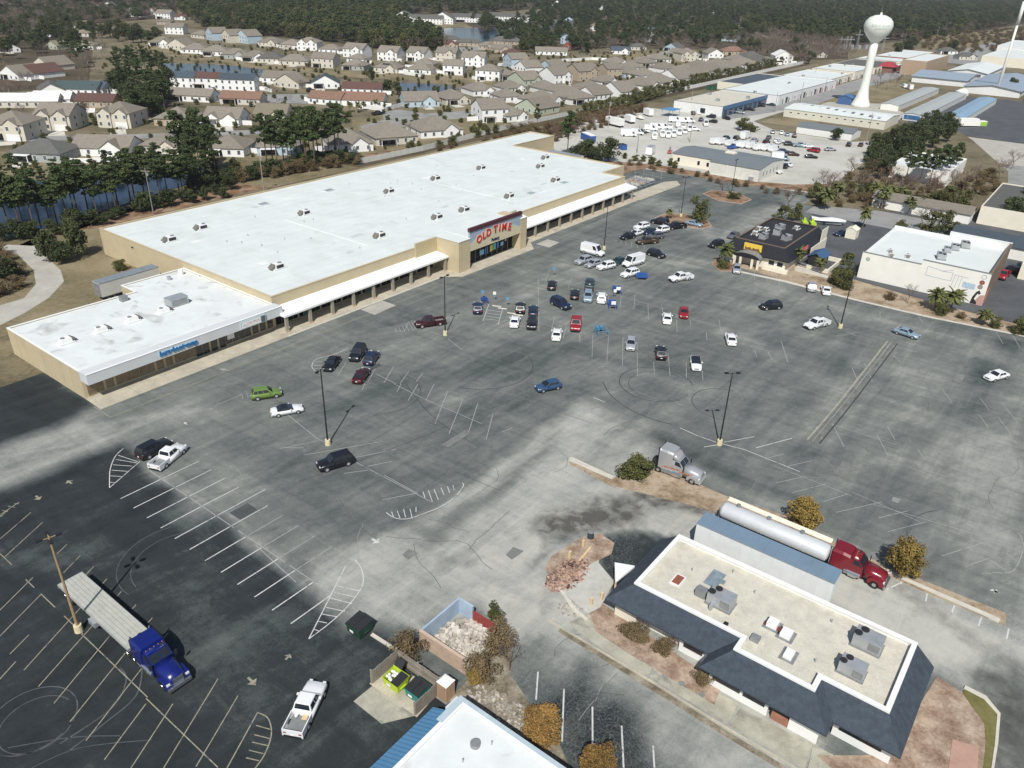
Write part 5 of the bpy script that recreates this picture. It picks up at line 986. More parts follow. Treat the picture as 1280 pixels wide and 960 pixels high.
def fence_run(T, x0, y0, x1, y1, h=1.75, n=None):
    Lh = math.hypot(x1-x0, y1-y0); n = n or int(Lh/.3); ux, uy = (x1-x0)/Lh, (y1-y0)/Lh
    for k in range(n):
        a = Lh*k/n+.01; b = Lh*(k+1)/n-.02; hh = h+random.uniform(-.05,.04); nx, ny = -uy*.03, ux*.03
        MB().prism([(x0+ux*a-nx,y0+uy*a-ny),(x0+ux*b-nx,y0+uy*b-ny),(x0+ux*b+nx,y0+uy*b+ny),(x0+ux*a+nx,y0+uy*a+ny)], .05, hh).obj('plank', M_WOOD, T)
fence_run(T, 3.4, 0, 3.4, 5.6); fence_run(T, 0, 5.6, 3.3, 5.6); fence_run(T, 0, 0, 3.3, 0)
for x, y in ((0,0),(0,5.6),(3.4,0),(3.4,2.8),(3.4,5.6)): MB().box(x-.06,x+.06,y-.06+.1,y+.06+.1,0,1.9).obj('fence_post', M_POLEG, T)
MB().box(3.3,3.36,0,5.6,1.3,1.4).obj('fence_rail', M_WOOD, T); MB().box(3.3,3.36,0,5.6,.5,.6).obj('fence_rail', M_WOOD, T)
def dumpster(label, a, b, col, rz, lidm, w=1.9, d=1.5, h=1.3, open_lid=False):
    t = bld('dumpster', label, 'dumpster', a, b, rz); m = mat('bin_%d_%d' % (int(col[0]*999), int(col[1]*999)), col, .6, .15, 2)
    o, i_ = [(-w/2,-d/2),(w/2,-d/2),(w/2,d/2),(-w/2,d/2)], None
    MB().add([(-w/2+.1,-d/2+.1,.12),(w/2-.1,-d/2+.1,.12),(w/2-.1,d/2-.1,.12),(-w/2+.1,d/2-.1,.12),(-w/2,-d/2,h-.2),(w/2,-d/2,h-.2),(w/2,d/2,h),(-w/2,d/2,h)], [(0,3,2,1),(0,1,5,4),(1,2,6,5),(2,3,7,6),(3,0,4,7)]).obj('bin_body', m, t)
    MB().box(-w/2-.05,w/2+.05,-d/2-.06,-d/2,h-.35,h-.2).obj('bin_rim', m, t); MB().box(-w/2-.05,w/2+.05,d/2,d/2+.06,h-.12,h+.02).obj('bin_rim', m, t)
    for sx in (-1,1): MB().box(sx*w/2-.06,sx*w/2+.06,-.35,.35,.5,.62).obj('fork_pocket', m, t)
    if open_lid:
        MB().add([(-w/2,d/2+.03,h),(0,d/2+.03,h),(0,d/2+.6,h+.7),(-w/2,d/2+.6,h+.7)], [(0,1,2,3)]).obj('lid', lidm, t, fix=False)
        MB().add([(.05,-d/2,h-.17),(w/2,-d/2,h-.17),(w/2,d/2,h+.03),(.05,d/2,h+.03)], [(0,1,2,3)]).obj('lid', lidm, t, fix=False)
        mb = MB(); rr = random.Random(5)
        for _ in range(14): x = rr.uniform(-w/2+.2,-.1); y = rr.uniform(-d/2+.2,d/2-.2); mb.sphere((x,y,h-.35),.18,.16,.14,6,4)
        mb.obj('rubbish', M_WHITEW, t, kind='stuff')
    else:
        for x0, x1 in ((-w/2,-.02),(.02,w/2)): MB().add([(x0,-d/2,h-.17),(x1,-d/2,h-.17),(x1,d/2,h+.03),(x0,d/2,h+.03),(x0,-d/2,h-.12),(x1,-d/2,h-.12),(x1,d/2,h+.08),(x0,d/2,h+.08)], [(4,5,6,7),(0,1,5,4),(1,2,6,5),(3,0,4,7)]).obj('lid', lidm, t)
    MB().box(-.35,.15,-d/2-.09,-d/2-.061,.6,.85).obj('bin_sticker', M_WHITE, t)
    return t
Mlid = mat('black_lid', (.02,.021,.022), .6, .2, 2)
dumpster('dark green dumpster with closed lid standing alone at the edge of the dark lot', 37.2, 45.9, (.015,.05,.03), -math.pi/2, Mlid, 2.0, 1.9, 1.45)
dumpster('lime yellow dumpster with one lid thrown open, in the timber enclosure', 34.7, 38.3, (.42,.55,.03), -math.pi/2, Mlid, 2.0, 1.5, 1.3, True)
dumpster('teal dumpster with a closed dark lid, in the timber enclosure', 35.1, 35.9, (.02,.20,.17), -math.pi/2, Mlid, 1.7, 1.6, 1.35)
T = bld('store_building_marks', '', '', 0, 0) if 0 else None
T = bld('portable_toilet', 'tan portable toilet with a white roof beside the timber bin enclosure', 'portable toilet', 36.7, 33.8)
MB().box(-.58,.58,-.58,.58,.05,2.1).obj('cabin', mat('toilet_tan', (.42,.28,.18), .6, .1, 2), T); MB().frus((-.63,.63,-.63,.63),(-.4,.4,-.4,.4),2.1,2.35).obj('roof', M_WHITE, T)
MB().box(-.62,-.58,-.42,.42,.15,1.95).obj('door', mat('toilet_door', (.36,.24,.16), .6, .1, 2), T); MB().box(-.7,.7,-.65,.65,0,.06).obj('skid', M_METALD, T)
# ================================================================== VEHICLES
def paint(name, c, rough=.28, metal=.0):
    return mat('paint_'+name, c, rough, .04, .5, metal, coat=.35)
PT = {'white': paint('white', (.74,.75,.74)), 'black': paint('black', (.010,.011,.013)), 'silver': paint('silver', (.42,.44,.46), .3, .3), 'grey': paint('grey', (.10,.11,.12)), 'navy': paint('navy', (.012,.02,.05)),
      'blue': paint('blue', (.03,.07,.15)), 'red': paint('red', (.26,.015,.02)), 'maroon': paint('maroon', (.042,.007,.010)), 'green': paint('lime_green', (.13,.21,.045)), 'teal': paint('dark_teal', (.02,.05,.055)),
      'lightblue': paint('light_blue', (.26,.35,.42), .3, .2), 'brown': paint('brown', (.07,.045,.03)), 'royal': paint('royal_blue', (.02,.09,.30)), 'bluetruck': paint('truck_blue', (.006,.014,.13)), 'redtruck': paint('truck_red', (.17,.010,.018)), 'gunmetal': paint('gunmetal', (.40,.41,.42), .3, .3),
      'pink': paint('faded_red', (.42,.13,.11))}
M_LAMP = mat('lamp_lens', (.65,.66,.66), .15, .05, 3); M_TAIL = mat('tail_lens', (.35,.02,.015), .25, .1, 3)
SPEC = {  # L, W, belt, roof, cabin base x0 x1, roof x0 x1, profile (x, ztop, halfwidth factor)
 'sedan': (4.75,1.84,.92,1.43,-1.75,1.05,-1.05,.25,[(-1,.62,.80),(-.965,.86,.92),(-.8,.96,.99),(-.35,.97,1),(.22,.96,1),(.6,.86,.99),(.9,.74,.94),(.985,.60,.82),(1,.45,.74)]),
 'coupe': (4.7,1.88,.90,1.36,-1.6,.95,-.85,.1,[(-1,.62,.80),(-.965,.90,.92),(-.8,.97,1),(-.35,.95,1),(.22,.94,.98),(.6,.86,.99),(.9,.76,.94),(.985,.60,.84),(1,.45,.76)]),
 'hatch': (4.3,1.80,.98,1.52,-2.0,1.0,-1.6,.15,[(-1,.7,.82),(-.97,.95,.92),(-.8,1.0,.99),(-.35,.99,1),(.22,.97,1),(.62,.88,.99),(.9,.78,.94),(.985,.62,.84),(1,.45,.76)]),
 'suv': (4.55,1.90,1.06,1.70,-2.15,1.0,-1.75,.30,[(-1,.75,.86),(-.98,1.04,.94),(-.8,1.1,1),(-.35,1.1,1),(.22,1.08,1),(.62,1.0,.99),(.9,.90,.95),(.985,.72,.86),(1,.5,.8)]),
 'bigsuv': (4.85,1.98,1.13,1.84,-2.33,1.05,-2.0,.40,[(-1,.8,.9),(-.985,1.1,.95),(-.8,1.16,1),(-.35,1.16,1),(.22,1.15,1),(.62,1.08,1),(.9,1.0,.96),(.985,.8,.9),(1,.55,.84)]),
 'pickup': (5.75,2.0,1.12,1.83,-.75,1.35,-.55,.75,[(-1,.75,.92),(-.99,1.12,.98),(-.8,1.13,1),(-.3,1.13,1),(.3,1.12,1),(.6,1.08,.99),(.9,1.0,.95),(.985,.78,.88),(1,.55,.82)]),
 'van': (5.9,2.05,1.25,2.5,-2.9,2.0,-2.85,1.25,[(-1,.9,.97),(-.99,1.25,.99),(-.8,1.26,1),(-.35,1.26,1),(.4,1.26,1),(.72,1.2,.98),(.92,1.02,.93),(.985,.8,.86),(1,.5,.8)]),
 'boxtruck': (6.6,2.1,1.2,2.1,1.1,2.7,1.15,2.1,[(-1,.6,.9),(-.99,.75,.95),(-.8,.76,1),(-.2,.76,1),(.3,.9,1),(.36,1.2,1),(.8,1.2,.98),(.985,.85,.9),(1,.55,.85)])}
PROTO = {}
def car_parts(kind):
    if kind in PROTO: return PROTO[kind]
    Lc, Wd, belt, roof, c0, c1, r0, r1, prof = SPEC[kind]; hl, hw = Lc/2, Wd/2; P = []
    rings = []
    for fx, zt, kw in prof:
        x = fx*hl; y = hw*kw; zb = .24 if abs(fx) < .95 else .36; zm = zb+(zt-zb)*.55
        rings.append([(x,-y*.93,zb),(x,-y,zm),(x,-y*.95,zt-.06),(x,-y*.80,zt),(x,0,zt+.03),(x,y*.80,zt),(x,y*.95,zt-.06),(x,y,zm),(x,y*.93,zb)])
    if kind == 'pickup': # the bed is open: body loft stops behind the cab
        rb = [r for r, p in zip(rings, prof) if p[0] >= -.31]
        P.append(('body', MB().loft(rb), 'paint', True))
        x0, x1 = -hl, -.31*hl+.03; b = MB(); t = .09
        b.box(x0,x1,-hw*.97,-hw*.97+t,.34,1.14).box(x0,x1,hw*.97-t,hw*.97,.34,1.14).box(x0,x0+t,-hw*.97+t,hw*.97-t,.4,1.12).box(x0+t,x1,-hw*.97+t,hw*.97-t,.3,.62)
        P.append(('bed', b, 'paint', False)); P.append(('bed_liner', MB().box(x0+.12,x1-.02,-hw*.85,hw*.85,.62,.64), M_METALD, False))
    else: P.append(('body', MB().loft(rings), 'paint', True))
    yb, yr = hw*.90, hw*.72
    if kind in ('van',): yr = hw*.86; yb = hw*.94
    if kind == 'boxtruck': yr = hw*.86
    zb = belt-.02; za = roof
    cab = MB().add([(c0,-yb,zb),(c1,-yb,zb),(c1,yb,zb),(c0,yb,zb),(r0,-yr,za-.05),(r1,-yr,za-.05),(r1,yr,za-.05),(r0,yr,za-.05),(r0+.06,-yr*.9,za),(r1-.1,-yr*.9,za),(r1-.1,yr*.9,za),(r0+.06,yr*.9,za)],
        [(0,1,5,4),(1,2,6,5),(2,3,7,6),(3,0,4,7),(4,5,9,8),(5,6,10,9),(6,7,11,10),(7,4,8,11),(8,9,10,11)])
    P.append(('cabin', cab, 'paint', False))
    def pane(name, A, B, Cc, D, u0, u1, v0, v1, n):
        q = lambda u, v: Vector(A)*(1-u)*(1-v)+Vector(B)*u*(1-v)+Vector(Cc)*u*v+Vector(D)*(1-u)*v
        n = Vector(n).normalized()*.012; P.append((name, MB().face(*[tuple(q(u, v)+n) for u, v in ((u0,v0),(u1,v0),(u1,v1),(u0,v1))]), M_GLASS, False))
    b0,b1,b2,b3 = (c0,-yb,zb),(c1,-yb,zb),(c1,yb,zb),(c0,yb,zb); t0,t1,t2,t3 = (r0,-yr,za-.05),(r1,-yr,za-.05),(r1,yr,za-.05),(r0,yr,za-.05)
    pane('windshield', b1,b2,t2,t1, .05,.95,.10,.95, (1,0,.7))
    if kind not in ('van','boxtruck'): pane('rear_window', b3,b0,t0,t3, .07,.93,.2,.92, (-1,0,.7))
    if kind == 'van': sp = [(.74,.93)]
    elif kind == 'boxtruck': sp = [(.2,.9)]
    elif kind in ('suv','bigsuv'): sp = [(.06,.27),(.30,.56),(.59,.90)]
    elif kind == 'pickup': sp = [(.08,.46),(.50,.90)]
    elif kind == 'coupe': sp = [(.22,.84)]
    else: sp = [(.14,.48),(.51,.88)]
    for u0, u1 in sp:
        pane('side_window', b0,b1,t1,t0, u0,u1,.16,.90, (0,-1,.3)); pane('side_window', b2,b3,t3,t2, 1-u1,1-u0,.16,.90, (0,1,.3))
    wx = (hl*.62, -hl*.60) if kind != 'pickup' else (hl*.64, -hl*.58)
    rw = .34 if kind in ('sedan','coupe','hatch') else .39
    for x in wx:
        for s in (-1, 1):
            P.append(('wheel', MB().cyl((x,s*(hw-.24),rw),(x,s*(hw+.012),rw),rw,rw,14), M_TYRE, False)); P.append(('>rim', MB().cyl((x,s*(hw-.05),rw),(x,s*(hw+.022),rw),rw*.62,rw*.55,10), M_RIM, False))
    for s in (-1, 1):
        P.append(('headlight', MB().box(hl*.945,hl*.99,min(s*hw*.5,s*hw*.80),max(s*hw*.5,s*hw*.80),.60 if kind in ('sedan','coupe','hatch') else .78,.74 if kind in ('sedan','coupe','hatch') else .94), M_LAMP, False))
        P.append(('tail_light', MB().box(-hl-.01,-hl*.97,min(s*hw*.58,s*hw*.86),max(s*hw*.58,s*hw*.86),.70,.86), M_TAIL, False))
        P.append(('mirror', MB().box(c1-.62,c1-.42,min(s*hw*.93,s*(hw+.16)),max(s*hw*.93,s*(hw+.16)),belt,belt+.16), 'paint', False))
    P.append(('bumper', MB().box(hl*.93,hl+.03,-hw*.78,hw*.78,.28,.46).box(-hl-.04,-hl*.95,-hw*.8,hw*.8,.3,.5), M_BLACKP if kind in ('van','boxtruck','pickup') else 'paint', False))
    P.append(('grille', MB().box(hl*.985,hl+.015,-hw*.42,hw*.42,.48,.66), M_DARK, False))
    P.append(('number_plate', MB().box(-hl-.045,-hl-.02,-.16,.16,.55,.68), M_WHITE, False))
    if kind == 'boxtruck':
        P.append(('cargo_box', MB().box(-3.3,1.0,-1.12,1.12,.85,3.05), M_WHITE, False)); P.append(('box_roof', MB().box(-3.32,1.02,-1.14,1.14,3.05,3.1), M_GREYW, False))
    PROTO[kind] = [(n, mb, m, sm, {}) for n, mb, m, sm in P]; return PROTO[kind]
def vehicle(kind, col, pf, pr, label, cat='car', group=None, small=False, zoff=0.0, roofcol=None, top=None):
    A, B = g(*pf, .7), g(*pr, .7); c = (A+B)/2; d = A-B; rz = math.atan2(d.y, d.x)
    t = thing({'pickup':'pickup_truck','van':'cargo_van','boxtruck':'box_truck'}.get(kind,'parked_car'), label, cat, (c.x, c.y, .035+zoff), rz, group); last = None
    for n, mb, m, sm, cache in car_parts(kind):
        sub = n.startswith('>')
        nm = n.strip('>')
        if small and nm in ('rim','mirror','number_plate','grille','bumper','headlight'): continue
        key = col if m == 'paint' else '-'
        if nm == 'cabin' and top: key = 'top_'+top
        if key not in cache:
            mm = m if m != 'paint' else (PT[top] if nm == 'cabin' and top else PT[col]); me = mb.mesh(nm, mm, sm); fixn(me) if len(mb.f) > 1 else None; cache[key] = me
        o = put(nm, cache[key], last if sub else t)
        if not sub: last = o
    return t
def H(cx, cy, ang):  # pixel direction helper: centre and a direction in the street grid (degrees)
    c = gab(cx, cy, .7); u = R_(ang); f = W(c[0]+2*math.cos(u), c[1]+2*math.sin(u), .7); r = W(c[0]-2*math.cos(u), c[1]-2*math.sin(u), .7); return f, r
def vh(kind, col, cx, cy, ang, label, **k):
    f, r = H(cx, cy, ang); fp = ((f.x, f.y), (r.x, r.y))
    A, B = f, r; c = (A+B)/2; d = A-B; rz = math.atan2(d.y, d.x); return _veh(kind, col, c, rz, label, **k)
def _veh(kind, col, c, rz, label, **k):
    t = vehicle(kind, col, (600,500), (610,500), label, **k); t.location = (c.x, c.y, .035+k.get('zoff', 0)); t.rotation_euler = (0,0,rz); return t
V = vehicle
V('sedan','black',(691,349),(689,362),'black car in the back row of stalls, left of the dark SUV, nose away')
V('sedan','black',(719,361),(718,373),'black sedan second in the back row of stalls, near the blue-grey car')
V('pickup','teal',(738,349),(736,362),'dark teal pickup nose to nose with the blue-grey SUV','pickup truck') if 0 else V('pickup','teal',(738,349),(736,362),'dark teal pickup behind the blue-grey SUV in the back row','pickup truck')
V('suv','lightblue',(734.5,376),(735.5,365),'small blue-grey SUV parked just below the dark teal pickup')
V('suv','white',(752.5,366),(751.5,378),'white SUV beside the upper blue cart return')
V('bigsuv','navy',(712,385),(690,374),'dark navy SUV driving across the aisle above the red pickup')
V('van','white',(755,318),(727,311),'large white van with the tallest roof, behind the silver cars','van')
V('suv','silver',(721,328),(738,323),'silver SUV nearest the store, left of a row of four')
V('hatch','silver',(733,332),(750,327),'silver hatchback second from the left in the row below the tall van')
V('suv','white',(746,335),(769,330),'white SUV in front of the tall white van')
V('sedan','teal',(766,329),(780,323),'dark sedan squeezed between the white SUV and the long white van')
V('van','white',(779,331.5),(804,324.5),'long white cargo van facing left with dark windshield','van')
V('suv','white',(776,344.5),(799,338.5),'white SUV behind the bunch of blue shopping carts')
V('suv','black',(832,320.5),(809,314),'black SUV driving below the hatched nose')
V('hatch','black',(775,297),(794,293),'black hatchback front left in the upper group of cars')
V('sedan','white',(785,294),(805,288),'white sedan second in the upper group of cars'); V('suv','white',(792,285),(812,281),'white SUV at the back of the upper group of cars')
V('pickup','brown',(798,302),(820,300),'dark brown pickup at the near end of the upper group of cars','pickup truck'); V('suv','grey',(810,296),(828,294),'grey SUV behind the brown pickup'); V('suv','white',(818,289),(835,286),'white SUV right of the grey one in the upper group')
V('sedan','navy',(806,291),(820,287),'navy sedan in the middle of the upper group of cars')
V('bigsuv','black',(815,275),(835,279),'big black SUV beside the planted island'); V('pickup','black',(832,284),(858,281),'long black pickup in front of the planted island','pickup truck'); V('sedan','lightblue',(877,281),(858,277),'pale blue sedan beside the round tree of the island')
V('pickup','white',(836,349),(866,344),'white crew-cab pickup driving alone towards the store','pickup truck')
V('suv','black',(888,307),(903,303),'black car beside the palm left of the black restaurant'); V('hatch','silver',(921,341),(921,331),'silver hatchback parked by the porch of the black restaurant'); V('sedan','grey',(912,296),(922,291),'grey sedan half hidden behind the black restaurant', small=True)
V('sedan','white',(834,390),(834,404),'white sedan left of the red car, sunroof dark'); V('sedan','red',(855,396),(855,384),'dark red sedan parked alone right of the white one')
V('sedan','white',(911,414),(916,432),'white sedan with a black rear window, larger, driving down the aisle',top=None)
V('suv','black',(950,383),(977,381),'black SUV crossing the lot below the black restaurant')
V('sedan','white',(697,410),(695,424),'white sedan left below the red pickup'); V('pickup','red',(719,413),(721,396),'bright red pickup parked with its nose down','pickup truck')
V('sedan','white',(645,394),(642,408),'white sedan parked below the black one in the disabled bays row'); V('suv','black',(651,378),(650,391),'black SUV above the white sedan, next to the disabled bays')
V('sedan','navy',(667,381),(666,394),'navy sedan behind the black SUV, right end of a block of four'); V('suv','black',(664,410),(666,397),'black SUV nose down, front right of a block of four')
V('hatch','silver',(788,436),(789,423),'small silver hatchback with a blue windshield'); V('suv','black',(825,433),(827,448),'black SUV parked near the tyre ring'); V('sedan','white',(871,460),(869,446),'white sedan with a black glass roof, lowest of the middle rows',top='black')
V('hatch','blue',(671,485),(700,479),'steel blue hatchback driving alone across the middle of the lot')
V('suv','navy',(597,378),(597,391),'dark navy SUV at the disabled bays nearest the entrance')
V('pickup','maroon',(520,405),(555,400),'maroon pickup at the foot of the light pole near the store','pickup truck')
V('sedan','black',(408,462),(421,445),'black sedan on the hatched nose near the shop wing'); V('bigsuv','black',(441,450),(453,433),'black SUV with shiny roof, upper left of a group of three'); V('suv','navy',(470,438),(458,456),'navy SUV right of the shiny black one'); V('sedan','maroon',(457,461),(446,476),'dark maroon sedan at the bottom of the group of three')
V('suv','green',(349,489),(316,494),'bright green SUV parked above the white convertible'); V('coupe','white',(378,508),(339,515),'white convertible with a black soft top',top='black')
V('bigsuv','black',(398,583),(440,571),'black SUV driving past the foot of the nearest black light pole'); V('bigsuv','black',(209,552),(176,569),'large black SUV parked beside the white pickup at the hatched nose')
V('pickup','white',(227,557),(193,584),'white pickup parked beside the large black SUV, shiny hood','pickup truck'); V('pickup','white',(396,857),(368,913),'white pickup with bags in its bed driving on the dark lot','pickup truck')
V('suv','gunmetal',(1014,352),(1015,364),'grey hatchback by the bed right of the black restaurant'); V('sedan','white',(1031,356),(1034,368),'white sedan next to the grey hatchback by the bed')
V('pickup','white',(1004,409),(1038,400),'white pickup at the foot of the right-hand light pole','pickup truck'); V('sedan','lightblue',(1148,420),(1119,411),'pale blue sedan driving over the old kerb line'); V('sedan','white',(1229,473),(1263,465),'white sedan alone on the right-hand lot')
V('sedan','navy',(1043,292),(1064,291),'dark blue car beside the pale hut behind the black restaurant'); V('pickup','red',(1247,351),(1262,336),'bright red pickup at the end wall of the painted building','pickup truck',small=False); V('suv','black',(1280,342),(1262,336),'black SUV at the right edge beside the red pickup')
# cargo bags in the near pickup
t = thing('cargo_bags', 'white bags and a board lying in the bed of the white pickup', 'bags', g(374,899,1.0)); c_ = g(374,899,1.0)-g(368,913,1.0); t.rotation_euler = (0,0,math.atan2(c_.y,c_.x))
t.location = g(376,896,.95)
MB().sphere((.3,.45,.0),.45,.2,.12,8,5).sphere((.55,.1,.02),.2,.16,.14,8,5).obj('bag', M_WHITEW, t); MB().box(-.2,.9,-.62,-.1,-.1,-.03).obj('board', M_TIMBER, t); MB().box(.6,.9,-.1,.3,-.05,.15).obj('toolbox', M_DARK, t)
# yard vehicles: (kind, colour, pixel x, pixel y, heading in the street grid)
yard = {'back row of the gravel yard': [('boxtruck','white',786,168,-60),('van','white',796,166,-60),('suv','black',802,164,-70),('sedan','white',806,163,-70),('van','white',814,161,-65),('van','white',821,159,-65),('van','white',829,159,-65)],
 'front van row of the gravel yard': [('van','white',818,171,-150),('van','white',828,168,-150),('van','white',835,169,-150),('van','white',842,168,-150),('van','white',849,165.5,-150),('pickup','white',856,164,-150),('van','white',862,161,-150),('pickup','white',867,161,-60)],
 'middle van row of the gravel yard': [('pickup','white',838,158,30),('van','white',847,156,30),('pickup','white',854,158,30)],
 'cluster near the blue canopy': [('van','white',844,150.5,-60),('van','white',854,151,-60),('van','white',861,151,-60)],
 'white end of the blue-fronted building': [('suv','black',867,141,20),('sedan','white',874,140,-160),('suv','navy',876,149,20),('van','white',882,154.5,-150),('suv','black',889,145,90),('hatch','black',891,151,90),('sedan','black',908,147,60)],
 'along the blue shop front': [('suv','silver',926,140,-90),('sedan','black',938,136,-90),('suv','black',951,131,-90)],
 'by the shrubs in the middle of the yard': [('suv','navy',925,160,20),('sedan','black',934,163,20),('suv','white',946,160,0)],
 'van row behind the grey-roofed office': [('van','white',895,177.5,-15),('van','white',903,178,-15),('van','white',914,180,-15),('pickup','royal',917,183,-15),('van','white',923,182,-15),('van','white',931,182,-15),('van','white',940,183,-15),('van','white',949,185,-15),('van','white',959,185.5,-15),('van','white',968,187,-15)],
 'second row behind the grey-roofed office': [('suv','teal',908,172,0),('suv','black',921,172,0),('boxtruck','white',932,171,0),('suv','silver',943,175,0),('suv','maroon',958,177,0),('sedan','white',974,177,0)],
 'far rows, right part of yard': [('sedan','silver',966,164,20),('sedan','white',977,165,20),('sedan','lightblue',984,167,20),('suv','black',993,169,20),('hatch','grey',961,171,10),('suv','white',974,176,-60),('suv','black',987,179.5,-60),('pickup','lightblue',1000,181,-60),('sedan','white',1011,182,-60),('bigsuv','red',1017,187.5,80),('sedan','silver',1038,186,-40),('suv','navy',980,189,-60),('hatch','maroon',992,192,-60),('sedan','black',1014,195,-60)],
 'along the track at the far side of the yard': [('suv','black',1061,180,10),('sedan','brown',1076,180,10),('suv','silver',1089,179,60)],
 'beside the grey-roofed office gable': [('boxtruck','lightblue',975,198,-60),('pickup','white',970,205,80),('suv','black',977,207,80),('sedan','white',983,205,80),('pickup','white',968,213,80)],
 'parked along the street of shops': [('sedan','teal',964,130,90),('bigsuv','red',977,125,80),('sedan','white',988,123,80),('suv','black',1000,118,80),('suv','white',1018,110.5,80),('sedan','black',1026,109,80),('pickup','red',1037,106,80),('suv','silver',1043,103.5,80),('suv','white',1052,101,80),('sedan','white',1063,97.5,80),('suv','black',1074,95,80)],
 'on the open ground beside the storage rows': [('van','white',1130,108,30),('boxtruck','white',1137,110,30),('boxtruck','white',1202,104,0),('van','white',1210,107,0),('pickup','white',1196,103,0)],
 'on the residential parking street': [('sedan','white',262,109,5),('suv','white',268,110,5),('suv','black',283,110,5),('sedan','white',307,110,5),('pickup','black',472,141,0),('suv','black',388,112.5,0),('suv','teal',605,131,40),('sedan','navy',671,90,30),('hatch','white',3,164,10)]}
KN = {'suv':'SUV','bigsuv':'large SUV','sedan':'sedan','hatch':'hatchback','van':'cargo van','pickup':'pickup','boxtruck':'box truck','coupe':'coupe'}
for where, L_ in yard.items():
    for i, (kind, col, x, y, an) in enumerate(sorted(L_, key=lambda q: q[2])):
        vh(kind, col, x, y+.5, an, '%s %s, %s from left, %s' % ({'lightblue':'pale blue','royal':'bright blue'}.get(col, col), KN[kind], ordn(i), where), cat='van' if kind == 'van' else ('truck' if kind == 'boxtruck' else 'car'), small=True, zoff=.04, group='vehicles '+where)
def simplebox(name, label, cat, px, an, parts, z=.08):
    c = gab(*px); t = bld(name, label, cat, c[0], c[1], R_(an)); t.location.z = z
    for n, bx, m in parts: MB().box(*bx).obj(n, m, t)
    return t
Mbb = mat('bin_blue', (.03,.09,.30), .5, .2, 1)
simplebox('roll_off_container', 'large blue open container beside the dark trees behind the store', 'container', (735,176), 60, [('container_body', (-4,4,-1.3,1.3,.2,2.4), Mbb), ('load', (-3.8,3.8,-1.1,1.1,2.4,2.7), M_WHITE)])
simplebox('roll_off_container', 'small blue container at the left edge of the gravel yard', 'container', (778,187), 60, [('container_body', (-1.6,1.6,-1,1,.1,1.9), Mbb), ('lid', (-1.6,1.6,-1,1,1.9,1.98), M_BLACKP)])
simplebox('parked_trailer', 'long white box trailer, left one at the hedge of the gravel yard', 'trailer', (768,158), 75, [('trailer_box', (-4.5,4.5,-1.25,1.25,.9,3.6), M_WHITE), ('chassis', (-4.2,4.2,-.9,.9,.4,.9), M_DARK)])
simplebox('parked_trailer', 'white box truck body, right one at the hedge of the gravel yard', 'trailer', (787,154), 60, [('trailer_box', (-2.6,2.6,-1.2,1.2,.9,3.4), M_WHITE), ('chassis', (-2.4,2.4,-.9,.9,.4,.9), M_DARK)])
simplebox('camper', 'white camper trailer by the hedge of the gravel yard', 'camper', (810,145), 60, [('camper_body', (-2.6,2.6,-1.2,1.2,.6,3.2), M_WHITE), ('window', (-1.4,1.4,-1.24,-1.2,1.7,2.3), M_GLASS)])
simplebox('flat_trailer', 'white low flat trailer beside the camper', 'trailer', (799,149), 60, [('deck', (-3,3,-1.1,1.1,.6,.9), M_WHITEW), ('load', (-1,1,-.9,.9,.9,1.5), M_CREAM)])
simplebox('step_van', 'white step van with a grey roof in front of the rubble verge', 'van', (813,193), 15, [('van_body', (-3.2,2.2,-1.15,1.15,.4,2.9), M_WHITE), ('roof', (-3.1,2.1,-1.1,1.1,2.9,3.0), M_METAL), ('hood', (2.2,3.3,-1,1,.4,1.5), M_WHITE), ('windshield', (2.2,2.25,-.9,.9,1.7,2.6), M_GLASS)])
simplebox('lift_machine', 'faded red lift machine beside the grey-roofed yard office', 'machine', (837,192), 20, [('chassis', (-1.4,1.4,-.8,.8,.3,1.0), PT['pink']), ('boom', (-1.8,1.6,-.2,.2,1.4,1.7), PT['pink']), ('mast', (-.3,.1,-.3,.3,1.0,2.4), M_METALD)])
t = bld('canopy_shelter', 'blue open-sided canopy in the gravel yard', 'canopy', *gab(838,145), R_(0)); 
for x in (-3.6,3.6):
    for y in (-2.6,2.6): MB().box(x-.08,x+.08,y-.08,y+.08,0,3).obj('post', M_METAL, t)
MB().box(-4.2,4.2,-3.2,3.2,3.0,3.15).obj('canopy_roof', mat('canopy_blue', (.08,.25,.45), .5, .1, 1), t)
for i, x in enumerate((886,893)): simplebox('green_tank', 'dark green bin %s of the white wall behind the blue-fronted building' % ('left' if i == 0 else 'right'), 'bin', (x,112), 0, [('bin_body', (-1,1,-1,1,0,2), mat('deep_green', (.01,.09,.05))), ('lid', (-1.05,1.05,-1.05,1.05,2,2.1), M_BLACKP)])
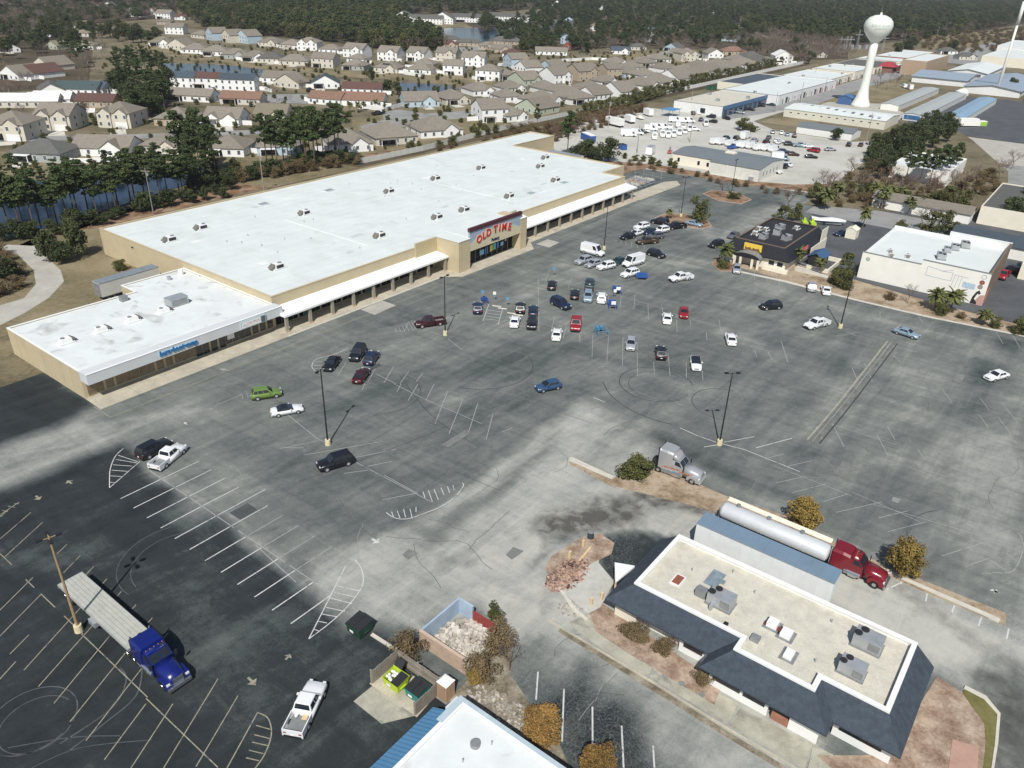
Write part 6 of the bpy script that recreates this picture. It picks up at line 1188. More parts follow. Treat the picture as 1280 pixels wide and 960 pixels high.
# boat on trailer and lime objects behind the black restaurant
t = bld('boat_trailer', 'long white covered boat on a trailer behind the black restaurant', 'boat', *gab(1034,281), R_(-62)); t.location.z = .05
MB().loft([[(x,-w_,1.3),(x,0,.6+.1*abs(x)/4),(x,w_,1.3),(x,w_*.8,1.7+.2*math.sin(x)),(x,-w_*.8,1.7+.2*math.sin(x))] for x, w_ in ((-4.5,1.1),(-2,1.25),(1,1.2),(3,.95),(4.6,.3))]).obj('hull', M_WHITE, t)
MB().box(-4.2,3.5,-.5,.5,.35,.55).obj('trailer_frame', M_METAL, t); MB().cyl((-1,-1,.35),(-1,1,.35),.35,.35,10).obj('axle_wheel', M_TYRE, t)
for i, (x, y) in enumerate(((1005,283),(1015,284))):
    t = simplebox('lime_machine', 'lime green machine standing behind the black restaurant, %s one' % ('left' if i == 0 else 'right'), 'machine', (x,y), 30, [('machine_body', (-1.4,1.4,-.7,.7,.5,1.3), mat('lime', (.38,.55,.03), .5, .1, 1)), ('arm', (.4,1.0,-.3,.3,1.3,2.1), mat('lime', (.38,.55,.03))), ('undercarriage', (-1.2,1.2,-.6,.6,.1,.5), M_DARK)])
# ------------------------------------------------------------------ lorries
Mchr = mat('chrome', (.62,.63,.64), .15, .05, 2, .9); Malu = mat('aluminium_deck', (.46,.46,.40), .55, .12, 1.5, .1, stain=.25, staincol=(.3,.27,.2))
def wheelset(T, x, hw, r=.5, dual=True):
    for s in (-1, 1):
        w_ = .55 if dual else .3
        o = MB().cyl((x,s*(hw-w_),r),(x,s*hw,r),r,r,16).obj('wheel', M_TYRE, T); MB().cyl((x,s*(hw-.1),r),(x,s*(hw+.02),r),r*.55,r*.45,10).obj('rim', Mchr, o)
def tractor(label, c, rz, col, sleeper='high'):
    """long-nosed road tractor, nose +x, origin under the back of the cab"""
    t = thing('semi_tractor', label, 'truck', (c.x, c.y, .035), rz); p = PT[col]
    MB().box(-3.6,3.6,-.42,.42,.55,.85).obj('frame', M_DARK, t)
    # hood
    MB().loft([[(x,-w_,.75),(x,-w_*1.02,z*.8),(x,-w_*.8,z),(x,0,z+.06),(x,w_*.8,z),(x,w_*1.02,z*.8),(x,w_,.75)] for x, w_, z in ((1.2,1.0,1.95),(2.2,.92,1.86),(3.0,.85,1.72),(3.45,.78,1.55),(3.62,.7,1.2))]).obj('hood', p, t, smooth=True)
    for s in (-1,1): MB().loft([[(x,s*.78,.5),(x,s*1.2,.5),(x,s*1.2,z),(x,s*.78,z+.05)] for x, z in ((1.85,.95),(2.2,1.25),(2.8,1.3),(3.4,1.2),(3.62,.9))]).obj('fender', p, t)
    MB().add([(-.4,-1.12,.6),(1.2,-1.12,.6),(1.2,1.12,.6),(-.4,1.12,.6),(-.4,-1.12,2.1),(1.2,-1.08,1.9),(1.2,1.08,1.9),(-.4,1.12,2.1),(-.4,-1.05,2.75),(.55,-1.0,2.65),(.55,1.0,2.65),(-.4,1.05,2.75)],
        [(0,1,5,4),(1,2,6,5),(2,3,7,6),(3,0,4,7),(4,5,9,8),(5,6,10,9),(6,7,11,10),(7,4,8,11),(8,9,10,11),(0,3,2,1)]).obj('cab', p, t)
    f = lambda u, v: tuple(Vector((1.2,-1.08,1.9)).lerp(Vector((1.2,1.08,1.9)), u).lerp(Vector((.55,-1.0,2.65)).lerp(Vector((.55,1.0,2.65)), u), v)+Vector((.012,0,.012)))
    MB().face(f(.04,.08),f(.485,.08),f(.485,.94),f(.04,.94)).obj('windshield', M_GLASS, t, fix=False); MB().face(f(.515,.08),f(.96,.08),f(.96,.94),f(.515,.94)).obj('windshield', M_GLASS, t, fix=False)
    for s in (-1,1): MB().add([(.0,s*1.13,2.05),(1.0,s*1.105,1.95),(.55,s*1.03,2.55),(.0,s*1.06,2.6)], [(0,1,2,3)]).obj('side_window', M_GLASS, t, fix=False)
    zt = 3.75 if sleeper == 'high' else 3.0
    MB().loft([[(x,-w_,.6),(x,-w_,z-.25),(x,-w_*.82,z),(x,w_*.82,z),(x,w_,z-.25),(x,w_,.6)] for x, w_, z in ((-2.3,1.22,zt),(-1.2,1.22,zt+.02),(-.38,1.2,zt-.1))]).obj('sleeper', p, t)
    MB().loft([[(x,-w_,2.72 if x > -.3 else 2.7),(x,-w_*.95,z-.1),(x,-w_*.6,z),(x,w_*.6,z),(x,w_*.95,z-.1),(x,w_,2.72 if x > -.3 else 2.7)] for x, w_, z in ((-.4,1.1,zt-.12),(.1,1.05,zt-.45),(.5,.9,zt-.85 if sleeper == 'high' else 2.85))]).obj('roof_fairing', p, t, smooth=True)
    for s in (-1,1):
        MB().cyl((-.7,s*1.0,.75),(1.05,s*1.0,.75),.33,.33,12).obj('fuel_tank', Mchr, t); MB().cyl((-2.45,s*.95,.8),(-2.45,s*.95,zt+.1),.09,.09,8).obj('exhaust_stack', Mchr if col != 'gunmetal' else M_DARK, t)
        MB().box(1.3,1.4,min(s*1.15,s*1.4),max(s*1.15,s*1.4),1.7,2.3).obj('mirror', M_DARK, t); MB().box(3.4,3.6,min(s*.78,s*1.12),max(s*.78,s*1.12),.95,1.15).obj('headlight', M_LAMP, t)
        MB().box(-2.3,-.8,min(s*1.22,s*1.0),max(s*1.22,s*1.0),.4,.62).obj('side_skirt', M_METAL, t); MB().box(-.2,.7,min(s*1.14,s*1.25),max(s*1.14,s*1.25),.35,.6).obj('step', Mchr, t)
    MB().box(3.6,3.85,-1.15,1.15,.35,.72).obj('bumper', Mchr if col != 'gunmetal' else M_METAL, t); MB().box(3.58,3.66,-.5,.5,.75,1.45).obj('grille', Mchr, t); MB().box(-3.4,-2.7,-.5,.5,.85,1.0).obj('fifth_wheel', M_DARK, t)
    for x in (-.15,.15): 
        pass
    for k in range(5): MB().box(.0,.07,-.8+.4*k-.03,-.8+.4*k+.03,zt-.42 if sleeper == 'high' else 2.8,zt-.33 if sleeper == 'high' else 2.88).obj('marker_light', mat('amber', (.6,.25,.02), .3, .1, 2), t)
    wheelset(t, 2.65, 1.2, .5, False); wheelset(t, -2.2, 1.24); wheelset(t, -3.4, 1.24)
    return t
def wpt(a, b, z=0): return W(a, b, z)
# blue tractor with the aluminium flatbed
tb = tractor('bright blue long-nosed tractor at the head of the flatbed on the dark lot', wpt(22.0, 57.2), TH-math.pi/2+R_(-1), 'bluetruck', 'low')
T = thing('flatbed_trailer', 'long empty aluminium flatbed trailer behind the blue tractor', 'trailer', W(22.05, 67.0, .035), TH-math.pi/2)
for k in range(6): MB().box(-6.9,6.9,-1.2+.41*k,-1.2+.41*k+.385,1.38,1.44).obj('deck_plank', Malu, T)
MB().box(-6.9,6.9,-1.2,1.2,1.25,1.375).obj('deck_base', mat('deck_joint', (.15,.13,.10), .8, .2, 2), T); 
for s in (-1,1): MB().box(-6.95,6.95,min(s*1.22,s*1.30),max(s*1.22,s*1.30),1.2,1.46).obj('side_rail', mat('rail_alu', (.5,.5,.46), .4, .1, 1, .3), T); MB().box(-6.3,6.0,s*.45-.07,s*.45+.07,.75,1.25).obj('chassis_beam', M_METALD, T)
MB().box(6.9,6.98,-1.3,1.3,1.2,1.5).obj('end_rail', M_METAL, T); MB().box(-6.98,-6.9,-1.3,1.3,1.0,1.46).obj('rear_sill', M_METAL, T)
MB().box(-.2,1.0,1.0,1.55,.6,1.15).obj('tool_box', M_METAL, T, loc=(0,-2.6,0)); 
for s in (-1,1): MB().box(3.6,3.75,s*.8-.07,s*.8+.07,.1,1.2).obj('landing_leg', M_METALD, T)
for x in (-5.9,-4.7): wheelset(T, x, 1.24)
for k in range(2): MB().cyl((6.2,-.5+.9*k,1.46),(6.2,-.5+.9*k,1.62),.28,.28,12).obj('coiled_strap', M_TYRE, T)
# silver sleeper tractor without trailer
ts = tractor('silver high-roofed sleeper tractor parked alone on the verge', wpt(83.3, 33.9), TH-math.pi/2+R_(3), 'gunmetal', 'high')
Mgph = mat('flame_graphic', (.40,.17,.10), .4, .4, 4); 
mb = MB(); rr = random.Random(2)
for k in range(12):
    x = -1.9+.36*k; z = 1.25+.05*k*(1 if k < 7 else .3); mb.face((x,-1.235,z-.12),(x+.5,-1.235,z-.02+rr.random()*.1),(x+.9,-1.235,z+.2+rr.random()*.1),(x+.3,-1.235,z+.12)) if x < -.5 else mb.face((x,-1.145,z-.22),(x+.4,-1.145,z-.15),(x+.55,-1.145,z+.05),(x+.1,-1.145,z))
mb.obj('side_graphic', Mgph, ts, fix=False); MB().add([(-2.28,-1.0,3.755),(-.4,-1.0,3.68),(-.4,-1.12,3.55),(-2.28,-1.13,3.62)], [(0,1,2,3)]).obj('roof_stripe', M_WHITE, ts, fix=False)
for s in (-1,1): MB().box(-2.3,1.1,min(s*1.235,s*1.2),max(s*1.235,s*1.2),.38,.95).obj('side_fairing', M_METALD, ts)
# red tractor, tanker, tall box trailer
tr = tractor('dark red tractor with chrome tanks hitched to the tanker', wpt(78.5, 9.3), TH-math.pi/2+R_(1), 'redtruck', 'low')
T = thing('tanker_trailer', 'long polished tanker trailer parked beside the empty restaurant', 'trailer', W(77.3, 18.3, .035), TH-math.pi/2)
n_ = 16; MB().loft([[(x, r*1.05*math.cos(2*math.pi*i/n_), 2.15+r*.95*math.sin(2*math.pi*i/n_)) for i in range(n_)] for x, r in ((-6.6,.6),(-6.45,0.97),(-6.2,1.04),(6.0,1.04),(6.25,0.97),(6.4,.6))]).obj('tank', mat('tank_polished', (.58,.60,.61), .42, .06, .8, .12), T, smooth=True)
for x in (-3.8,-1.3,1.2,3.7): MB().loft([[(x+dx, 1.06*1.05*math.cos(2*math.pi*i/n_), 2.15+1.06*.95*math.sin(2*math.pi*i/n_)) for i in range(n_)] for dx in (-.03,.03)]).obj('tank_band', MATS['tank_polished'], T)
MB().box(-6.4,6.2,.72,1.32,3.05,3.1).obj('walkway', M_CREAM, T); MB().box(-6.4,6.2,1.28,1.34,3.1,3.3).obj('walkway_rail', M_CREAM, T)
for x in (-4.8,-1.0,3.0): MB().cyl((x,.35,3.2),(x,.35,3.42),.28,.25,12).obj('hatch_lid', M_METALD, T)
MB().box(-6.2,5.6,-.5,-.35,.7,1.1).box(-6.2,5.6,.35,.5,.7,1.1).obj('chassis_beam', M_DARK, T); MB().box(-5.6,5.6,-1.3,-1.05,1.0,1.15).obj('hose_tray', M_CREAM, T); MB().box(-6.8,-6.5,-1.1,1.1,.6,1.1).obj('rear_bumper', M_DARK, T)
for x in (-5.5,-4.3): wheelset(T, x, 1.24)
for x, y in ((-6.65,-.6),(-6.65,.6),(-6.65,0)): MB().cyl((x,y,1.1),(x,y,2.9),.04,.04,6).obj('ladder_rail', M_METAL, T)
def box_trailer(label, c, rz, Ln=15.4, zt=4.05, roofm=None, sidem=None, z0=1.1):
    T = thing('box_trailer', label, 'trailer', (c.x, c.y, .035), rz); h = Ln/2
    MB().box(-h,h,-1.28,1.28,z0,zt-.04).obj('trailer_box', sidem or ribbed('trailer_side', (.72,.73,.71), 0, 1.22, .3, line=.92, width=.04), T)
    MB().box(-h-.02,h+.02,-1.3,1.3,zt-.04,zt+.02).obj('roof', roofm or ribbed('trailer_roof', (.16,.23,.30), 0, 1.22, .3, rough=.6, line=.9, width=.05), T)
    for s in (-1,1): MB().box(-h-.01,h+.01,min(s*1.28,s*1.31),max(s*1.28,s*1.31),zt-.14,zt-.02).obj('top_rail', M_METAL, T); MB().box(-h,h,min(s*1.28,s*1.31),max(s*1.28,s*1.31),z0-.1,z0+.05).obj('bottom_rail', M_METALD, T)
    for s in (-1,1): MB().box(-h-.05,-h,min(s*.02,s*1.24),max(s*.02,s*1.24),z0+.05,zt-.15).obj('door', M_METALD, T); MB().box(h*.45,h*.45+.14,s*.8-.07,s*.8+.07,0.05,z0).obj('landing_leg', M_METALD, T)
    MB().box(-h+.5,h*.5,-.5,.5,.75,z0-.1).obj('chassis_beam', M_DARK, T)
    for x in (-h+1.3,-h+2.5): wheelset(T, x, 1.2)
    return T
box_trailer('tall white box trailer with a blue-grey roof, standing right behind the empty restaurant', W(71.55, 17.35), TH-math.pi/2, 15.7, 4.1)
box_trailer('old white box trailer with a grey roof parked behind the shop wing', (lambda c: W(*c))((69.8, 148.2)), TH+R_(2), 12.5, 3.9, mat('trailer_roof_grey', (.20,.23,.25), .6, .2, 1.0, stain=.4), mat('trailer_side_aged', (.60,.60,.55), .6, .06, .6, stain=.3, staincol=(.4,.37,.3)))
box_trailer('long white trailer parked against the back corner of the long store', (lambda c: W(*c))((226.5,149.5)), TH-math.pi/2, 13.5, 3.9, M_METAL, M_WHITEW)
# ------------------------------------------------------------------ light poles
def light_pole(label, px, h=11.6, m=M_POLE, heads=2, rz=0.0, base=True, r=.13):
    c = g(*px); t = thing('light_pole', label, 'light pole', (c.x, c.y, .03), rz, None)
    if base: MB().cyl((0,0,0),(0,0,.85),.42,.38,12).obj('concrete_base', mat('base_yellowish', (.62,.54,.33), .85, .15, 2), t)
    MB().cyl((0,0,.05),(0,0,h),r,r*.6,8).obj('pole', m, t)
    for k in range(heads):
        an = 2*math.pi*k/heads+(.0 if heads == 2 else .4); dx, dy = math.cos(an), math.sin(an)
        a = MB().cyl((0,0,h-.15),(dx*.9,dy*.9,h-.05),.04,.04,6).obj('arm', m, t)
        o = MB(); u = Vector((dx,dy,0)); v = Vector((-dy,dx,0)); q = [Vector((0,0,h-.05))+u*.55-v*.17, Vector((0,0,h-.05))+u*1.1-v*.17, Vector((0,0,h-.05))+u*1.1+v*.17, Vector((0,0,h-.05))+u*.55+v*.17]
        o.add([tuple(p-Vector((0,0,.1))) for p in q]+[tuple(p+Vector((0,0,.1))) for p in q], [(0,3,2,1),(4,5,6,7),(0,1,5,4),(1,2,6,5),(2,3,7,6),(3,0,4,7)]).obj('lamp_head', M_POLE, a)
    return t
light_pole('black light pole above the black SUV, nearest to the shop wing', (410,556), 11.9, rz=TH+.3)
light_pole('black light pole at the crossing of white lines near the silver tractor', (899,556), 11.7, rz=.1)
light_pole('black light pole between the maroon pickup and the store', (556.5,419), 11.4, rz=TH, r=.12)
light_pole('black light pole by the white pickup and the painted-wall building', (1050,410), 12.0, rz=1.2)
light_pole('brown wooden light pole standing over the flatbed trailer', (99,789), 12.0, M_POLEW, 4, rz=.3, r=.16)
light_pole('thin light pole by the white vans in front of the long store', (755,312), 11.2, rz=TH, r=.11)
light_pole('thin light pole on the island with the round tree', (851,271), 11.0, rz=.2, r=.11)
light_pole('thin light pole on the farthest island by the yard office', (914,243), 10.5, rz=1.0, r=.11)
for i, (px, h, lab) in enumerate([((192,268),12,'grey wooden utility pole behind the left end of the long store'),((330,240),11,'grey wooden utility pole behind the long store, left of the tall pines'),((862,178),12,'thin utility pole on the gravel yard by the front row of vans'),((796,192),10,'thin pole at the left part of the gravel yard'),((863,137),9,'pale utility pole by the fence behind the blue-fronted building'),
   ((1082,180),12,'dark utility pole in front of the storage building'),((1000,128),10,'thin pole by the corner of the street of shops'),((1018,98),9,'thin pole on the street of shops'),((1030,118),9,'second thin pole on the street of shops'),((968,140),9,'pole by the corner nearest the blue front'),((1128,172),9,'left of the grey poles beside the storage rows'),((1147,172),9,'middle one of the grey poles beside the storage rows'),((1155,176),9,'right one of the grey poles beside the storage rows'),
   ((760,160),11,'wooden pole in the hedge left of the gravel yard'),((1052,72),12,'thin pole in the distant substation, left'),((1128,62),18,'tall pale pole right behind the water tower'),((1170,50),16,'tall pole far behind the gymnasium'),((1185,42),18,'second tall pole far behind the gymnasium')]):
    c = g(*px); t = thing('utility_pole', lab, 'utility pole', (c.x, c.y, 0)); MB().cyl((0,0,0),(0,0,h),.16,.1,7).obj('pole', M_POLEG if i % 3 else M_METALD, t)
    if i in (0,1,5,13): MB().box(-1.1,1.1,-.06,.06,h-.9,h-.75).obj('cross_arm', M_POLEG, t); MB().cyl((.35,0,h-2),(.35,0,h-1.2),.22,.22,8).obj('transformer', M_METAL, t)
# ------------------------------------------------------------------ cart returns and signs
Mcb = mat('cart_blue', (.03,.10,.34), .5, .15, 1.5); Mcbt = mat('cart_teal_blue', (.10,.28,.42), .5, .15, 1.5)
def cart(T, x, y, m):
    o = MB().add([(x-.4,y-.25,.45),(x+.4,y-.2,.55),(x+.4,y+.2,.55),(x-.4,y+.25,.45),(x-.45,y-.3,1.0),(x+.5,y-.25,.95),(x+.5,y+.25,.95),(x-.45,y+.3,1.0)], [(0,3,2,1),(0,1,5,4),(1,2,6,5),(2,3,7,6),(3,0,4,7)]).obj('cart_basket', m, T, fix=False)
    MB().box(x-.4,x+.45,y-.25,y+.25,.12,.2).obj('cart_frame', M_METALD, o)
def corral(label, px, an, m, n=3, sign=True, w_=1.6, d_=3.2):
    c = gab(*px); t = bld('cart_return', label, 'cart return', c[0], c[1], R_(an)); t.location.z = .035
    for s in (-1,1):
        for z in (.5,1.05): MB().cyl((-d_/2,s*w_/2,z),(d_/2,s*w_/2,z),.04,.04,6).obj('rail', m, t)
        for x in (-d_/2,0,d_/2): MB().cyl((x,s*w_/2,0),(x,s*w_/2,1.05),.04,.04,6).obj('rail_post', m, t)
    MB().cyl((d_/2,-w_/2,1.05),(d_/2,w_/2,1.05),.04,.04,6).obj('rail', m, t)
    for k in range(n): cart(t, -d_/2+.5+.45*k, -.35, m); cart(t, -d_/2+.5+.45*k, .35, m)
    if sign: MB().box(d_/2-.03,d_/2+.03,-.45,.45,1.2,1.9).obj('sign_plate', M_WHITE, t); MB().cyl((d_/2,0,1.05),(d_/2,0,1.25),.03,.03,5).obj('sign_post', m, t)
    return t
corral('blue cart return with a white sign, upper one beside the white SUV', (771,366), -142, Mcb, 4); corral('blue cart return with carts, just below the white signs', (765,384), -142, Mcb, 3); corral('pale blue empty-looking cart return frame below the red pickup', (751,417), -128, Mcbt, 2, False, 2.0, 3.0)
corral('small blue cart group beside the navy SUV at the disabled bays', (606,379), -120, Mcb, 1, False, 1.0, 1.6)
t = thing('cart_row', 'bunch of nested blue shopping carts in front of the white SUV', 'shopping carts', g(802,348)); t.rotation_euler = (0,0,-.05)
for k in range(5): cart(t, -.9+.42*k, -.75, Mcb); cart(t, -1.0+.42*k, .05, Mcb)
for k in range(4): cart(t, -.6+.42*k, .85, Mcb)
for i, (px, lab) in enumerate([((692,345),'small blue disabled-bay sign above the black car'),((603,374),'small blue disabled-bay sign at the left end of the bays'),((618,376),'small white disabled-bay sign at the middle of the bays'),((634,383),'small blue disabled-bay sign by the hatched bay'),((768,373),'white sign plate between the two blue cart returns')]):
    c = g(*px); t = thing('bay_sign', lab, 'sign', (c.x, c.y, .03)); MB().cyl((0,0,0),(0,0,1.7),.04,.04,6).obj('sign_post', M_METAL, t); MB().box(-.3,.3,-.03,.03,1.3,1.95).obj('sign_plate', M_WHITE if i in (2,4) else Mcbt, t)
for i, px in enumerate([(621,383),(628,386),(640,392),(648,394)]): 
    c = g(*px); t = thing('wheel_stop', 'pale concrete wheel stop, %s from the left in the disabled bays' % ordn(i), 'wheel stop', (c.x, c.y, .03), TH-math.pi*.5+.4, 'wheel stops of the disabled bays'); MB().frus((-.95,.95,-.12,.12),(-.9,.9,-.07,.07),0,.14).obj('stop_block', M_CONCW, t); MB().box(-.05,.05,-.05,.05,.14,.145).obj('pin', M_METALD, t)
# island beds
for pts in ([(818,274),(832,268),(856,268),(884,277),(888,283),(878,286),(856,283)], [(880,243),(890,239),(920,241),(938,250),(926,255),(898,251)], [(890,330),(898,322),(912,322),(918,330),(914,339),(900,339)]):
    slab('island_bed', pts, 0, .15, M_MULCH)
    c = [sum(p[0] for p in pts)/len(pts), sum(p[1] for p in pts)/len(pts)]
    P = [gab(c[0]+(p[0]-c[0])*1.06, c[1]+(p[1]-c[1])*1.06) for p in pts]; P2 = [gab(*p) for p in pts]; n = len(P)
    mb = MB(); mb.add([tuple(W(*p, .0)) for p in P]+[tuple(W(*p, .17)) for p in P]+[tuple(W(*p, .17)) for p in P2], [(i,(i+1)%n,(i+1)%n+n,i+n) for i in range(n)]+[(i+n,(i+1)%n+n,(i+1)%n+2*n,i+2*n) for i in range(n)]); mb.obj('kerb', mat('kerb_pinkish', (.38,.27,.21), .85, .15, 1.5), None, kind='structure')
for px in [(852,855),(877,869)]:
    c = g(*px); o = MB().cyl((c.x,c.y,.09),(c.x,c.y,.105),.3,.3,14).obj('drain_cover', M_METALD, None, kind='structure')

t = thing('substation', 'grey steel lattice frames of the electrical substation left of the water tower', 'substation', g(1068,62)); t.rotation_euler = (0,0,.3)
rr = random.Random(4)
for k in range(9):
    x, y = rr.uniform(-28,28), rr.uniform(-14,14); h = rr.uniform(9,17)
    mb = MB()
    for sx in (-.8,.8):
        for sy in (-.8,.8): mb.cyl((x+sx,y+sy,0),(x+sx*.3,y+sy*.3,h),.14,.1,4)
    mb.box(x-4,x+4,y-.3,y+.3,h*.75,h*.75+.5); mb.obj('lattice_frame', M_METAL, t)
for k in range(6): x = -22+8*k; MB().box(x-1.6,x+1.6,6,9,0,3.4).obj('transformer_box', M_METAL, t)
t = thing('trailer_row', 'white sign trailer with a lime green front at the end of the blue storage row', 'trailer', g(1212,158)); t.rotation_euler = (0,0,.1)
MB().box(-6,3,-1.5,1.5,.5,3.6).obj('trailer_body', M_OFFW, t); MB().box(3.2,7.2,-1.3,1.3,.4,2.6).obj('front_unit', M_WHITE, t); MB().box(4.0,7.3,-1.4,-1.3,.6,2.3).obj('green_panel', mat('lime_panel', (.30,.5,.05), .5, .1, 1), t)
# ================================================================== HOUSES
WIN = {}
def winmesh(w, h):
    k = (round(w,1), round(h,1))
    if k not in WIN: WIN[k] = (MB().box(-w/2-.1,w/2+.1,-.05,.02,-h/2-.1,h/2+.1).mesh('window_frame', M_WHITE), MB().box(-w/2,w/2,-.07,-.05,-h/2,h/2).mesh('pane', M_HPANE))
    return WIN[k]
def house(label, px, w, d, st, rt, wc, rc, an=0.0, gar=False, porch=False, gab2=0, solar=False, group=None, cat='house', nwin=None):
    """px = ground pixel of the middle of the wall that faces us; an = turn in degrees from square-on to +Y"""
    w *= 1.1; d *= 1.1; q_ = random.Random(int(px[0]*7+px[1]))
    if rt != 'y' and not gab2 and st == 1 and w < 19 and q_.random() < .45: gab2 = 1
    if not porch and q_.random() < .35: porch = 2
    c = g(*px); t = thing('house', label, cat, (c.x, c.y, .04), R_(an), group); hh = 2.75*st; far = c.y > 420
    wm, rm = WL[wc], SH[rc]; rise = min(w, d)*.5*.52
    if rt == 'h': hipbox(t, -w/2, w/2, 0, d, hh, hh+rise, wm, rm)
    elif rt == 'y': gablebox(t, -w/2, w/2, 0, d, hh, hh+w*.5*.52, 'y', wm, rm)
    else: gablebox(t, -w/2, w/2, 0, d, hh, hh+d*.5*.5, 'x', wm, rm)
    if gab2:      # a front cross gable with its own roof
        gw = w*.36
        for k in range(gab2):
            x = (-w*.24 if k == 0 else w*.24) if gab2 > 1 else w*.2; k_ = .55
            MB().add([(x-gw/2,-.7,0),(x+gw/2,-.7,0),(x+gw/2,-.7,hh),(x,-.7,hh+gw/2*k_*1.3),(x-gw/2,-.7,hh),(x-gw/2,.1,0),(x+gw/2,.1,0),(x+gw/2,.1,hh),(x-gw/2,.1,hh)], [(0,1,2,3,4),(0,4,8,5),(1,6,7,2)]).obj('gable_wall', wm if not (k and wc == 'w') else WL['w'], t)
            r = hh+gw/2*k_*1.3; e = hh-.15
            MB().loft([[(x-gw/2-.3,y,e),(x,y,r+.1),(x+gw/2+.3,y,e),(x+gw/2+.3,y,e+.14),(x,y,r+.26),(x-gw/2-.3,y,e+.14)] for y in (-1.0, d*.42)]).obj('gable_roof', rm, t)
    f, p = winmesh(1.0, 1.3); n = nwin if nwin is not None else max(2, int(w/3.2))
    yy = 0 if not gab2 else -.0
    for s in range(st):
        for k in range(n):
            x = -w/2+w*(k+.5)/n
            if gar and s == 0 and x > -w*.02: continue
            o = put('window', f, t, (x, (-.7 if gab2 and any(abs(x-q) < w*.18 for q in ((-w*.24, w*.24) if gab2 > 1 else (w*.2,))) else 0), 1.5+2.75*s)); put('pane', p, o)
        if not far:
            for sx in (-1, 1):
                for y in (d*.3, d*.7):
                    o = put('window', f, t, (sx*w/2, y, 1.5+2.75*s), sx*math.pi/2); put('pane', p, o)
    y0 = -.72 if gab2 else -.02
    if gar: 
        o = MB().box(w*.06,w*.06+min(4.8,w*.4),y0-.06,y0+.02,.05,2.3).obj('garage_door', M_WHITE, t)
        for z in (.6,1.2,1.75): MB().box(w*.06,w*.06+min(4.8,w*.4),y0-.075,y0-.06,z,z+.04).obj('door_groove', M_METAL, o)
    if porch:
        MB().box(-w*.42,-w*.42+w*.36,-2.4,0,2.35,2.5).obj('porch_roof', M_WHITE if porch == 1 else rm, t)
        MB().box(-w*.42,-w*.42+w*.36,-.05,-.02,.3,2.2).obj('porch_screen', M_DARK, t)
        for x in (-w*.42+.1,-w*.42+w*.36-.1): MB().box(x-.1,x+.1,-2.35,-2.15,0,2.35).obj('porch_post', M_WHITE, t)
    if far is False or c.y < 640:
        if q_.random() < .6:
            s_ = q_.choice((-1,1)); yy_ = q_.uniform(0, d*.6); L_ = q_.uniform(3, 5.5)
            MB().box(s_*w/2 if s_ > 0 else -w/2-L_, w/2+L_ if s_ > 0 else -w/2, yy_, yy_+.07, .05, 1.85).obj('side_fence', M_WHITE, t)
        if q_.random() < .75:
            x_ = q_.uniform(-w*.4, w*.1); fr = q_.random() < .5; Y0, Y1 = ((-8, -.9) if fr else (d+.4, d+8))
            P_ = [t.location+Matrix.Rotation(R_(an),3,'Z') @ Vector((x_+2.4, y_, 0)) for y_ in (Y0, Y1)]
            up(strip([(p.x, p.y) for p in P_], 4.8, .15+.002*(int(px[0]) % 9)).obj('driveway', M_CONCW, None, fix=False, kind='structure'))
    if solar:
        MB().add([(-w*.2,d*.06,hh+.45),(w*.15,d*.06,hh+.45),(w*.15,d*.3,hh+rise*.62+.2),(-w*.2,d*.3,hh+rise*.62+.2)], [(0,1,2,3)]).obj('solar_panels', M_GLASS, t, fix=False)
    if not far and rt != 'y' and w > 9: MB().box(-.3,.3,d*.55,d*.55+.6,hh+rise*.5,hh+rise+.7).obj('vent_stack', M_METAL, t) if 0 else None
    return t
HN = {'w':'white','c':'cream','b':'pale blue','g':'grey','n':'pale green','t':'tan','r':'red'}
RN = {'br':'brown','gr':'grey','tn':'tan','rd':'dark red','or':'rust orange','gn':'dark green','bl':'slate blue','wh':'white'}
TN = {'h':'hipped','y':'front-gabled','x':'ridged'}
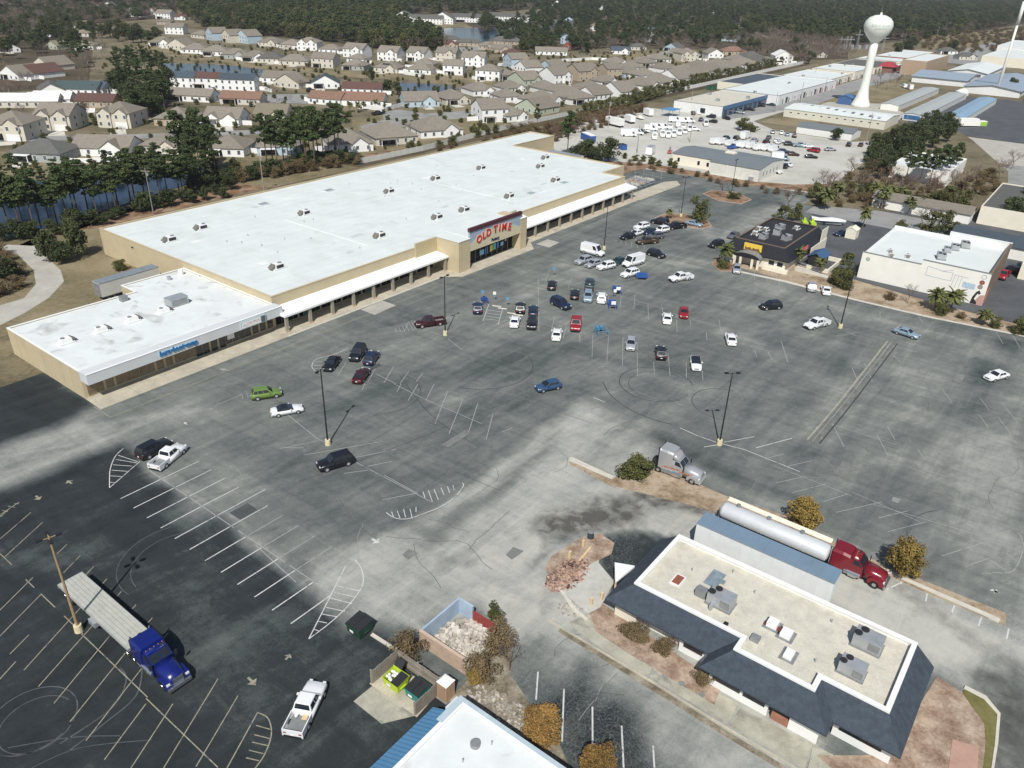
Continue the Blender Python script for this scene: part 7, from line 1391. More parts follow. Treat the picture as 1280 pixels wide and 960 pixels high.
# rows: name, list of (px, py, w, d, storeys, roof, wall, roofcolour, angle, extras)
A_ = 53.3
ROWS = {
'facing the near pond': [(45,203,15,12,1,'h','g','gr',-2,{'porch':1}),(126,196,17,11,1,'x','w','br',0,{}),(200,193,12,11,1,'h','c','br',0,{}),(281,196,12,13,1,'h','w','br',0,{'porch':1}),(349,194,13,14,1,'h','b','br',15,{'porch':1}),(440,190,14,15,1,'h','w','br',22,{})],
'second row behind the near pond': [(8,176,13,13,2,'h','c','br',0,{'gar':1,'gab2':1}),(68,163,12,12,2,'x','c','br',0,{'gar':1,'gab2':2}),(144,160,12,12,2,'h','c','br',-4,{'gar':1,'gab2':2}),(216,158,13,13,1,'h','t','br',0,{'gar':1,'gab2':1}),(277,157,13,12,1,'x','w','br',-2,{'gar':1,'gab2':2})],
'between the fence and the cul-de-sac': [(497,181,15,16,1,'h','c','br',30,{}),(553,172,16,15,1,'h','w','br',28,{})],
'round the cul-de-sac': [(338,152,12,12,1,'x','c','tn',0,{}),(528,134,15,12,1,'x','b','br',20,{'gab2':1}),(573,131,12,14,1,'h','c','br',30,{'gab2':1}),(606,120,12,13,1,'h','w','br',30,{'gab2':1}),(619,153,11,12,2,'x','w','br',25,{}),(640,128,11,11,1,'h','w','br',30,{}),(647,152,11,13,1,'h','w','br',40,{})],
'townhouse rows beyond the pines': [(222,111,16,8,2,'x','w','bl',0,{}),(258,112,13,8,2,'x','w','rd',0,{}),(297,114,16,8,2,'x','w','bl',0,{}),(232,127,22,9,1,'x','w','br',-5,{}),(300,131,17,9,1,'x','c','or',-4,{}),(348,104,16,10,1,'x','w','br',0,{}),(358,110,14,9,1,'y','c','br',-20,{}),(407,111,13,10,1,'y','w','gn',10,{'gab2':0}),(452,118,18,9,1,'x','w','rd',0,{}),(450,133,20,10,1,'x','w','or',-2,{}),(405,131,15,9,1,'x','w','or',-15,{})],
'left side among bare trees': [(66,121,10,12,1,'y','w','gr',30,{}),(95,119,18,10,1,'x','w','gn',0,{}),(113,118,12,9,1,'x','w','bl',-5,{}),(140,117,11,9,1,'x','w','gn',0,{}),(12,100,14,14,1,'y','w','br',-25,{}),(33,98,13,16,1,'y','w','rd',-25,{}),(52,88,14,14,1,'y','c','br',-25,{}),(35,135,22,9,1,'x','c','wh',12,{}),(65,62,9,9,1,'y','n','tn',-20,{}),(12,66,12,9,1,'y','w','gr',40,{}),(50,46,16,9,1,'x','w','tn',0,{}),(28,34,16,10,1,'x','w','gn',0,{}),(52,23,20,10,1,'x','w','gn',0,{}),(98,46,14,9,1,'h','c','tn',10,{}),(104,36,18,12,1,'h','w','tn',0,{}),(105,62,12,9,1,'h','c','tn',0,{}),(65,132,14,9,1,'x','w','wh',10,{}),(118,135,15,9,1,'x','t','rd',0,{})],
'row along the long lawn': [(200,58,15,12,1,'h','w','tn',0,{'porch':2}),(221,62,15,12,1,'y','c','br',-15,{}),(243,67,15,12,1,'h','w','br',0,{}),(268,70,16,12,1,'h','w','br',0,{}),(293,74,16,12,1,'h','g','br',0,{}),(318,77,16,12,1,'h','w','br',0,{}),(337,79,15,12,1,'h','c','gr',0,{}),(367,82,17,12,1,'h','c','br',0,{}),(403,85,13,11,2,'x','c','br',-10,{}),(441,88,13,11,1,'h','g','br',-10,{'porch':2}),(482,91,14,11,1,'h','c','br',-15,{'solar':1}),(523,93,14,11,1,'h','w','br',-10,{}),(566,94,11,10,2,'x','w','br',-4,{'porch':1}),(609,101,13,11,2,'h','w','br',-10,{'porch':1})],
'second row behind the lawn': [(218,43,14,10,2,'x','w','br',0,{}),(247,48,14,10,1,'h','c','br',-30,{}),(262,50,13,12,2,'y','b','br',-50,{}),(283,53,13,12,2,'y','c','br',-45,{}),(303,54,14,12,2,'y','b','br',-40,{}),(335,58,16,12,1,'h','c','br',-20,{}),(361,61,14,12,1,'h','c','br',-15,{}),(384,63,14,11,2,'h','w','br',-10,{'gab2':2}),(411,67,14,11,1,'h','w','br',-10,{}),(441,72,14,12,2,'x','w','br',-20,{'gab2':1}),(444,79,11,10,1,'h','w','br',-15,{}),(484,76,13,12,2,'x','w','br',-15,{'gab2':1}),(519,77,12,12,2,'x','w','br',-20,{'gab2':1}),(528,86,13,11,1,'h','c','br',-12,{}),(557,77,13,11,2,'x','c','br',-12,{'gab2':1}),(591,83,14,11,2,'x','w','br',-8,{'gab2':1})],
'upper left behind the dark wood': [(136,15,16,11,2,'y','w','gr',0,{'gab2':0}),(122,13,13,10,1,'h','t','br',0,{}),(166,21,17,12,2,'h','w','gr',-10,{}),(204,24,15,11,2,'x','w','br',-10,{}),(190,18,12,9,1,'y','w','br',-20,{}),(205,31,12,9,1,'h','t','br',0,{}),(225,25,10,8,1,'x','w','rd',0,{})],
'dense middle of the estate': [(634,84,11,12,2,'y','b','br',-60,{}),(650,89,12,12,1,'y','w','br',-55,{}),(636,100,12,11,1,'h','g','br',30,{}),(661,86,12,13,1,'h','w','br',30,{'gab2':1}),(645,117,12,12,1,'h','w','br',35,{'gab2':1}),(666,113,12,13,2,'x','n','br',40,{'gab2':1}),(681,88,12,12,1,'y','b','br',-50,{}),(704,106,12,13,2,'x','w','br',38,{'gab2':1}),(688,117,12,12,1,'h','w','br',30,{}),(658,142,13,14,1,'y','n','br',-40,{}),(712,122,13,14,1,'h','w','br',35,{}),(736,101,14,13,2,'x','t','br',35,{'gab2':1}),(748,119,14,14,1,'h','w','br',40,{}),(768,98,10,10,2,'x','t','br',30,{}),(775,84,13,12,1,'h','w','br',30,{}),(713,91,12,10,1,'h','b','br',30,{})],
'row beside the white fence': [(690,134,15,15,1,'h','w','br',40,{}),(729,130,15,15,1,'h','w','br',40,{}),(754,125,12,12,1,'x','w','br',40,{}),(788,121,13,15,1,'x','w','br',40,{}),(814,113,13,15,1,'h','w','br',40,{}),(837,109,13,15,1,'h','w','br',40,{}),(858,104,14,16,1,'x','w','br',40,{}),(880,99,14,16,1,'h','w','br',40,{}),(902,94,14,16,1,'h','w','br',40,{}),(922,90,14,16,1,'h','w','br',40,{}),(941,86,14,16,1,'h','w','br',40,{}),(957,82,14,16,1,'h','w','gr',40,{})],
'across from the fence row': [(796,90,13,12,1,'h','w','br',35,{}),(812,84,13,12,1,'h','c','br',35,{}),(829,79,13,12,1,'h','w','br',30,{}),(846,72,13,12,1,'x','n','br',-30,{'gab2':0}),(862,77,13,12,2,'h','c','br',20,{'gab2':2}),(894,77,11,11,2,'y','w','br',10,{'porch':2}),(882,89,14,14,1,'h','w','br',35,{}),(905,86,14,13,1,'h','w','br',35,{}),(792,97,14,11,1,'h','b','br',35,{}),(812,100,14,12,1,'h','w','br',35,{}),(762,108,12,10,1,'h','w','br',35,{}),(943,76,15,12,1,'h','g','gr',20,{}),(838,91,14,12,1,'h','w','br',35,{}),(862,93,12,11,1,'h','w','br',35,{}),(927,80,14,12,1,'h','w','br',35,{})],
'beyond the back white fence': [(689,69,22,9,1,'x','w','br',0,{}),(640,72,13,10,1,'h','w','rd',0,{}),(776,68,14,9,1,'x','w','bl',0,{}),(820,47,16,11,2,'x','w','bl',-10,{}),(834,48,9,9,1,'y','w','wh',-10,{}),(912,52,15,10,1,'x','b','bl',-30,{}),(838,64,12,11,1,'y','b','gr',-40,{}),(918,69,18,12,1,'h','t','or',0,{}),(807,52,14,10,1,'h','g','gr',0,{}),(710,55,12,11,2,'y','b','gn',0,{}),(711,62,9,7,1,'y','r','or',0,{}),(686,35,15,11,2,'x','b','gr',0,{}),(711,32,12,10,2,'y','b','gn',0,{}),(745,39,12,10,2,'h','w','tn',-20,{}),(798,63,12,9,1,'h','c','gr',0,{}),(959,81,11,9,1,'h','t','tn',0,{}),(979,80,12,12,2,'y','w','wh',0,{})],
'far shore of the far pond': [(503,29,22,12,2,'y','w','gr',-10,{}),(528,30,40,12,2,'x','w','gr',-3,{}),(553,30,22,12,2,'y','w','gr',-10,{}),(583,28,30,12,2,'x','w','gr',-5,{}),(631,27,42,12,2,'x','w','gr',-3,{}),(652,28,20,10,2,'x','w','gr',0,{})],
'near shore of the far pond': [(525,55,24,12,1,'h','c','gr',0,{}),(561,54,16,10,1,'h','w','gr',0,{}),(586,58,20,10,1,'h','t','gr',0,{}),(633,56,24,12,1,'h','t','gr',0,{}),(560,60,14,9,1,'h','t','rd',0,{}),(608,62,12,9,1,'h','t','br',0,{}),(627,66,14,10,1,'x','t','br',0,{})],
'hidden in the far woods': [(890,21,14,10,1,'x','w','wh',0,{}),(906,20,12,10,1,'x','w','gr',10,{}),(925,26,16,10,1,'x','w','wh',20,{}),(943,26,14,10,1,'x','w','wh',0,{}),(965,32,14,9,1,'x','w','wh',0,{}),(1008,29,16,10,1,'x','w','wh',0,{}),(1035,44,26,12,1,'x','t','wh',0,{}),(753,12,14,10,1,'x','w','wh',0,{}),(690,8,18,10,2,'x','w','wh',0,{}),(700,12,14,10,1,'x','w','gr',0,{}),(1000,60,14,10,1,'x','t','gr',0,{}),(1022,72,14,10,1,'h','c','gr',0,{}),(430,14,16,10,1,'x','w','wh',0,{}),(395,8,14,10,1,'x','w','wh',0,{}),(12,12,14,10,1,'h','w','br',0,{}),(1186,68,14,10,1,'h','w','gr',0,{}),(1210,75,14,10,1,'h','c','gr',0,{})]}
for nm, L_ in ROWS.items():
    for i, q in enumerate(sorted(L_, key=lambda q: q[0])):
        px, py, w_, d_, st, rt, wc, rc, an, ex = q
        k = 1.0 if py > 150 else 1.0
        lab = '%s%s house, %s %s roof, %s from left, %s' % (HN[wc], ' two-storey' if st > 1 else '', RN[rc], TN[rt], ordn(i), nm)
        house(lab, (px, py), w_, d_, st, rt, wc, rc, an, group='houses '+nm, **ex)
# white fences
def vinyl(label, pts, h=1.8, ab=False, step=4.0, m=M_WHITE):
    P = [W(*p) if ab else g(*p) for p in pts]; t = thing('white_fence', label, 'fence', (P[0].x, P[0].y, 0)); o0 = P[0]
    for a, b in zip(P, P[1:]):
        Lh = (b-a).length; n = max(1, int(Lh/step)); rz = math.atan2(b.y-a.y, b.x-a.x)
        me = MB().box(.06,Lh/n-.06,-.03,.03,.08,h).mesh('fence_panel', m); pm = MB().box(-.07,.07,-.07,.07,0,h+.12).mesh('fence_post', m)
        for k in range(n):
            p = a.lerp(b, k/n)-o0; put('fence_panel', me, t, (p.x, p.y, 0), rz); put('fence_post', pm, t, (p.x, p.y, 0), rz)
    return t
vinyl('long pale vinyl fence running behind the store and the estate hedge', [(178,199),(208,198.5),(268,203.5),(400,205.5)], 1.9, True, 3.0, mat('fence_pale_grey', (.60,.60,.55), .7, .1, .5))
vinyl('long white fence between the estate hedge and the street of shops', [(400,205.5),(640,211)], 2.0, True, 4.0)
vinyl('white fence round the back yard of the second house by the near pond', [(98,190),(84,200),(89,204),(148,204),(163,199)], 1.6)
for i, L_ in enumerate([[(22,155),(32,149),(50,150)],[(93,148),(98,141),(120,141),(120,150)],[(170,150),(185,144)],[(236,146),(245,149)],[(440,133),(480,140)],[(480,140),(520,128)],[(505,93),(530,97)],[(590,99),(600,101)],[(620,83),(637,82)],[(545,73),(556,78)],[(688,78),(740,75),(758,76)],[(795,76),(830,68),(850,62)],[(872,70),(890,75)],[(912,76),(935,78)],[(545,90),(560,95)],[(325,112),(340,116)]]):
    vinyl('short white garden fence, number %s along the estate seen from the left' % ordn(i) if 0 else ['white garden fence beside the cream two-storey house at the far left','white garden fence left of the third house of the second street','white garden fence between the fourth and fifth houses of the small street','white fence bit beside the ridged house of the small street','white fence in front of the orange-roofed townhouse','white fence curving from the orange-roofed townhouse to the cul-de-sac','white fence behind the cream hipped house by the lawn','white fence beside the two-storey house by the middle pond','white fence bit beside the pale blue gable in the estate','white fence bit in the second row behind the lawn','white fence along the brown-roofed long house at the back of the estate','long white fence behind the back row of the estate','white fence between the cream house and the white porch house','white fence in front of the rust-roofed house','white fence left of the white two-storey house on the lawn','white wall beside the green-roofed house'][i], L_, 1.9, False, 4.0)
for k, (a, b) in enumerate([((8,182),(9,172)),((73,176),(70,165)),((149,172),(147,162)),((222,170),(219,160)),((284,168),(281,158))]):
    pa, pb = g(*a), g(*b); up(strip([(pa.x,pa.y),(pb.x,pb.y)], 5.5, .075).obj('driveway', M_CONCW, None, fix=False, kind='structure'))
# ================================================================== VEGETATION
def cards(mb, rr, cx, cy, cz, rx, ry, rz, n, s, flat=.0):
    for _ in range(n):
        u = Vector((rr.gauss(0,1), rr.gauss(0,1), rr.gauss(0,1))).normalized(); q = rr.uniform(.55, 1.0)
        c = Vector((cx+u.x*rx*q, cy+u.y*ry*q, cz+u.z*rz*q)); nrm = (u+Vector((rr.gauss(0,.6), rr.gauss(0,.6), rr.gauss(0,.6)+flat))).normalized()
        a = nrm.cross(Vector((0,0,1)) if abs(nrm.z) < .9 else Vector((1,0,0))).normalized(); b = nrm.cross(a); t = rr.uniform(0, 6.28); a, b = a*math.cos(t)+b*math.sin(t), b*math.cos(t)-a*math.sin(t)
        k = s*rr.uniform(.6, 1.4); m_ = nrm*k*.35
        mb.add([c-a*k-m_*.5, c-b*k*.7, c+a*k-m_*.5, c+b*k*.7+m_], [(0,1,2),(0,2,3)])
def pine_mesh(seed, m=None, n=40, per=62):
    rr = random.Random(seed); mb = MB()
    for k in range(n):
        z = rr.uniform(.50, .99); sp = (.175*(1-((z-.68)/.36)**2)); an = rr.uniform(0, 6.28); q = sp*rr.uniform(.15, 1.05); r = rr.uniform(.03, .062)
        cards(mb, rr, q*math.cos(an), q*math.sin(an), z, r*1.25, r*1.25, r*.62, per, .0165, .5)
    return mb.mesh('crown', m or M_PINE)
def round_mesh(seed, m, n=34, per=64, s=.030, w_=.33, low=.25, r0=(.10,.17)):
    rr = random.Random(seed); mb = MB()
    for k in range(n):
        an = rr.uniform(0, 6.28); z = rr.uniform(low, .88); q = w_*math.sqrt(max(.04, 1-((z-.55)/.5)**2))*rr.uniform(.1, .95); r = rr.uniform(*r0)
        cards(mb, rr, q*math.cos(an), q*math.sin(an), z, r, r, r*.85, per, s, .3)
    return mb.mesh('crown', m)
def bare_mesh(seed, m, levels=4):
    rr = random.Random(seed); mb = MB()
    def br(p, d, Ln, r, lv):
        q = p+d*Ln; mb.cyl(p, q, r, r*.6, 3, False)
        if lv == 0: return
        for _ in range(3 if lv > 1 else 4):
            nd_ = (d+Vector((rr.gauss(0,.5), rr.gauss(0,.5), rr.gauss(.08,.3)))).normalized(); br(p+d*Ln*rr.uniform(.55,1), nd_, Ln*rr.uniform(.55,.8), r*.55, lv-1)
    for k in range(4): 
        a = rr.uniform(0, 6.28); br(Vector((0,0,.28)), Vector((math.cos(a)*.55, math.sin(a)*.55, .9)).normalized(), .25, .012, levels)
    return mb.mesh('branches', m)
def trunk_mesh(h, r, m=M_BARK): return MB().cyl((0,0,-.02),(.008,0,h),r,r*.45,7).mesh('trunk', m)
def palm_crown(seed):
    rr = random.Random(seed); mb = MB()
    for k in range(58):
        an = rr.uniform(0, 6.28); el = rr.uniform(-.5, 1.25); L_ = rr.uniform(.36, .5); P = []; p = Vector((0,0,.72)); d = Vector((math.cos(an)*math.cos(el), math.sin(an)*math.cos(el), math.sin(el))); side = Vector((-math.sin(an), math.cos(an), 0))
        for j in range(6):
            wd = .012 if j == 0 else .075*math.sin(math.pi*min(1,(j+.6)/6.2)); P.append((p-side*wd-Vector((0,0,wd*.5)), p+Vector((0,0,.0)), p+side*wd-Vector((0,0,wd*.5)))); p = p+d*L_/5; d = (d+Vector((0,0,-.30))).normalized()
        for j in range(5): a, b, c = P[j]; d_, e, f = P[j+1]; mb.add([a,b,c,d_,e,f], [(0,1,4,3),(1,2,5,4)])
    return mb.mesh('fronds', M_PALM)
PR_ = {'pine': [(pine_mesh(i), trunk_mesh(.86, .013)) for i in range(5)],
 'oak': [(round_mesh(10+i, M_OAK), trunk_mesh(.5, .03)) for i in range(4)],
 'bare': [(bare_mesh(20+i, M_TWIG), trunk_mesh(.32, .02, M_TWIG)) for i in range(3)], 'barer': [(bare_mesh(24+i, M_TWIGR), trunk_mesh(.32, .02, M_TWIGR)) for i in range(2)],
 'palm': [(palm_crown(30+i), trunk_mesh(.72, .028, M_TWIG)) for i in range(3)],
 'shrub': [(round_mesh(40+i, M_SHRUB, 26, 130, .030, .40, .1, (.14,.24)), trunk_mesh(.4, .03)) for i in range(3)],
 'olive': [(round_mesh(50+i, M_SHRUB, 20, 60, .035, .36, .15, (.12,.2)), trunk_mesh(.4, .03)) for i in range(2)],
 'brown': [(round_mesh(54+i, M_BROWNS, 24, 120, .024, .42, .1, (.14,.24)), trunk_mesh(.4, .03)) for i in range(3)],
 'orange': [(round_mesh(60+i, M_ORANGE, 50, 150, .022, .40, .18, (.12,.19)), trunk_mesh(.5, .03)) for i in range(2)], 'orange2': [(round_mesh(64+i, M_ORANGE2, 50, 150, .022, .40, .18, (.12,.19)), trunk_mesh(.5, .03)) for i in range(1)]}
NAMES = {'pine':'pine_tree','oak':'evergreen_tree','bare':'bare_tree','barer':'bare_tree','palm':'palm_tree','shrub':'shrub','olive':'evergreen_tree','brown':'shrub','orange':'autumn_tree','orange2':'autumn_tree'}
def tree(kind, px, h, label, group=None, wx=1.0, cat=None, pos=None):
    c = pos or g(*px); cr, tr = random.choice(PR_[kind]); nm = NAMES[kind]
    t = thing(nm, label, cat or nm.replace('_',' ').replace('autumn tree','tree').replace('bare tree','tree'), (c.x, c.y, .0), random.uniform(0,6.28), group, (h*wx*random.uniform(.92,1.08), h*wx*random.uniform(.92,1.08), h))
    put(tr.name.split('.')[0], tr, t); put(cr.name.split('.')[0], cr, t); return t
# single, well visible plants
for k, px, h, wx, lab in [('orange',(1003,658),4.4,1.12,'orange-leaved tree on the verge behind the tanker'),('orange',(1127,717),4.6,1.12,'orange-leaved tree on the verge in front of the red tractor'),('orange2',(679,922),3.5,1.25,'orange and rust coloured bush beside the white-roofed building'),('orange2',(745,968),3.2,1.25,'rust coloured bush cut by the bottom edge of the view'),
  ('shrub',(793,598),3.6,1.35,'bushy olive green tree left of the silver tractor'),('brown',(512,818),3.0,1.35,'brown twiggy bush between the dumpster and the block enclosure'),('bare',(606,800),3.2,1.3,'bare bush at the left front of the block enclosure') if 0 else ('brown',(620,812),3.6,1.1,'brownish green bush at the right wall of the block enclosure'),
  ('brown',(603,846),3.0,1.2,'brown bush in front of the right corner of the block enclosure'),('orange',(594,853),1.8,1.1,'small yellowish bush at the foot of the block enclosure'),('bare',(637,838),4.2,1.1,'bare twiggy tree leaning over the rubbish strip'),('shrub',(617,775),2.2,.9,'small green sapling behind the block enclosure'),
  ('brown',(790,793),1.8,1.7,'brown clipped shrub under the eave, left one'),('brown',(828,815),1.8,1.7,'brown clipped shrub under the eave, right one'),('brown',(878,853),1.5,1.6,'dark brown shrub by the white wall of the empty restaurant'),('brown',(804,801),1.4,1.4,'brown shrub between the two clipped ones'),
  ('olive',(872,279),7.2,.95,'round-topped evergreen tree on the island of the lot'),('palm',(905,331),5.2,1.0,'large palm with drooping fronds left of the black restaurant'),('shrub',(903,336),2.2,1.3,'low shrub at the foot of the large palm'),('palm',(836,274),3.0,.9,'short palm on the island beside the round-topped tree'),
  ('palm',(996,333),4.6,.9,'left palm at the corner of the black restaurant'),('palm',(1023,343),4.0,.9,'right palm near the ramp of the black restaurant'),('shrub',(1042,355),4.2,1.1,'left of the dense shrubs beside the painted-wall building'),('shrub',(1056,362),4.6,1.0,'right of the dense shrubs beside the painted-wall building'),('olive',(1056,345),5.6,.9,'taller dense tree behind the shrubs at the corner of the painted building'),
  ('palm',(1167,388),4.8,1.15,'left of two squat palms in front of the painted wall'),('palm',(1187,391),5.2,1.15,'right of two squat palms in front of the painted wall'),('shrub',(1176,394),2.8,1.2,'shrub growing between the two squat palms'),('bare',(1134,380),5.4,.9,'small bare tree in front of the painted wall'),('brown',(1112,375),1.8,1.8,'low yellowish shrub in the verge left of the bare tree'),
  ('palm',(1228,407),3.4,1.2,'squat palm at the kerb right of the painted wall'),('shrub',(1243,410),2.4,1.2,'shrub at the kerb right of the painted wall'),('shrub',(1272,418),3.6,1.2,'dark shrub at the right edge by the kerb'),('brown',(1200,398),1.6,1.6,'low brown shrub right of the squat palms'),
  ('bare',(902,246),6.5,1.1,'bare tree on the farthest island'),('shrub',(915,249),2.2,1.6,'green shrub on the farthest island'),('palm',(923,250),2.4,1.0,'tiny palm on the farthest island'),('bare',(984,262),8,1.3,'wide bare tree behind the black restaurant'),('olive',(975,278),5,1.2,'olive tree at the back of the black restaurant'),('olive',(995,276),5,1.2,'second olive tree at the back of the black restaurant'),
  ('palm',(1030,262),6.5,1.0,'palm at the corner of the car park behind the black restaurant'),('palm',(1078,285),6.0,.8,'slim palm standing alone in the car park behind the black restaurant'),('palm',(1101,262),7.5,.8,'tall palm between the car park and the pines'),('shrub',(1122,292),4.0,1.1,'round shrub behind the corner of the painted building'),('bare',(1150,290),8.5,1.1,'bare tree behind the roof of the painted building'),('bare',(1172,288),8,1.2,'second bare tree behind the roof of the painted building'),
  ('olive',(1160,290),6,1.4,'olive bush behind the roof of the painted building'),('olive',(1180,292),6,1.3,'second olive bush behind the roof of the painted building'),
  ('oak',(62,328),7.5,.95,'dense evergreen bush beside the bend of the dirt track, left one'),('oak',(98,322),8.5,.95,'dense evergreen tree beside the bend of the dirt track, right one'),('oak',(78,330),5.5,1.2,'low evergreen between the two by the dirt track'),('shrub',(152,338),2.6,1.3,'small round shrub against the left wall of the long store'),('oak',(8,352),6,1.3,'dark shrub mass at the left edge by the dirt track') ,
  ('pine',(709,196),16,1.1,'tall pine behind the far corner of the long store'),('oak',(735,205),9,1.2,'dark round tree behind the white trailer, left one'),('oak',(760,203),9,1.25,'dark round tree behind the white trailer, right one'),('oak',(722,205),7,1.2,'dark tree at the foot of the tall pine behind the store'),('oak',(745,210),7,1.2,'low dark tree in front of the round ones'),('bare',(684,155),12,.9,'bare tree left of the tall pine') if 0 else ('pine',(671,165),11,.8,'small pine left of the tall one behind the store'),
  ('bare',(960,330),0.01,1,'') if 0 else ('shrub',(927,162),5,1.6,'dark shrub by the parked cars in the middle of the gravel yard'),('shrub',(937,165),4,1.6,'second dark shrub in the middle of the gravel yard'),('oak',(1044,176),5.5,1.3,'dark round tree in front of the small white office'),('oak',(1262,113),8,1.1,'round evergreen beside the mast'),
  ('oak',(485,116),7,1.3,'dark round tree behind the orange-roofed townhouse'),('oak',(497,119),7,1.2,'second dark round tree behind the orange-roofed townhouse'),('oak',(465,104),9,.6,'dark slim conifer beside the red-roofed townhouse'),('bare',(346,127),10,.9,'bare tree in the townhouse parking street'),('bare',(105,112),9,1,'bare tree behind the grey-green townhouses') ,('bare',(130,60),13,1.1,'large pale bare tree left of the lawn'),('barer',(25,120),10,1.4,'reddish bare tree at the left, front one'),('barer',(80,112),7,1.3,'reddish bare tree in front of the townhouses')]:
    tree(k, px, h, lab, None, wx)
def cluster(name, kind, pts, hr, wx=1.0, desc=None):
    d = desc or {'pine':'tall pine','oak':'dark evergreen','bare':'bare tree','barer':'reddish bare tree','palm':'palm','shrub':'shrub','olive':'olive green tree','brown':'brown bush'}[kind]
    for i, (x, y) in enumerate(sorted(pts)): tree(kind, (x, y), random.uniform(*hr), '%s, %s from left, %s' % (d, ordn(i), name), d+'s '+name, wx)
def along(pts, n, jx=3, jy=2):
    out = []; P = [Vector(p) for p in pts]; Ls = [(b-a).length for a, b in zip(P, P[1:])]; T_ = sum(Ls)
    for i in range(n):
        s = (i+.5)/n*T_; k = 0
        while s > Ls[k] and k < len(Ls)-1: s -= Ls[k]; k += 1
        p = P[k].lerp(P[k+1], s/Ls[k]); out.append((p.x+random.uniform(-jx,jx), p.y+random.uniform(-jy,jy)))
    return out
cluster('on the near bank of the left pond', 'pine', along([(-10,292),(60,285),(130,268),(215,250),(265,238)], 28, 5, 5), (10.5, 15), 1.25)
cluster('low on the near bank of the left pond', 'oak', along([(0,305),(120,282),(200,262),(300,240)], 22, 6, 4), (3, 5.5), 1.3, 'dark bush')
cluster('on the far bank of the left pond', 'pine', along([(0,238),(60,240),(130,236),(190,226),(235,214)], 14, 6, 3), (7, 11), 1.2)
cluster('in the hedge at the far bank of the pond', 'shrub', along([(5,236),(100,230),(220,214),(300,212)], 13, 5, 2), (2.5, 4), 1.3)
cluster('first high clump right of the pond', 'pine', [(245,222),(255,218),(262,224),(270,217),(238,213),(250,212),(228,215),(266,230),(242,228),(258,208)], (15, 19.5), .85)
cluster('second high clump behind the store', 'pine', [(342,210),(355,204),(366,208),(378,203),(388,204),(398,198),(412,196),(420,200),(348,215),(405,206),(362,216),(384,210),(394,211),(425,205),(335,214),(372,199)], (15, 19.5), 1.0)
cluster('hedge behind the left of the store', 'oak', along([(235,240),(300,226),(380,212),(440,203)], 26, 5, 3), (3.5, 6), 1.4, 'dark hedge bush')
cluster('thicket under the second pine clump', 'brown', along([(300,228),(380,215),(450,203)], 12, 5, 2), (3, 5), 1.3)
cluster('along the pale fence behind the store', 'shrub', along([(505,191),(560,180),(640,160)], 9, 8, 2), (2, 4.5), 1.1)
cluster('big dark clump beside the townhouses', 'pine', [(150,98),(163,92),(172,102),(183,95),(192,104),(200,97),(208,108),(178,120),(165,118),(154,126),(206,136),(192,134),(170,150),(186,150)], (13, 16.5), 1.1)
cluster('big dark clump beside the townhouses', 'oak', [(195,122),(185,132),(170,134),(200,135),(212,118),(155,108),(150,120),(160,130),(168,142),(178,146),(188,142),(198,146),(205,128),(175,132),(190,112)], (9, 13), 1.0)
cluster('in the dark wood left of the far lawn', 'oak', [(118,42),(128,48),(138,46),(148,52),(158,50),(167,54),(177,53),(188,55),(196,50),(172,46),(150,42)], (10, 13), 1.1)
cluster('estate hedge along the white fence', 'olive', along([(722,150),(800,128),(880,105),(955,86),(1000,74)], 60, 2, 1), (4.5, 7.5), 1.1)
cluster('in the thicket left of the gravel yard', 'barer', along([(690,178),(740,160),(790,146)], 16, 9, 4), (5, 8), 1.3)
cluster('overgrown strip left of the gravel yard', 'brown', along([(640,170),(700,165),(760,150),(800,140)], 14, 8, 4), (3.5, 6), 1.4)
cluster('rubble verge before the gravel yard', 'brown', along([(770,205),(820,212),(880,222),(960,240),(1000,246)], 20, 6, 3), (1.4, 2.6), 1.3)
cluster('in front of the yard office', 'shrub', along([(775,198),(800,203),(830,208),(850,212)], 7, 5, 2), (2, 3.2), 1.2)
cluster('dark wood before the storage rows', 'oak', [(1096,215),(1108,205),(1118,195),(1102,190),(1125,185),(1137,180),(1150,176),(1160,172),(1172,170),(1112,182),(1090,205),(1148,188),(1165,185),(1183,178),(1190,170),(1085,215),(1092,196),(1128,200),(1142,196),(1155,162),(1168,158),(1180,165),(1105,225),(1120,212)], (7, 10.5), 1.0)
cluster('in front of the tree-hidden building', 'pine', [(1148,232),(1160,234),(1140,226),(1172,230),(1182,226),(1190,222),(1130,232)], (11, 14), 1.0)
cluster('brown scrub right of the gravel yard', 'barer', along([(1010,252),(1050,225),(1095,215),(1140,240),(1200,235)], 16, 9, 6), (5, 8), 1.2)
cluster('in the scrub behind the car park', 'bare', along([(1020,245),(1080,235),(1130,245),(1190,240),(1250,225),(1275,215)], 18, 8, 7), (6, 9), 1.1)
cluster('behind the car park of the black restaurant', 'palm', [(1022,256),(1045,250),(1092,252),(1124,254),(1135,268),(1112,258)], (4.8, 6.2), .9)
cluster('low scrub behind the car park', 'olive', along([(1015,250),(1060,240),(1110,250),(1150,262),(1200,256)], 16, 7, 5), (3, 5.5), 1.3)
cluster('at the right edge behind the painted building', 'oak', [(1272,285),(1285,280),(1262,282),(1280,262)], (6, 9), 1.2)
cluster('among long roofs behind the estate', 'oak', [(655,62),(668,66),(690,60),(722,62),(732,66),(745,60),(700,50),(662,50),(835,62),(870,58),(880,60),(925,66),(938,62),(945,68)], (9, 13), 1.1)
cluster('between the old houses at the upper left', 'bare', [(5,80),(25,60),(45,70),(75,75),(88,84),(110,90),(128,72),(60,78),(20,45),(75,35),(95,22),(60,12),(110,14),(8,25),(35,110),(12,128),(120,92)], (9, 13), 1.1)
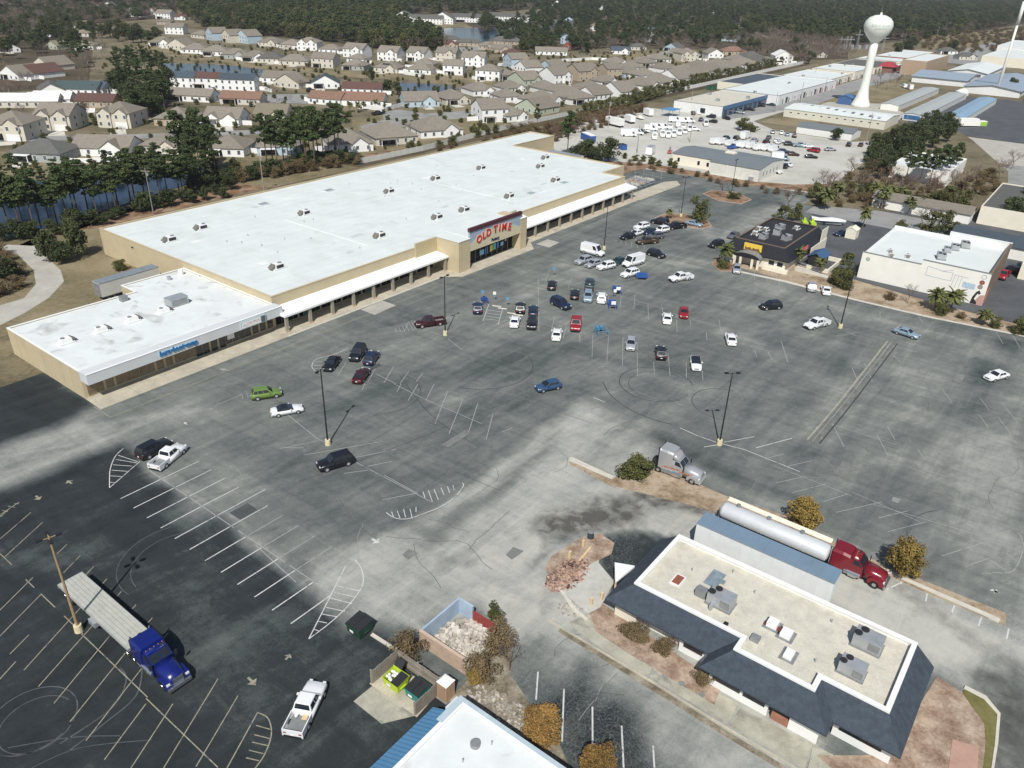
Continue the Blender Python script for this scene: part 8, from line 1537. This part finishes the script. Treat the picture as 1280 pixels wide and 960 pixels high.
cluster('among the old houses at the upper left', 'pine', [(15,75),(58,50),(70,55),(80,68),(88,72),(98,86),(104,80),(112,75),(40,52),(30,62),(90,50),(5,48),(120,60)], (11, 15), 1.2)
cluster('in the middle of the estate', 'shrub', [(485,150),(505,156),(520,150),(560,140),(590,165),(600,160),(688,110),(730,108),(750,104),(650,120),(707,118),(775,100),(790,100),(830,80),(850,84),(862,82),(820,86)], (2, 3.5), 1.3)
cluster('on the lawns of the estate', 'bare', [(630,60),(610,70),(590,60),(478,60),(855,72),(700,60),(640,62),(602,44),(580,66),(615,56),(395,58),(30,150),(110,150)], (7, 10), 1.0)
cluster('beside the water tower', 'bare', [(1095,115),(1108,112),(1120,108),(1100,105),(1112,100)], (7, 10), 1.3)
cluster('among the far roofs right of the shops', 'oak', [(1068,58),(1120,72),(1132,68),(1190,66),(1140,60),(1000,72),(1010,80),(992,64)], (9, 13), 1.2)
# palms along the orange-roofed townhouse
cluster('before the orange-roofed townhouse', 'palm', [(438,140),(448,140),(455,138),(470,136)], (3.5, 4.5), .9)
# woods too dense to count: instanced crowns on points sown over the ground
def inpoly(x, y, P):
    c = False
    for i in range(len(P)):
        (x1, y1), (x2, y2) = P[i], P[(i+1) % len(P)]
        if (y1 > y) != (y2 > y) and x < (x2-x1)*(y-y1)/(y2-y1)+x1: c = not c
    return c
def wood(name, label, polys, src, hr, seed, wx=1.1, cat='wood'):
    rr = random.Random(seed); pts = []
    for poly, sp in polys:
        P = [tuple(g(*p).to_2d()) for p in poly]; x0, x1 = min(p[0] for p in P), max(p[0] for p in P); y0, y1 = min(p[1] for p in P), max(p[1] for p in P)
        y = y0
        while y < y1:
            s = sp*(1 if y < 900 else (1.35 if y < 1600 else 1.9)); x = x0+rr.uniform(0, s)
            while x < x1:
                X, Y = x+rr.uniform(-s,s)*.5, y+rr.uniform(-s,s)*.5
                if inpoly(X, Y, P): pts.append((X, Y, s/sp))
                x += s
            y += s
    me = bpy.data.meshes.new(name); me.from_pydata([(x, y, 0) for x, y, _ in pts], [], [])
    at = me.attributes.new('k', 'FLOAT', 'POINT'); at.data.foreach_set('value', [p[2] for p in pts]); me.materials.append(src.data.materials[0])
    o = put(name, me, None, kind='stuff', label=label, cat=cat)
    ng = bpy.data.node_groups.new(name, 'GeometryNodeTree'); ng.interface.new_socket('Geometry', in_out='INPUT', socket_type='NodeSocketGeometry'); ng.interface.new_socket('Geometry', in_out='OUTPUT', socket_type='NodeSocketGeometry')
    N = ng.nodes.new; L = ng.links.new; gi, go = N('NodeGroupInput'), N('NodeGroupOutput'); ip = N('GeometryNodeInstanceOnPoints'); oi = N('GeometryNodeObjectInfo'); oi.inputs['Object'].default_value = src; oi.inputs['As Instance'].default_value = True
    rv = N('FunctionNodeRandomValue'); rv.data_type = 'FLOAT_VECTOR'; rv.inputs[0].default_value = (-.06,-.06,0); rv.inputs[1].default_value = (.06,.06,6.28)
    rs = N('FunctionNodeRandomValue'); rs.data_type = 'FLOAT'; rs.inputs[2].default_value = hr[0]; rs.inputs[3].default_value = hr[1]; rs.inputs['Seed'].default_value = seed+3
    na_ = N('GeometryNodeInputNamedAttribute'); na_.data_type = 'FLOAT'; na_.inputs[0].default_value = 'k'
    mu = N('ShaderNodeMath'); mu.operation = 'MULTIPLY'; L(rs.outputs[1], mu.inputs[0]); L(na_.outputs[0], mu.inputs[1]); m2 = N('ShaderNodeMath'); m2.operation = 'MULTIPLY'; L(mu.outputs[0], m2.inputs[0]); m2.inputs[1].default_value = wx
    cx = N('ShaderNodeCombineXYZ'); L(m2.outputs[0], cx.inputs[0]); L(m2.outputs[0], cx.inputs[1]); L(rs.outputs[1], cx.inputs[2])
    L(gi.outputs[0], ip.inputs['Points']); L(oi.outputs['Geometry'], ip.inputs['Instance']); L(rv.outputs[0], ip.inputs['Rotation']); L(cx.outputs[0], ip.inputs['Scale']); L(ip.outputs[0], go.inputs[0])
    md = o.modifiers.new('sow', 'NODES'); md.node_group = ng; return o, len(pts)
def first(nm, k):
    for o in C.objects:
        if o.name.split('.')[0] == nm and o.type == 'MESH' and o.parent and o.data.name == k: return o
SRC = {}
for o in C.objects:
    if o.type == 'MESH' and o.parent and o.name.split('.')[0] in ('crown','branches'): SRC.setdefault(o.data.name, o)
src = lambda kind, i=0: SRC[PR_[kind][i][0].name] if PR_[kind][i][0].name in SRC else next(SRC[m[0].name] for m in PR_[kind] if m[0].name in SRC)
def hz(x, k): return -44+.0332*(x-640)+k          # a little below the horizon line
BACK = [(-260,hz(-260,16)),(0,hz(0,16)),(640,hz(640,16)),(1540,hz(1540,16)),(1540,32),(1290,28),(1180,47),(1060,58),(960,46),(900,22),(700,9),(640,14),(480,20),(320,15),(200,9),(-260,9)]
MID = [(300,14),(500,17),(495,32),(540,47),(560,62),(512,66),(470,62),(420,54),(338,46),(300,34)]
LEFTW = [(226,12),(300,12),(335,46),(296,44),(250,36)]
tot = 0
for nm, lab, polys, s, hr, sd, wx in [
    ('pine_wood', 'dense dark pine wood along the top of the view', [(BACK, 17)], src('pine',0), (13,18), 1, 1.25), ('evergreen_wood', 'dark evergreen trees filling the wood along the top', [(BACK, 18), (MID, 19), (LEFTW, 18)], src('oak',1), (9,15), 2, 1.2),
    ('pine_grove', 'tall pines in the wood behind the estate', [(MID, 14), (LEFTW, 16)], src('pine',1), (12,17), 3, 1.2),
    ('bare_wood', 'grey-brown bare trees scattered through the wood', [(BACK, 13), (MID, 14), (LEFTW, 16), ([(960,46),(1060,58),(1062,76),(1000,84),(960,74)], 11), ([(-80,10),(225,10),(215,22),(120,30),(100,50),(-80,50)], 14)], src('bare',0), (9,13), 4, 1.3),
    ('mixed_grove', 'mixed trees between the scattered houses at the back', [([(560,18),(640,32),(700,9),(900,24),(960,48),(890,58),(760,60),(690,66),(650,66)], 21), ([(-80,10),(225,10),(215,22),(120,30),(90,60),(-80,90)], 19)], src('oak',2), (8,13), 5, 1.15),
    ('mixed_pines', 'pines between the scattered houses at the back', [([(560,18),(640,32),(700,9),(900,24),(960,48),(890,58),(760,60),(690,66),(650,66)], 24)], src('pine',2), (11,15), 6, 1.2),
    ('bare_grove', 'bare trees between the scattered houses at the back', [([(690,60),(760,52),(960,48),(960,78),(870,64),(760,66)], 15), ([(560,34),(640,52),(700,30),(900,24),(900,50),(700,62)], 20)], src('bare',1), (8,11), 7, 1.3),
    ('green_grove', 'lighter green trees in the wood behind the estate', [(MID, 15), (LEFTW, 17), (BACK, 26)], src('olive',0), (9,14), 11, 1.15),
    ('field_scrub', 'brown scrub on the field at the upper right', [([(1140,48),(1290,33),(1290,62),(1185,68),(1150,60)], 13)], src('brown',1), (2,5), 12, 1.6),
    ('garden_planting', 'small shrubs and young trees planted all over the housing estate', [([(0,215),(300,200),(450,200),(640,158),(700,135),(960,84),(960,66),(690,60),(640,60),(330,60),(200,50),(130,62),(120,130),(-60,130),(-60,215)], 11)], src('shrub',1), (1.0,2.8), 9, 1.1),
    ('garden_trees', 'young bare trees scattered between the houses of the estate', [([(0,215),(300,200),(450,200),(640,158),(700,135),(960,84),(960,66),(690,60),(640,60),(330,60),(200,50),(130,62),(120,130),(-60,130),(-60,215)], 30)], src('bare',2), (3.5,7), 10, 1.1),
    ('scrub_growth', 'low scrub on the dark strip between the fence and the gravel yard', [([(500,200),(640,168),(720,150),(800,132),(800,142),(740,166),(700,178),(640,176)], 6), ([(1010,256),(1060,222),(1100,214),(1180,236),(1240,214),(1250,240),(1160,262),(1080,262)], 5), ([(-60,332),(0,318),(20,322),(38,345),(20,370),(-60,395)], 4)], src('brown',0), (1.5,3.5), 8, 1.4)]:
    o, n = wood(nm, lab, polys, s, hr, sd, wx); tot += n
print('wood instances', tot, 'objects', len(C.objects))
up(MB().add([tuple(g(x, y).to_2d())+(.02,) for x, y in BACK[::-1]], [tuple(range(len(BACK)))]).obj('woodland_floor', M_WOODFLOOR, None, fix=False, kind='structure'))
pxsheet('woodland_floor', MID, .05, M_WOODFLOOR); pxsheet('woodland_floor', [(560,18),(640,30),(700,9),(900,24),(960,48),(1060,60),(1060,74),(960,76),(890,62),(760,60),(690,66),(650,66)], .03, M_WOODFLOOR)
pxsheet('woodland_floor', [(-80,10),(225,10),(215,22),(120,30),(110,110),(-80,118)], .03, M_WOODFLOOR); pxsheet('woodland_floor', [(1005,256),(1060,218),(1100,190),(1190,160),(1215,175),(1260,215),(1260,270),(1160,268),(1080,262)], .065, M_GROUND)
for o in C.objects:
    if o.parent is None and 'label' in o and len(o['label'].replace('-',' ').split()) > 16: print('LONG', len(o['label'].split()), o.name, o['label'])
